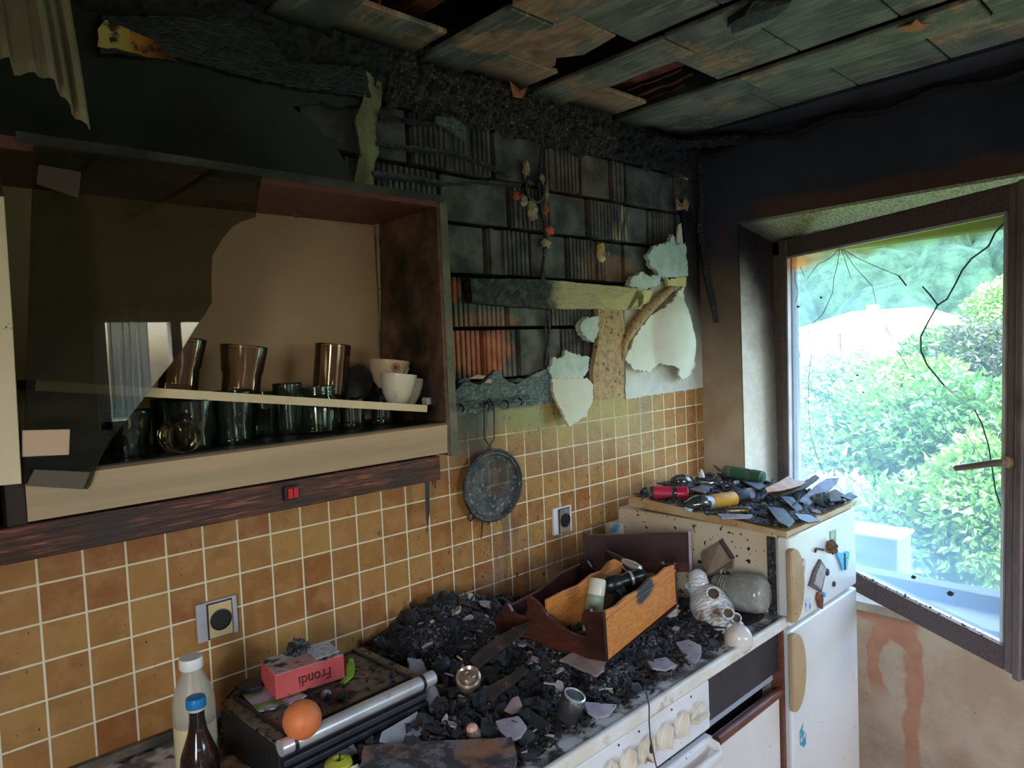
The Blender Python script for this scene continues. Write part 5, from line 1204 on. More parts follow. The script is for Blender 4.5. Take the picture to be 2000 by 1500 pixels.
# ------------------------------------------------------------------ debris heap
def H(x, y):
    """height of the rubble over the worktop"""
    b = .010 + .085 * math.exp(-((x + 1.36) / .17) ** 2 - ((y + .06) / .11) ** 2) + .055 * math.exp(-((x + 1.20) / .2) ** 2 - ((y + .22) / .18) ** 2)
    b += .030 * math.exp(-((x + 1.52) / .20) ** 2 - ((y + .42) / .12) ** 2) + .030 * math.exp(-((x + 1.05) / .25) ** 2 - ((y + .38) / .16) ** 2)
    b *= max(0, min(1, (x + 1.93) / .08)) * max(0, min(1, (y + .612) / .11)) * (1 if x < -.8 else max(.35, 1 - (x + .8) / .2))
    n = noise.noise(Vector((x * 26, y * 26, 1))) * .012 + noise.noise(Vector((x * 70, y * 70, 4))) * .008
    return b + n * min(1, b / .02)
g = G(); nx, ny = 260, 120; idx = {}; vs_, fs = [], []
def in_grill(x, y):
    dx, dy = x + 1.73, y + .22; return abs(dx) < .155 and abs(dy) < .108
for i in range(nx + 1):
    for j in range(ny + 1):
        x = -1.93 + 1.29 * i / nx; y = -.600 + .590 * j / ny
        h = H(x, y) + .006 * noise.noise(Vector((x * 160, y * 160, 2)))
        if h > .0035 + .004 * noise.noise(Vector((x * 50, y * 50, 8))) and not in_grill(x, y):
            idx[i, j] = len(vs_); vs_.append((x + .0025 * noise.noise(Vector((x * 300, y * 300, 3))), y, .8792 + max(h, .001)))
for i in range(nx):
    for j in range(ny):
        q = [(i, j), (i + 1, j), (i + 1, j + 1), (i, j + 1)]
        if all(k in idx for k in q): fs.append(tuple(idx[k] for k in q))
def mat_rubble():
    t = T('fine_burnt_rubble')
    n1 = t.noise(70, 7, rough=.75); v = t.voro(140)
    col = t.mx(t.sm(n1, .38, .7), lin(20, 20, 22), lin(58, 58, 62))
    col = t.mx(t.m('MULTIPLY', t.sm(t.noise(120, 5), .52, .62), t.sm(t.noise(9, 3), .38, .55)), col, lin(136, 132, 136))
    col = t.mx(t.m('GREATER_THAN', t.noise(190, 3), .70), col, lin(170, 160, 150))
    return t.done(col, .65, 0, .5, t.bump(t.m('ADD', n1, v.outputs['Distance']), 1.0, .006))
M['rubble'] = mat_rubble()
rb = g.add(vs_, fs).obj('burnt_rubble', M['rubble'], smooth=False)
tag(rb, 'heap of fine black burnt rubble spread over the worktop', 'rubble', kind='stuff')

M['lilac'] = std('grey_lilac_chip', lin(142, 136, 148), lin(170, 162, 170), 16, rough=.6, layers=[(lin(44, 42, 46), 18, .56, .7)], specks=lin(30, 28, 28), spk=(90, .66, .7))
M['brownchip'] = std('scorched_brown_chip', lin(74, 54, 46), lin(46, 36, 32), 22, rough=.65, layers=[(lin(120, 110, 104), 24, .6, .72)])
M['pinkchip'] = std('pinkish_chip', lin(150, 122, 118), lin(172, 150, 144), 18, rough=.6, layers=[(lin(50, 44, 44), 18, .58, .72)])
M['ash'] = std('ash_chip', lin(186, 178, 168), lin(150, 142, 136), 30, rough=.85, layers=[(lin(60, 56, 54), 30, .58, .7)])
M['bluechar'] = mat_char('blue_sheen_char', (20, 22, 26), (70, 76, 92), (110, 116, 132), 36, .38, crack=False, spec=.8)
random.seed(21)
def shard_mesh(nm, mat, n=6, asp=1.0, th=.006, wob=.25, warp=.0):
    pts = []
    for k in range(n):
        a = 2 * PI * k / n + random.uniform(-.3, .3); r = .5 * random.uniform(1 - wob * 1.6, 1)
        pts.append((r * math.cos(a), r * math.sin(a) * asp))
    pts = ragged(pts, .03, .22, random.random() * 50)
    g = G().prism(pts, -th / 2, th / 2)
    me = g.mesh(nm, mat); k = random.uniform(0, 9)
    for v in me.vertices: v.co.z += warp * (v.co.x ** 2 - .1) + .03 * noise.noise(Vector((v.co.x * 3 + k, v.co.y * 3, k)))
    return me
def chunk_mesh(nm, mat, sub=2, flat=.7, rough=.8):
    g = G(); s = random.uniform(0, 99); g.ball((0, 0, 0), (.5, .42, .5 * flat), sub, rough, 16, s); return g.mesh(nm, mat)
def stick_mesh(nm, mat, w_=.12):
    g = G(); n = 6; vs_ = []; fs = []
    for i in range(n + 1):
        x = -.5 + i / n; ww = w_ * random.uniform(.6, 1); hh = w_ * random.uniform(.4, .8)
        for (dy, dz) in ((-ww, -hh), (ww, -hh), (ww, hh), (-ww, hh)): vs_.append((x, dy * .5 + random.uniform(-.01, .01), dz * .5))
    for i in range(n):
        for k in range(4): fs.append((i * 4 + k, i * 4 + (k + 1) % 4, i * 4 + 4 + (k + 1) % 4, i * 4 + 4 + k))
    fs += [(3, 2, 1, 0), (n * 4, n * 4 + 1, n * 4 + 2, n * 4 + 3)]
    return g.add(vs_, fs).mesh(nm, mat)
lib = {'flake': [shard_mesh('charred_flake', M[random.choice(['char', 'char_ash', 'bluechar', 'char'])], random.choice((5, 6, 7)), random.uniform(.45, .95), random.uniform(.05, .12), .3, random.uniform(0, .5)) for _ in range(16)],
       'chunk': [chunk_mesh('charcoal_chunk', M[random.choice(['char', 'char_ash'])], 3, random.uniform(.5, .9)) for _ in range(9)],
       'stick': [stick_mesh('charred_stick', M[random.choice(['char', 'char_ash', 'brownchip'])], random.uniform(.08, .2)) for _ in range(7)],
       'chip': [shard_mesh('plaster_chip', M[random.choice(['lilac', 'lilac', 'pinkchip', 'ash', 'brownchip'])], random.choice((4, 5, 6)), random.uniform(.5, .9), random.uniform(.06, .12), .25, .1) for _ in range(12)]}
info = {'flake': ('thin black charred flake lying in the burnt rubble on the worktop', 'charred flake', 'charred flakes on the worktop'),
        'chunk': ('rough lump of charcoal in the burnt rubble on the worktop', 'charcoal', 'charcoal lumps on the worktop'),
        'stick': ('narrow charred stick in the burnt rubble on the worktop', 'charred stick', 'charred sticks on the worktop'),
        'chip': ('pale or brownish plaster chip in the burnt rubble on the worktop', 'plaster chip', 'plaster chips on the worktop')}
info2 = {'flake': ('thin black charred flake lying on top of the fridge', 'charred flake', 'charred flakes on the fridge'),
         'chunk': ('rough lump of charcoal lying on top of the fridge', 'charcoal', 'charcoal lumps on the fridge'),
         'stick': ('narrow charred stick lying on top of the fridge', 'charred stick', 'charred sticks on the fridge'),
         'chip': ('pale chip lying on top of the fridge', 'plaster chip', 'plaster chips on the fridge')}
info3 = {'flake': ('tiny black charred flake lying on the sooty grill lid', 'charred flake', 'charred flakes on the grill'), 'chunk': ('tiny lump of charcoal lying on the sooty grill lid', 'charcoal', 'charcoal lumps on the grill')}
names = {'flake': 'charred_flake', 'chunk': 'charcoal_lump', 'stick': 'charred_stick', 'chip': 'plaster_chip'}
def piece(kind, x, y, z, s, tilt, inf, me=None, sc=None, rz=None):
    o = bpy.data.objects.new(names[kind], me or random.choice(lib[kind])); C.objects.link(o)
    o.location = (x, y, z); o.rotation_euler = (random.gauss(0, tilt), random.gauss(0, tilt), random.uniform(0, 6.28) if rz is None else rz)
    o.scale = sc or (s, s, s); l, c, gq = inf[kind]; return tag(o, l, c, gq)
# areas taken by the rack and other big items are kept free
def blocked(x, y):
    if in_grill(x, y) or (abs(x + 1.73) < .175 and abs(y + .22) < .125): return True
    # rack footprint
    dx, dy = x + 1.22, y + .505; u = dx * .986 + dy * .17; v = -dx * .17 + dy * .986
    if -.02 < u < .38 and -.02 < v < .30: return True
    if x > -1.0 and y > -.5 and y > -.62 + (x + .62) * -.9 - .05 and x > -.93: return True
    return False
cnt = 0; tries = 0
kinds = ['flake'] * 40 + ['chunk'] * 18 + ['stick'] * 14 + ['chip'] * 28
while cnt < 600 and tries < 12000:
    tries += 1
    x = random.uniform(-1.86, -.78); y = random.uniform(-.585, -.03)
    if blocked(x, y) or H(x, y) < .006: continue
    k = random.choice(kinds); big = random.random() < .2
    s = {'flake': random.uniform(.022, .05), 'chunk': random.uniform(.014, .034), 'stick': random.uniform(.03, .075), 'chip': random.uniform(.016, .038)}[k] * (1.35 if big else 1) * (.8 if x > -1.0 else 1)
    z = .879 + H(x, y) + s * (.10 if k in ('flake', 'chip', 'stick') else .22)
    piece(k, x, y, z, s, .42 if k != 'stick' else .22, info); cnt += 1
# lumps of charred foam against the wall
for (px, py, s, lab) in [(868, 1215, .075, 'big bluish charcoal lump leaning on the tiles at the top of the heap'), (950, 1200, .085, 'wide charcoal lump against the tiles left of the wooden rack'), (900, 1265, .070, 'charcoal lump below the two big lumps by the tiles'),
                     (830, 1240, .055, 'charcoal lump at the left shoulder of the heap'), (960, 1245, .06, 'charcoal lump just left of the rack tip'), (850, 1275, .06, 'dark charcoal lump low in the middle of the heap')]:
    p = atY(px, py, -.075)
    o = G().ball((0, 0, 0), (.62 * s, .46 * s, .50 * s), 4, .8, 26, px).obj('charcoal_lump', M['bluechar'], smooth=True, angle=35)
    o.location = p; tag(o, lab, 'charcoal')
# named larger fragments: outline in the picture laid on a sloping plane
def slab_on(nm, pts, z, th, mat, label, cat, slope=(0, 0), amp=.002, bevel=.0008):
    P = []
    for px, py in pts:
        d = ray(px, py)
        zz0 = z
        q = atZ(px, py, z); P.append(q)
    c = sum(P, Vector()) / len(P)
    if slope != (0, 0):
        nrm = Vector((-slope[0], -slope[1], 1)).normalized(); P = []
        for px, py in pts:
            d = ray(px, py); t_ = (c - CAM).dot(nrm) / d.dot(nrm); P.append(CAM + d * t_)
    else: nrm = Vector((0, 0, 1))
    u = nrm.orthogonal().normalized(); Mx = frame3(c, u, nrm.cross(u))
    Li = Mx.inverted(); P2 = [tuple((Li @ p).xy) for p in P]
    if amp: P2 = ragged(P2, amp, .008, len(P2))
    s = 1 if Mx.col[2].z > 0 else -1
    o = G().prism(P2, -th * .5, th * .5).obj(nm, mat, bevel=bevel); o.matrix_world = Mx
    return tag(o, label, cat)
slab_on('plaster_chip', [(795, 1288), (822, 1290), (850, 1340), (868, 1385), (875, 1412), (850, 1412), (838, 1390), (830, 1350), (800, 1312)], .925, .008, M['lilac'], 'long pale lilac board scrap behind the end of the chrome bar', 'board scrap', (.0, .25), .003)
slab_on('wood_splinter', [(915, 1290), (960, 1252), (1000, 1228), (1040, 1212), (1020, 1240), (975, 1272), (930, 1310)], .975, .006, M['brownchip'], 'long flat brown splinter pointing up to the wooden rack tip', 'splinter', (.1, .35), .002)
slab_on('plaster_chip', [(968, 1410), (1012, 1400), (1030, 1422), (1018, 1440), (996, 1448), (978, 1428)], .925, .006, M['lilac'], 'round pale lilac plate fragment in front of the shattered pile', 'plate fragment', (.1, .2), .0015)
slab_on('wood_board', [(710, 1462), (860, 1452), (1000, 1446), (1010, 1480), (1000, 1530), (700, 1530)], .918, .012, None, 'wide scorched flat board at the bottom edge of the picture', 'board', (0, .0), .002)
t = T('scorched_board'); t.done(t.mx(t.sm(t.noise(9, 6), .48, .66), t.mx(t.sm(t.noise(34, 6, rough=.7), .45, .6), lin(70, 66, 70), lin(130, 126, 132)), lin(166, 116, 84)), .6, nrm=t.bump(t.noise(80, 5), .5, .002))
bpy.data.objects['wood_board'].data.materials.clear(); bpy.data.objects['wood_board'].data.materials.append(t.mat)
slab_on('plastic_sheet', [(745, 1432), (815, 1391), (828, 1435), (812, 1440), (772, 1462), (740, 1450)], .918, .006, M['silver'], 'pale grey plastic panel lying in front of the grill', 'panel', (0, .35), .0005)
slab_on('board_strip', [(640, 1482), (690, 1455), (700, 1470), (650, 1500)], .91, .005, M['lilac'], 'pale strip leaning before the grill near the green apple', 'strip', (0, .3), .001)
slab_on('plate_fragment', [(1320, 1256), (1345, 1250), (1368, 1262), (1370, 1280), (1358, 1296), (1338, 1284)], .905, .005, M['lilac'], 'pale lilac plate fragment below the striped figurine', 'plate fragment', (.1, .1), .001)
slab_on('metal_bowl', [(1140, 1372), (1178, 1376), (1204, 1378), (1190, 1398), (1165, 1402), (1148, 1392)], .905, .006, M['lilac'], 'curved grey shell fragment near the worktop edge', 'shell fragment', (.0, .3), .001)
slab_on('red_panel', [(1092, 1290), (1130, 1268), (1185, 1282), (1180, 1310), (1165, 1322), (1130, 1306)], .928, .005, M['pinkchip'], 'dull reddish panel piece under the near corner of the wooden rack', 'panel', (.05, .15), .002)
slab_on('black_plank', [(1010, 1395), (1030, 1385), (1076, 1420), (1068, 1432)], .925, .010, M['char'], 'narrow black strip crossing the pile right of the round lilac fragment', 'strip', (0, .1), .001)
slab_on('black_plank', [(940, 1350), (1000, 1318), (1022, 1300), (1032, 1312), (960, 1368)], .945, .008, M['brownchip'], 'dark brown lath lying across the middle of the pile', 'lath', (.1, .3), .002)
slab_on('tile_block', [(842, 1300), (872, 1284), (880, 1296), (856, 1316)], .95, .012, M['bluechar'], 'small blue grey tile block above the dented tin', 'tile', (.1, .4), .0008)
slab_on('tile_block', [(920, 1360), (942, 1348), (952, 1364), (930, 1378)], .935, .010, M['bluechar'], 'small blue grey tile block just below the dented tin', 'tile', (.1, .4), .0008)
slab_on('pale_chip', [(1000, 1365), (1012, 1360), (1024, 1388), (1000, 1395), (985, 1388)], .928, .004, M['pinkchip'], 'pale pointed chip right of the dented tin', 'chip', (.1, .3), .001)
slab_on('grey_lid', [(1264, 1292), (1300, 1285), (1320, 1300), (1300, 1310), (1275, 1306)], .905, .005, M['lilac'], 'grey slab on the rubble right of the reddish panel piece', 'slab', (0, .1), .001)
# dented tin
tn = thing('dented_tin', 'shiny dented brown tin lying in the middle of the burnt pile', 'tin', atZ(915, 1325, .945))
c = atZ(915, 1328, .950); d_ = (CAM - c).normalized()
Mt = Matrix.Translation(c) @ (d_ * .7 + Vector((0, 0, .6))).normalized().to_track_quat('Z', 'Y').to_matrix().to_4x4()
M['tin'] = std('smoked_tin', lin(176, 156, 138), lin(120, 100, 88), 10, rough=.25, metal=.6, layers=[(lin(40, 30, 26), 14, .58, .7)])
G().lathe([(.018, -.035), (.023, -.02), (.0255, .0), (.025, .012), (.021, .016), (.016, .012), (.008, .016), (.001, .018)], 30, Mt, True, False).obj('body', M['tin'], tn, smooth=True)
g = G()
for k in range(3): g.ball(Mt @ Vector((.010 * math.cos(k * 2.1), .010 * math.sin(k * 2.1) - .002, .015)), .005, 2, .3, 20, k)
g.obj('dent', M['tin'], tn, smooth=True)
# small salt cellar
tn = thing('small_shaker', 'small shaker with pink top standing before the round lilac plate fragment', 'shaker', atZ(930, 1440, .90))
c = atZ(930, 1452, .90); G().lathe([(.012, -.01), (.014, 0), (.014, .024), (.011, .032)], 22, Matrix.Translation(c) @ Matrix.Rotation(-.25, 4, 'Y')).obj('body', M['tin'], tn, smooth=True)
G().lathe([(.011, .030), (.010, .036), (.006, .040), (.001, .0412)], 22, Matrix.Translation(c) @ Matrix.Rotation(-.25, 4, 'Y')).obj('top', std('pink_cap', lin(206, 160, 150), lin(190, 130, 120), 20, rough=.4), tn, smooth=True)
# sooty beer can standing in rubble
cn = thing('sooty_can', 'sooty drinks can standing tilted near the worktop edge', 'can', atZ(1105, 1380, .9))
c = atZ(1105, 1405, .89); Mc = Matrix.Translation(c) @ Matrix.Rotation(.35, 4, 'X') @ Matrix.Rotation(.15, 4, 'Y')
G().lathe([(.019, 0), (.0235, .006), (.0235, .048), (.020, .054)], 30, Mc).obj('body', std('sooty_can_side', lin(40, 38, 40), lin(70, 70, 76), 20, rough=.4, layers=[(lin(190, 186, 186), 9, .58, .66)]), cn, smooth=True)
G().lathe([(.021, .053), (.0215, .056), (.019, .057), (.0185, .053), (.001, .053)], 30, Mc, False, False).obj('lid', M['steel'], cn, smooth=True)

# ------------------------------------------------------------------ orange wooden spice rack lying on the debris
RO = Vector((-1.222, -.505, .948)); ex = Vector((.9857, .1685, .012)); ey = Vector((-.20, .975, -.02))
RM = frame3(RO, ex, ey)
rk = thing('spice_rack', 'orange and dark red wooden spice rack lying tipped on the debris', 'spice rack', RO)
def yz(nm, pts, x0, x1, m, parent=rk, bevel=.001):      # end boards: outline in (v, w), thickness along u
    g = G(); g.prism(pts, x0, x1, RM @ Matrix(((0, 0, 1, 0), (1, 0, 0, 0), (0, 1, 0, 0), (0, 0, 0, 1)))); return g.obj(nm, M[m], parent, bevel=bevel, seg=1)
sc_ = [(0, -.012), (.285, -.03), (.300, .022), (.296, .034), (.288, .040), (.280, .034), (.276, .044), (.272, .060), (.264, .072), (.258, .070), (.246, .054), (.230, .046), (.214, .046), (.204, .056), (.200, .074), (.203, .092), (.196, .100), (.184, .094), (.176, .090), (.160, .080), (.146, .062), (.122, .046), (.095, .036), (.070, .030), (.054, .030), (.046, .040), (.050, .056), (.058, .064), (.054, .082), (.046, .094), (.034, .096), (.030, .090), (.0, .097)]
yz('end_board', sc_, -.010, .0, 'darkrack')
yz('end_board', sc_, .352, .362, 'darkrack')
def xz(nm, pts, v0, v1, m):                               # long boards: outline in (u, w), thickness along v
    g = G(); g.prism(pts, v0, v1, RM @ Matrix(((1, 0, 0, 0), (0, 0, 1, 0), (0, 1, 0, 0), (0, 0, 0, 1)))); return g.obj(nm, M[m], rk, bevel=.0015)
t = T('burnt_orange_board'); L = t.xyz(t.obj)
gq = t.noise(6, 6, st=(3, 50, 50), dist=.4); nz = t.noise(18, 5)
cA = t.mx(t.sm(gq, .36, .64), lin(196, 118, 56), lin(220, 146, 76))
cA = t.mx(t.sm(t.noise(14, 5), .6, .75), cA, lin(170, 96, 44))
bc = atZ(1233, 1148, 1.03)
dd_ = t.m('SQRT', t.m('ADD', t.m('POWER', t.m('DIVIDE', t.m('SUBTRACT', L[0], bc.x), .048), 2.0), t.m('POWER', t.m('DIVIDE', t.m('SUBTRACT', L[2], bc.z), .026), 2.0)))
bf_ = t.m('SUBTRACT', 1, t.sm(t.m('ADD', dd_, t.m('MULTIPLY', t.m('SUBTRACT', nz, .5), .9)), .7, 1.15))
cA = t.mx(bf_, cA, lin(64, 62, 68)); t.done(cA, .36, 0, .5, t.bump(gq, .12, .002)); M['burntorange'] = t.mat
xz('shelf_board', [(0, -.012), (.352, -.006), (.352, .094), (.31, .099), (.26, .094), (.22, .099), (.16, .090), (.10, .094), (.05, .088), (0, .094)], .000, .009, 'burntorange')
xz('retaining_lip', [(0, .074), (.352, .078), (.352, .082), (0, .078)], -.004, .0, 'burntorange')
xz('shelf_board', [(0, -.015), (.352, -.010), (.352, .096), (.29, .100), (.25, .088), (.20, .094), (.14, .086), (.07, .092), (0, .094)], .150, .158, 'orangewood')
xz('retaining_lip', [(0, .072), (.352, .076), (.352, .080), (0, .076)], .146, .150, 'orangewood')
xz('shelf_board', [(0, -.02), (.352, -.015), (.352, .060), (.25, .066), (.15, .050), (0, .052)], .276, .284, 'darkrack')
g = G(); g.box((.176, .14, -.014), (.352, .28, .006), RM); g.obj('back_board', M['darkrack'], rk)
# jars and utensils in the rack
def lying(nm, a, b, prof, parts, label, cat):
    """lathe along the line a-b; parts = [(part name, material, profile in units of length)]"""
    ax = (Vector(b) - Vector(a)); L = ax.length; Mx = Matrix.Translation(a) @ ax.to_track_quat('Z', 'Y').to_matrix().to_4x4()
    t_ = thing(nm, label, cat, a)
    for (pn, m, pr) in parts:
        G().lathe([(r, z * L) for r, z in pr], 28, Mx).obj(pn, M[m] if isinstance(m, str) else m, t_, smooth=True)
    return t_
M['jade'] = std('pale_green_jar', lin(186, 200, 168), lin(160, 180, 150), 10, rough=.3, layers=[(lin(100, 110, 96), 10, .6, .75)])
M['pepper'] = std('dark_mill', lin(26, 28, 28), lin(40, 44, 42), 10, rough=.3, layers=[(lin(70, 80, 74), 14, .6, .7)])
a = RM @ Vector((.052, .075, .0)); b = RM @ Vector((.112, .082, .118))
lying('spice_jar', a, b, None, [('glass', 'jade', [(.019, 0), (.020, .05), (.020, .66), (.017, .72)]), ('cap', 'ceramic', [(.0195, .72), (.020, .75), (.020, .97), (.018, 1.0)]), ('label_band', std('green_jar_label', lin(150, 166, 140), rough=.5), [(.0203, .66), (.0203, .70), (.020, .705)])], 'pale green spice jar with cream cap leaning inside the orange rack', 'jar')
a = RM @ Vector((.17, .098, .080)); b = RM @ Vector((.252, .030, .098))
lying('pepper_mill', a, b, None, [('body', 'pepper', [(.015, 0), (.022, .1), (.022, .32), (.015, .42), (.017, .60)]), ('neck', 'steel', [(.0172, .60), (.0172, .66)]), ('head', 'pepper', [(.015, .66), (.016, .85), (.011, .97), (.004, 1.0)])], 'dark pepper mill lying across the orange rack', 'mill')
a = RM @ Vector((.10, .11, .02)); b = RM @ Vector((.20, .07, .07))
lying('spice_jar', a, b, None, [('glass', M['greenglass'], [(.019, 0), (.020, .06), (.020, .75), (.016, .85)]), ('cap', 'char_ash', [(.019, .82), (.019, 1.0)])], 'sooty glass jar lying under the pepper mill in the orange rack', 'jar')
a = atZ(1208, 1090, 1.06); b = atZ(1252, 1112, 1.055)
lying('spoon', a, b, None, [('handle', 'black', [(.006, -.6), (.007, -.2), (.006, .2)]), ('bowl', 'steel', [(.005, .2), (.008, .35), (.011, .7), (.008, .95), (.001, 1.0)])], 'metal ended spoon resting on the far boards of the orange rack', 'spoon')
a = RM @ Vector((.04, .10, .0)); b = RM @ Vector((.03, .03, .02))
lying('black_jar', a, b, None, [('body', 'black', [(.016, 0), (.016, .8), (.012, 1)])], 'black jar in the near corner of the orange rack below the pale green jar', 'jar')

# ------------------------------------------------------------------ very dark shelf box standing behind the rack
A0 = Vector((-.872, -.150, .962)); B0 = Vector((-.684, -.362, .962)); tu = (B0 - A0).normalized(); tl = (B0 - A0).length
tv = Vector((tu.y, -tu.x, 0)); 
if tv.x > 0: tv = -tv
TM = Matrix(((tu.x, -tv.x, 0, A0.x), (tu.y, -tv.y, 0, A0.y), (0, 0, 1, A0.z), (0, 0, 0, 1)))     # local u along the front, v to the back, w up
ty = thing('dark_shelf', 'very dark mahogany wall shelf fallen upright behind the orange rack', 'shelf', A0)
g = G(); g.box((tl / 2, .006, .068), (tl, .010, .085), TM); g.obj('front_board', M['tray'], ty, bevel=.001)
g = G(); g.box((tl / 2, .004, .015), (tl, .010, .028), TM); g.obj('lower_rail', M['darkrack'], ty, bevel=.001)
g = G(); g.box((-.004, .004, .058), (.010, .024, .124), TM); g.obj('end_post', M['tray'], ty, bevel=.001)
M['paleend'] = mat_wood('greyish_cut_end', lin(150, 138, 150), lin(170, 160, 168), (4, 4, 30), .4, lin(90, 80, 88), (.6, .8), .1)
g = G(); P = [(-.004, .118), (.004, .116), (.060, .030), (.066, .012), (.050, -.01), (.02, .0), (.012, .018), (.008, .005), (.0, .02), (-.004, .005)]
g.prism(P, 0, .008, TM @ Matrix(((0, 0, 1, tl), (1, 0, 0, 0), (0, 1, 0, 0), (0, 0, 0, 1)))); g.obj('end_board', M['paleend'], ty)
g = G(); g.box((tl / 2, .05, .02), (tl, .09, .008), TM); g.obj('bottom_board', M['tray'], ty)
# white tub with blue mark behind it
p = atY(1208, 1030, -.06); tb = thing('plastic_tub', 'white plastic tub with a blue oval mark behind the dark fallen shelf', 'tub', p)
g = G(); g.box((p.x + .005, -.055, p.z - .02), (.075, .06, .075)); g.obj('body', M['ceramic'], tb, bevel=.014, seg=4)
q = atY(1203, 1031, -.0865); G().lathe([(1, 0), (1, .0012)], 28, Matrix.Translation(q) @ Matrix.Rotation(PI / 2, 4, 'X') @ Matrix.Diagonal((.020, .012, 1, 1))).obj('blue_mark', std('blue_print', lin(70, 140, 200), lin(180, 210, 230), 40, .5, .62, rough=.4), tb)

# ------------------------------------------------------------------ white striped ceramic figurine
def mat_fig():
    t = T('striped_glaze'); wv = t.n('ShaderNodeTexWave'); t.put(wv.inputs['Vector'], t.scl(t.obj, (1, 1, 1), (0, 0, 0), )); wv.inputs['Scale'].default_value = 38; wv.inputs['Distortion'].default_value = 9; wv.inputs['Detail'].default_value = 2
    wv.bands_direction = 'DIAGONAL'
    col = t.mx(t.sm(wv.outputs[1], .05, .35), lin(172, 176, 184), lin(226, 228, 226))
    col = t.mx(t.sm(t.noise(18, 5), .56, .72), col, lin(120, 84, 56)); col = t.mx(t.m('GREATER_THAN', t.noise(110, 3), .70), col, lin(50, 40, 34))
    return t.done(col, .25, coat=.5)
fg = thing('ceramic_figurine', 'white grey-striped ceramic animal figurine lying on its side by the rack', 'figurine', atZ(1395, 1180, .92))
def at_depth(px, py, dd): 
    d = ray(px, py); return CAM + d * dd
D0 = 1.80
sk = [(1362, 1120, 1.86, .024), (1364, 1148, 1.85, .030), (1380, 1172, 1.83, .050), (1396, 1200, 1.80, .053), (1414, 1222, 1.76, .040), (1430, 1236, 1.73, .022)]
P = [at_depth(px, py, d_) for px, py, d_, r in sk]; R_ = [r for *_, r in sk]
pp, rr = [], []
for i in range(len(P) - 1):
    for k in range(5):
        s_ = k / 5; pp.append(P[i].lerp(P[i + 1], s_)); rr.append(R_[i] + (R_[i + 1] - R_[i]) * (3 * s_ * s_ - 2 * s_ ** 3))
pp.append(P[-1]); rr.append(R_[-1])
pp = [pp[0] + (pp[0] - pp[1]).normalized() * .012] + pp; rr = [.008] + rr
M['fig'] = mat_fig()
G().tube(pp, rr, 22).obj('body', M['fig'], fg, smooth=True, angle=None)
M['figshade'] = std('hollow_shade', lin(70, 56, 48), lin(100, 84, 70), 20, rough=.3)
lg0 = at_depth(1388, 1160, 1.80); to = (CAM - lg0).normalized()
for (px, py, dd, r, L, nm) in [(1391, 1166, 1.80, .018, .030, 'leg'), (1420, 1204, 1.75, .015, .028, 'leg'), (1436, 1212, 1.745, .013, .022, 'leg')]:
    p = at_depth(px, py, dd); dirn = ((CAM - p).normalized() + Vector((.1, -.1, .35))).normalized()
    Mx = Matrix.Translation(p) @ dirn.to_track_quat('Z', 'Y').to_matrix().to_4x4()
    G().lathe([(r * 1.2, -.01), (r, L * .5), (r * 1.02, L), (r * .78, L), (r * .7, L * .3), (.001, L * .28)], 22, Mx, False, False).obj('leg', M['fig'], fg, smooth=True)
    G().lathe([(r * .76, L * .86), (.001, L * .85)], 22, Mx, False, False).obj('sole_hole', M['figshade'], fg, smooth=True)  # dark disc stands in for the shade inside the hollow leg
G().tube([at_depth(1342, 1142, 1.86), at_depth(1352, 1150, 1.85), at_depth(1368, 1160, 1.83)], [.011, .013, .014], 12).obj('tail', M['fig'], fg, smooth=True)
hc = at_depth(1442, 1247, 1.69)
M['figplain'] = std('plain_glaze', lin(222, 214, 206), lin(196, 182, 172), 5, rough=.25, coat=.5, specks=lin(90, 76, 66), spk=(80, .71, .73))
G().ball(hc, (.034, .034, .035), 4, .06, 10, 2).obj('head', M['figplain'], fg, smooth=True, angle=None)
for (px, py) in ((1425, 1226), (1446, 1222)): G().ball(at_depth(px, py, 1.70), (.009, .008, .011), 3).obj('ear', M['fig'], fg, smooth=True, angle=None)
# clip-top glass jar lying on a plate
M['jarglass'] = glassy('dusty_jar_glass', lin(232, 234, 230), lin(232, 232, 226), lambda t: t.m('ADD', .50, t.m('MULTIPLY', .25, t.sm(t.noise(60, 6), .48, .62))), .05, 1.5, boost=1.6)
pl_ = thing('burnt_plate', 'blackened round plate full of ash under the lying glass jar', 'plate', atZ(1455, 1195, .885))
pc = atZ(1450, 1180, .886); pc.x = min(pc.x, -.745)
G().lathe([(.001, 0), (.07, .0), (.098, .010), (.112, .018), (.114, .021), (.098, .014), (.07, .005), (.001, .004)], 44, Matrix.Translation((-.752, -.490, .884)), False, False).obj('plate', M['char_ash'], pl_, smooth=True)
jr = thing('clip_jar', 'dusty clip-top glass jar with wire bail lying on the blackened plate', 'jar', atZ(1445, 1160, .93))
a = at_depth(1396, 1150, 1.89); b = at_depth(1499, 1163, 1.80); ax = b - a; L = ax.length; Mx = Matrix.Translation(a) @ ax.to_track_quat('Z', 'Y').to_matrix().to_4x4()
G().lathe([(.036, .12 * L), (.037, .28 * L), (.044, .36 * L), (.049, .46 * L), (.049, .82 * L), (.045, .93 * L), (.034, .99 * L), (.001, 1.0 * L), (.001, .97 * L), (.040, .92 * L), (.0455, .80 * L), (.0455, .46 * L), (.034, .28 * L), (.034, .12 * L)], 36, Mx, False, False).obj('body', M['jarglass'], jr, smooth=True)
G().lathe([(.001, 0), (.036, .01 * L), (.039, .05 * L), (.038, .12 * L), (.001, .13 * L)], 32, Mx, False, False).obj('lid', M['jarglass'], jr, smooth=True)
for k in range(3): G().tube([Mx @ Vector((.0385 * math.cos(j * PI / 14), .0385 * math.sin(j * PI / 14), (.17 + .055 * k) * L)) for j in range(28)], .0014, 6, True).obj('wire_ring', M['steel'], jr, smooth=True)
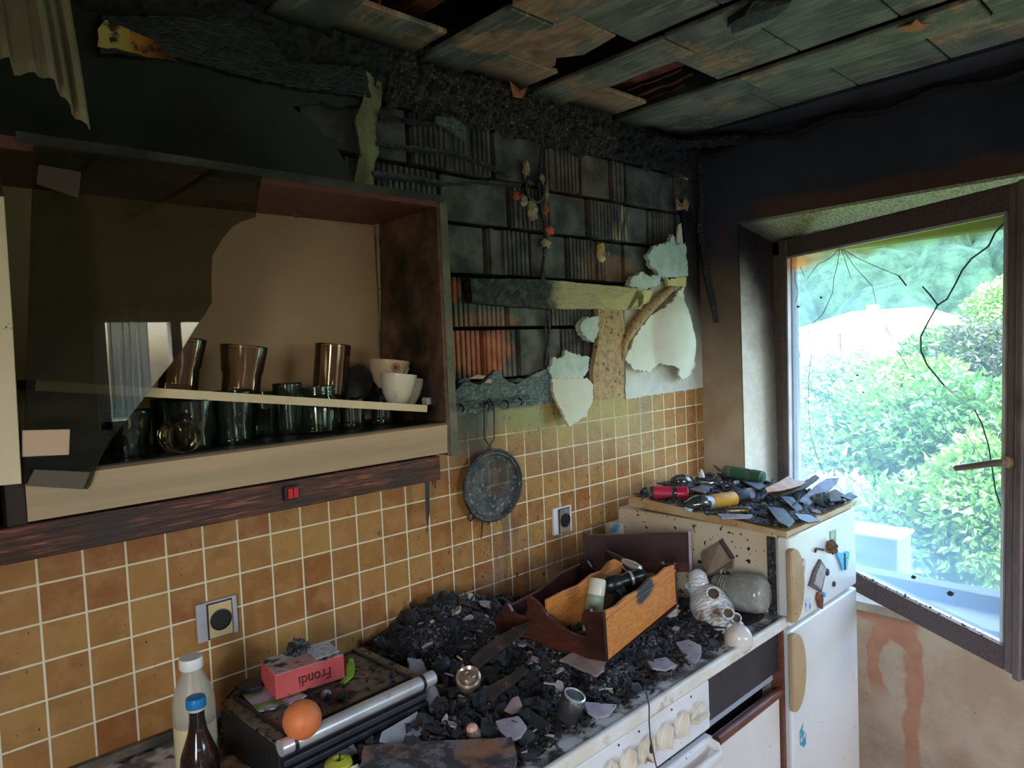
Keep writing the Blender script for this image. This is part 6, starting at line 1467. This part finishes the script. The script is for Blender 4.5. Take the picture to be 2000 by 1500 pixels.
q = at_depth(1408, 1120, 1.90); G().tube([q + Vector((0, 0, -.01)), q + Vector((.004, .002, .008)), q + Vector((.014, .0, .010)), q + Vector((.016, -.004, -.004))], .0014, 6).obj('bail', M['steel'], jr, smooth=True)
# scorched book leaning on the fridge side
kb = thing('scorched_book', 'scorched thin book leaning against the side of the fridge', 'book', atX(1400, 1080, -.66))
PB = [atX(px, py, x) for px, py, x in [(1368, 1082, -.668), (1408, 1056, -.632), (1432, 1092, -.634), (1430, 1108, -.66), (1376, 1128, -.70)]]
c = sum(PB, Vector()) / 5; n_ = (PB[1] - PB[0]).cross(PB[4] - PB[0]).normalized(); n_ = n_ if n_.dot(CAM - c) > 0 else -n_
g = G(); g.add(PB + [p - n_ * .012 for p in PB], [(0, 1, 2, 3, 4), (9, 8, 7, 6, 5)] + [(i, (i + 1) % 5, 5 + (i + 1) % 5, 5 + i) for i in range(5)]); g.obj('cover', std('scorched_cover', lin(140, 122, 100), lin(96, 80, 66), 9, rough=.7, layers=[(lin(40, 34, 30), 7, .5, .7)]), kb)
g = G(); g.tube([PB[1] + n_ * .003, PB[2] + n_ * .003], .006, 6); g.obj('spine', M['brownchip'], kb)
tag(G().ball(atZ(1415, 1122, .955), (.045, .02, .012), 3, .8, 22, 3).obj('charcoal_lump', M['char'], smooth=True, angle=35), 'flat charcoal lump under the scorched leaning book', 'charcoal')
tag(G().ball(atZ(1310, 1195, .92), (.03, .014, .012), 3, .6, 30, 8).obj('ash_roll', M['ash'], smooth=True, angle=35), 'pale ashy roll between the rack and the striped figurine', 'ash')
random.seed(4)
for i in range(34):     # flakes on the grill lid
    px, py = random.choice([(random.uniform(600, 690), random.uniform(1325, 1385)), (random.uniform(640, 780), random.uniform(1290, 1370)), (random.uniform(520, 600), random.uniform(1375, 1420))])
    q = atZ(px, py, GT + .003); piece(random.choice(['flake', 'flake', 'chunk']), q.x, q.y, GT + .004, random.uniform(.006, .017), .3, info3)
random.seed(9)
for i in range(40):     # crumbs around plate and figurine
    x = random.uniform(-.92, -.66); y = random.uniform(-.585, -.36); k = random.choice(['flake', 'chunk', 'chip', 'flake'])
    piece(k, x, y, .886 + H(x, y) * .6, random.uniform(.008, .022), .3, info)
# ------------------------------------------------------------------ on top of the fridge
def ftop(y): return 1.107 + .035 * (y + .622) / .507
def atF(px, py, h=0.0):
    z = 1.12
    for _ in range(6):
        q = atZ(px, py, z); z = ftop(q.y) + h
    return q
random.seed(31)
fl = [[(1560, 978), (1588, 950), (1610, 938), (1638, 934), (1634, 944), (1600, 972), (1574, 990)], ]
def slabF(nm, pts, h, th, mat, label, cat, slope, amp=.0015):
    c0 = sum((atF(px, py, h) for px, py in pts), Vector()) / len(pts)
    nrm = Vector((-slope[0], -slope[1], 1)).normalized(); P = []
    for px, py in pts:
        d = ray(px, py); t_ = (c0 - CAM).dot(nrm) / d.dot(nrm); P.append(CAM + d * t_)
    c = sum(P, Vector()) / len(P); u = nrm.orthogonal().normalized(); Mx = frame3(c, u, nrm.cross(u)); Li = Mx.inverted()
    P2 = ragged([tuple((Li @ p).xy) for p in P], amp, .01, len(P2) if False else 3)
    o = G().prism(P2, -th / 2, th / 2).obj(nm, mat, bevel=.0006); o.matrix_world = Mx
    return tag(o, label, cat)
M['goldfoil'] = std('rusty_gold_sheet', lin(206, 150, 70), lin(170, 112, 60), 26, rough=.5, layers=[(lin(90, 66, 50), 22, .58, .7)], bump=.3)
M['lilacsheen'] = std('lilac_sheen_scrap', lin(84, 86, 98), lin(136, 140, 156), 14, rough=.35, layers=[(lin(30, 30, 36), 16, .55, .68)])
slabF('burnt_plank', [(1560, 980), (1592, 950), (1614, 936), (1638, 934), (1634, 945), (1602, 972), (1578, 990)], .035, .006, M['lilacsheen'], 'long charred board end sticking out over the window side of the fridge', 'board end', (.25, .25))
slabF('rusty_sheet', [(1494, 954), (1520, 942), (1540, 930), (1552, 938), (1580, 940), (1560, 950), (1530, 958), (1498, 962)], .040, .003, M['goldfoil'], 'rusty orange sheet lying on the pile on top of the fridge', 'metal sheet', (.0, .30))
slabF('charred_stick', [(1500, 966), (1560, 948), (1592, 928), (1600, 934), (1570, 956), (1512, 974)], .030, .006, M['brownchip'], 'dark flat stick just under the rusty orange sheet on the fridge', 'stick', (.1, .3))
for i, (pts, m, lab) in enumerate([
    ([(1440, 934), (1470, 928), (1496, 950), (1480, 956)], 'lilacsheen', 'lilac sheened flat scrap in the middle of the fridge top'),
    ([(1456, 955), (1476, 952), (1474, 972), (1454, 972)], 'lilac', 'pale bluish square scrap behind the black cap of the yellow jar'),
    ([(1498, 990), (1530, 994), (1552, 1018), (1540, 1030), (1520, 1020)], 'bluechar', 'large ribbed black flake hanging over the front edge of the fridge top'),
    ([(1552, 1004), (1580, 1006), (1602, 1018), (1578, 1022), (1560, 1014)], 'bluechar', 'grey black flake at the front right edge of the fridge top'),
    ([(1616, 962), (1632, 956), (1650, 968), (1644, 978), (1622, 980)], 'brownchip', 'big dark brown char lump at the right end of the fridge top'),
    ([(1642, 970), (1660, 962), (1674, 970), (1660, 978)], 'char', 'black flake at the far right corner of the fridge top'),
    ([(1282, 944), (1330, 936), (1392, 946), (1400, 952), (1340, 954)], 'char', 'long black strip behind the red spice jar on the fridge'),
    ([(1392, 908), (1400, 912), (1420, 926), (1412, 928)], 'char', 'curved black shard in front of the green jar on the fridge'),
    ([(1346, 956), (1372, 948), (1392, 952), (1376, 964)], 'lilacsheen', 'pale scrap right of the red spice jar on the fridge'),
    ([(1520, 968), (1548, 972), (1570, 996), (1556, 1000)], 'bluechar', 'narrow dark shard lying across the middle front of the fridge top'),
    ([(1400, 1004), (1470, 1006), (1466, 1012), (1410, 1013)], 'lilac', 'flat silver sliver along the front left edge of the fridge top')]):
    slabF('fridge_scrap', pts, .014 + .004 * (i % 3), .004, M[m], lab, 'scrap', (random.uniform(-.1, .2), random.uniform(0, .3)))
cnt = 0
while cnt < 210:
    u, v = random.random(), random.random(); x = FX0 + .01 + (FX1 - FX0 - .02) * u; y = -.612 + .48 * v
    if (x < -.54 and y > -.24): continue
    k = random.choice(['flake'] * 6 + ['chunk', 'stick', 'stick', 'chip'])
    s = random.uniform(.016, .04) if k != 'chunk' else random.uniform(.01, .025)
    if k == 'stick': s *= 1.5
    piece(k, x, y, ftop(y) + random.uniform(.002, .016), s, .25, info2, rz=random.gauss(.6, .7)); cnt += 1
rbf = G(); vs_, fs = [], []; idx = {}
for i in range(91):
    for j in range(101):
        x = FX0 - .006 + (FX1 - FX0 + .006) * i / 90; y = -.619 + .49 * j / 100
        h = .010 * max(0, noise.noise(Vector((x * 22, y * 22, 5))) + .62) + .004 * noise.noise(Vector((x * 90, y * 90, 2)))
        h *= 1 if y < -.25 else .5
        if h > .0015: idx[i, j] = len(vs_); vs_.append((x, y, ftop(y) + h))
for i in range(90):
    for j in range(100):
        q = [(i, j), (i + 1, j), (i + 1, j + 1), (i, j + 1)]
        if all(k in idx for k in q): fs.append(tuple(idx[k] for k in q))
tag(rbf.add(vs_, fs).obj('burnt_crumbs', M['rubble']), 'thin layer of burnt crumbs covering the fridge top', 'rubble', kind='stuff')
# drips and crumbs on the side
def jarline(p0, p1, h0, h1): return atF(*p0, h0), atF(*p1, h1)
M['redlabel'] = std('red_label', lin(196, 40, 76), lin(150, 40, 60), 12, rough=.4, layers=[(lin(120, 90, 76), 14, .56, .7)])
M['redcap'] = std('crimson_cap', lin(206, 34, 74), lin(186, 26, 62), 12, rough=.35)
M['yellowlabel'] = std('yellow_label', lin(214, 166, 54), lin(190, 130, 50), 16, rough=.45, layers=[(lin(120, 80, 50), 18, .6, .75)])
M['clearglass'] = glassy('clear_sooty_glass', lin(214, 226, 222), lin(130, 140, 140), .2, .03, 1.5, boost=2.0)
M['greenlabel'] = std('green_label', lin(30, 76, 62), lin(60, 110, 84), 14, rough=.4)
a, b = jarline((1266, 962), (1343, 964), .020, .020)
lying('spice_jar', a, b, None, [('glass', 'clearglass', [(.016, 0), (.0205, .03), (.0205, .10), (.0205, .64), (.018, .70)]), ('label', 'redlabel', [(.0207, .12), (.0207, .58)]), ('cap', 'redcap', [(.0205, .70), (.0212, .72), (.0212, .98), (.019, 1.0)])], 'spice jar with crimson cap and label lying at the front left of the fridge top', 'jar')
a, b = jarline((1338, 988), (1456, 970), .022, .022)
lying('spice_jar', a, b, None, [('glass', 'clearglass', [(.010, 0), (.022, .12), (.026, .22), (.022, .34)]), ('label', 'yellowlabel', [(.0205, .42), (.0215, .44), (.0215, .80), (.0205, .82)]), ('collar', 'steel', [(.019, .34), (.019, .42)]), ('cap', 'black', [(.0225, .80), (.0235, .82), (.0235, .99), (.021, 1.0)])], 'spice jar with yellow label and black cap lying on the fridge top', 'jar')
a, b = jarline((1415, 920), (1490, 934), .026, .028)
lying('spice_jar', a, b, None, [('glass', 'clearglass', [(.018, 0), (.0225, .04), (.0225, .96), (.020, 1.0)]), ('label', 'greenlabel', [(.0227, .24), (.0227, .62)]), ('cap', 'greenlabel', [(.0235, .74), (.0235, .99), (.021, 1.0)])], 'spice jar with dark green label lying at the back of the fridge top', 'jar')
a, b = jarline((1312, 940), (1404, 942), .020, .012)
lying('wine_glass', a, b, None, [('bowl', 'clearglass', [(.012, 0), (.022, .08), (.026, .2), (.020, .34), (.006, .42)]), ('stem', 'clearglass', [(.005, .42), (.005, .78)]), ('foot', 'clearglass', [(.006, .78), (.022, .96), (.022, 1.0)])], 'sooty stemmed glass lying at the back left of the fridge top', 'glass')
a, b = jarline((1376, 1000), (1466, 996), .012, .012)
lying('glass_vial', a, b, None, [('tube', 'clearglass', [(.006, 0), (.010, .04), (.010, .9), (.007, 1.0)]), ('contents', 'yellowlabel', [(.0085, .45), (.0085, .93)])], 'narrow glass vial with amber contents at the front edge of the fridge top', 'vial')
p = atF(1600, 978, .016); tb = thing('glass_tumbler', 'small greenish glass lying at the right front of the fridge top', 'glass', p)
G().lathe([(.020, -.02), (.0225, .0), (.0225, .02), (.021, .02), (.0205, .0), (.001, -.016)], 28, Matrix.Translation(p) @ Matrix.Rotation(1.2, 4, 'X')).obj('bowl', M['clearglass'], tb, smooth=True)
p = atF(1370, 932, .012); tag(G().lathe([(.012, 0), (.009, .012), (.003, .026), (.001, .027)], 16, Matrix.Translation(p)).obj('white_spout', M['ceramic'], smooth=True), 'small white pointed stopper at the back of the fridge top', 'stopper')
p = atF(1258, 960, .010); tag(G().lathe([(.009, -.012), (.0105, 0), (.0105, .012), (.009, .012), (.008, 0)], 18, Matrix.Translation(p) @ Matrix.Rotation(1.3, 4, 'Y')).obj('black_ring', M['char'], smooth=True), 'black ring shaped cap at the far left corner of the fridge top', 'cap')

# ------------------------------------------------------------------ outside
M['ground'] = std('meadow', lin(80, 106, 58), lin(58, 84, 42), .4, rough=.95)
M['outwall'] = std('grey_ledge', lin(120, 126, 132), lin(150, 156, 160), 20, rough=.8, specks=lin(220, 222, 224), spk=(120, .64, .68))
M['railwhite'] = std('pale_rail', lin(214, 204, 190), rough=.4); M['boxpale'] = std('pale_blue_box', lin(120, 140, 152), lin(130, 150, 160), 6, rough=.5)
def leafmat(nm, c1, c2):
    t = T(nm); c = t.mx(t.sm(t.noise(1.4, 3, v=t.pos), .35, .65), c1, c2)
    d = t.n('ShaderNodeBsdfDiffuse'); t.put(d.inputs[0], c); tr = t.n('ShaderNodeBsdfTranslucent'); t.put(tr.inputs[0], t.mx(.5, c, lin(120, 170, 60)))
    m_ = t.n('ShaderNodeMixShader'); m_.inputs[0].default_value = .4; t.nt.links.new(d.outputs[0], m_.inputs[1]); t.nt.links.new(tr.outputs[0], m_.inputs[2])
    g_ = t.n('ShaderNodeBsdfGlossy'); g_.inputs['Roughness'].default_value = .35
    m2 = t.n('ShaderNodeMixShader'); m2.inputs[0].default_value = .06; t.nt.links.new(m_.outputs[0], m2.inputs[1]); t.nt.links.new(g_.outputs[0], m2.inputs[2]); t.nt.links.new(m2.outputs[0], t.out.inputs[0]); return t.mat
M['leaf1'] = leafmat('fresh_leaf', lin(84, 132, 58), lin(112, 156, 76)); M['leaf2'] = leafmat('mid_leaf', lin(52, 100, 56), lin(78, 122, 64))
M['leaf3'] = leafmat('pale_leaf', lin(140, 170, 120), lin(120, 156, 100)); M['leaf4'] = leafmat('purple_leaf', lin(74, 72, 84), lin(60, 78, 68)); M['leaf5'] = leafmat('forest_leaf', lin(44, 80, 60), lin(60, 100, 76))
M['bark'] = std('shrub_bark', lin(96, 80, 62), lin(70, 58, 46), 10, rough=.9)
g = G(); vs_, fs = [], []
NX, NY = 40, 40
for i in range(NX + 1):
    for j in range(NY + 1):
        x = .6 + 160 * (i / NX) ** 2; y = -90 + 200 * j / NY
        z = -2.6 + (0 if x < 34 else ((x - 34) * .42)) + 1.0 * noise.noise(Vector((x * .05, y * .05, 0)))
        vs_.append((x, y, z))
for i in range(NX):
    for j in range(NY):
        a = i * (NY + 1) + j; fs.append((a, a + 1, a + NY + 2, a + NY + 1))
struct(g.add(vs_, fs).obj('ground', M['ground'], smooth=True))
# forest on the hillside, uncountable crowns
random.seed(17); g = G(); b = bmesh.new(); bmesh.ops.create_icosphere(b, subdivisions=2, radius=1); bv = [v.co.copy() for v in b.verts]; bf2 = [tuple(v.index for v in f.verts) for f in b.faces]; b.free()
for i in range(900):
    x = 36 + 100 * random.random() ** .8; c_ = x + 2.36
    y = -1.449 + c_ * random.uniform(-.15, 1.0)
    z = -2.6 + max(0, (x - 34) * .42) + random.uniform(.5, 3.0); r = random.uniform(1.8, 3.6)
    vs_ = [(x + p.x * r * (1 + .3 * noise.noise(p * 2.5 + Vector((i, 0, 0)))), y + p.y * r, z + p.z * r * 1.2 * (1 + .4 * noise.noise(p * 3 + Vector((0, i, 0))))) for p in bv]
    g.add(vs_, bf2)
t = T('forest_crowns'); c = t.mx(t.sm(t.noise(1.1, 6, v=t.pos, rough=.75), .35, .65), lin(36, 70, 62), lin(70, 112, 92)); M['forest'] = t.done(c, .9, 0, .2, t.bump(t.noise(2.2, 6, v=t.pos, rough=.8), 1.0, .6))
tag(g.obj('hillside_forest', M['forest'], smooth=True), 'dense forest covering the hillside beyond the white house', 'forest', kind='stuff')
# houses
def house(label, x, px0, px1, pyt, pym, pyb, dep, wallc, roofc):
    a = atX(px0, pyt, x); b_ = atX(px1, pyt, x); zt = a.z; zm = atX(px0, pym, x).z; zb = min(atX(px0, pyb, x).z, -2.6)
    h = thing('house', label, 'house', (x, (a.y + b_.y) / 2, zb)); y0, y1 = min(a.y, b_.y), max(a.y, b_.y)
    G().box((x + dep / 2, (y0 + y1) / 2, (zb + zm) / 2), (dep, y1 - y0, zm - zb)).obj('wall', wallc, h)
    g = G(); e = .4
    g.add([(x - e, y0 - e, zm), (x - e, y1 + e, zm), (x + dep + e, y1 + e, zm), (x + dep + e, y0 - e, zm), (x + dep / 2, y0 + .8, zt), (x + dep / 2, y1 - .8, zt)], [(0, 1, 2, 3), (0, 4, 5, 1), (1, 5, 2), (2, 5, 4, 3), (3, 4, 0)])
    g.obj('roof', roofc, h)
    G().box((x + dep / 2, y0 + (y1 - y0) * .62, zt - .05), (.4, .35, .5)).obj('chimney', wallc, h)
    return h
M['housewhite'] = std('white_render', lin(240, 238, 232), rough=.8); M['roofpale'] = std('pale_sheet_roof', lin(236, 226, 214), lin(226, 216, 206), 3, rough=.6); M['shedwood'] = mat_wood('grey_shed_boards', lin(120, 116, 120), lin(90, 88, 94), (30, 8, 1), .8)
M['tarp'] = std('blue_tarp', lin(120, 160, 200), lin(140, 176, 210), 3, rough=.6)
house('white house with a wide pale roof below the wooded hill', 24, 1560, 1800, 610, 648, 700, 6, M['housewhite'], M['roofpale'])
house('grey board shed to the right of the white house', 32, 1826, 1882, 630, 636, 665, 3, M['shedwood'], M['roofpale'])
house('pale low building half hidden at the right window edge', 13, 1915, 2060, 714, 724, 765, 3, M['housewhite'], M['roofpale'])
tp = thing('tarp_roof', 'bluish lean-to roof in front of the white house', 'roof', atX(1595, 670, 19)); P = [atX(1540, 688, 18), atX(1600, 682, 18), atX(1642, 650, 20), atX(1560, 662, 20)]
g = G(); g.add(P + [p + Vector((0, 0, .08)) for p in P], [(3, 2, 1, 0), (4, 5, 6, 7), (0, 1, 5, 4), (1, 2, 6, 5), (2, 3, 7, 6), (3, 0, 4, 7)]); g.obj('sheet', M['tarp'], tp)
for p in P: G().tube([p, Vector((p.x, p.y, -2.6))], .05, 6).obj('post', M['bark'], tp)
# shrubs and trees
def shrub(nm, label, cat, px, py, X, r, rz, n, leaf, mat, seed, group=None):
    random.seed(seed); c = atX(px, py, X); t_ = thing(nm, label, cat, (c.x, c.y, -2.6), (0, 0, 0), group)
    vs_, fs = [], []
    for i in range(int(n * 2.0)):
        while True:
            p = Vector((random.uniform(-1, 1), random.uniform(-1, 1), random.uniform(-1, 1)))
            if .45 < p.length < 1: break
        lump = 1 + .35 * noise.noise(p * 2.2 + Vector((seed, 0, 0)))
        q = Vector((c.x + p.x * r * lump, c.y + p.y * r * lump, c.z + p.z * rz * lump))
        d = (p.normalized() * .6 + Vector((random.gauss(0, .6), random.gauss(0, .6), random.gauss(-.1, .5)))).normalized(); s = d.cross(Vector((random.gauss(0, 1), random.gauss(0, 1), random.gauss(0, 1)))).normalized(); u = s.cross(d)
        L = leaf * .66 * random.uniform(.6, 1.4); w_ = L * random.uniform(.2, .38)
        o = len(vs_); vs_ += [q, q + d * L * .45 + s * w_ + u * L * .06, q + d * L - u * L * .12, q + d * L * .45 - s * w_ + u * L * .06]; fs += [(o, o + 1, o + 2), (o, o + 2, o + 3)]
    me = bpy.data.meshes.new('foliage'); me.from_pydata([tuple(v) for v in vs_], [], fs); me.materials.append(mat)
    o = bpy.data.objects.new('foliage', me); C.objects.link(o); o.parent = t_; o.matrix_parent_inverse = t_.matrix_basis.inverted()
    g = G()
    for k in range(7):
        a = random.uniform(0, 6.28); tip = Vector((c.x + math.cos(a) * r * .6, c.y + math.sin(a) * r * .6, c.z + rz * random.uniform(.2, .8)))
        base = Vector((c.x, c.y, -2.6)); mid = base.lerp(tip, .5) + Vector((random.gauss(0, .1) * r, random.gauss(0, .1) * r, 0)); g.tube([base, mid, tip], [.035 * r, .02 * r, .008 * r], 5)
    g.obj('stems', M['bark'], t_)
    return t_
GS = 'garden shrubs outside the window'
shrub('shrub', 'tall bright green shrub nearest the left side of the window', 'shrub', 1600, 935, 5.4, .62, .72, 3600, .13, M['leaf1'], 1, GS)
shrub('shrub', 'broad bright shrub filling the middle of the window view', 'shrub', 1735, 905, 5.6, .80, .82, 5200, .14, M['leaf1'], 2, GS)
shrub('shrub', 'deeper green shrub right of the middle of the window view', 'shrub', 1865, 900, 5.2, .66, .78, 4600, .12, M['leaf2'], 3, GS)
shrub('shrub', 'leafy shrub close to the window, behind the lever handle', 'shrub', 1940, 1000, 3.3, .42, .50, 3200, .10, M['leaf1'], 4, GS)
shrub('shrub', 'low shrub close outside above the pale rail', 'shrub', 1790, 1060, 3.4, .46, .46, 3400, .10, M['leaf1'], 5, GS)
shrub('shrub', 'low light shrub low in the left corner of the window view', 'shrub', 1640, 1040, 3.6, .46, .44, 2800, .11, M['leaf3'], 6, GS)
shrub('tree', 'purplish tree behind the shrubs at the right of the window view', 'tree', 1950, 700, 9.5, .75, .55, 3000, .13, M['leaf4'], 7)
shrub('tree', 'pale whitish tree under the hill at the right window edge', 'tree', 1965, 606, 19, .8, .8, 2600, .16, M['leaf3'], 8)
shrub('tree', 'green tree left of the purplish tree, above the deeper green shrub', 'tree', 1850, 715, 11.5, .75, .6, 2600, .16, M['leaf2'], 9)
shrub('tree', 'dark green tree behind the shed at the foot of the hill', 'tree', 1905, 655, 33, 1.6, 1.2, 2600, .26, M['leaf5'], 10)
shrub('shrub', 'pale shrub in front of the white house', 'shrub', 1660, 755, 9.0, .9, .5, 3000, .16, M['leaf3'], 12, GS)
shrub('shrub', 'bright shrub before the white house, right of the pale shrub', 'shrub', 1775, 770, 8.0, .8, .5, 3000, .15, M['leaf1'], 13, GS)
# ledge with rail and pale box outside
lz = atX(1755, 1145, .62).z
g = G(); g.box((.54, -1.0, lz - .03), (.40, 2.4, .06)); struct(g.obj('ledge', M['outwall']))
a = atX(1755, 1130, .66); b_ = atX(1970, 1178, .66)
rl_ = thing('outer_rail', 'pale round rail along the ledge outside the window', 'rail', a)
G().tube([a + (a - b_) * 1.2, b_ + (b_ - a) * 1.5], .009, 10).obj('bar', M['railwhite'], rl_, smooth=True)
g = G(); g.box(((a.x), (a.y + b_.y) / 2, (a.z + lz) / 2 + .006), (.012, 2.0, a.z - lz + .03)); g.obj('board', M['outwall'], rl_)
q0 = atX(1676, 1042, .56); q1 = atX(1756, 1042, .56); q2 = atX(1740, 1145, .56)
ob = thing('meter_box', 'pale blue ribbed box standing on the ledge outside the window', 'box', (.56, (q0.y + q1.y) / 2, lz))
yb0, yb1 = q1.y, q0.y + .08; zt = atX(1715, 1052, .52).z
G().box((.62, (yb0 + yb1) / 2, (zt + lz) / 2), (.16, yb1 - yb0, zt - lz)).obj('body', M['boxpale'], ob, bevel=.006)
G().box((.62, (yb0 + yb1) / 2, zt + .004), (.18, yb1 - yb0 + .02, .012)).obj('lid', M['housewhite'], ob, bevel=.004)
for k in range(9): G().box((.538, yb0 + .02 + k * .012, lz + .075), (.004, .005, .12)).obj('rib', M['boxpale'], ob)
G().box((.537, yb0 + .145, lz + .12), (.006, .035, .03)).obj('vent', M['drawer'], ob)
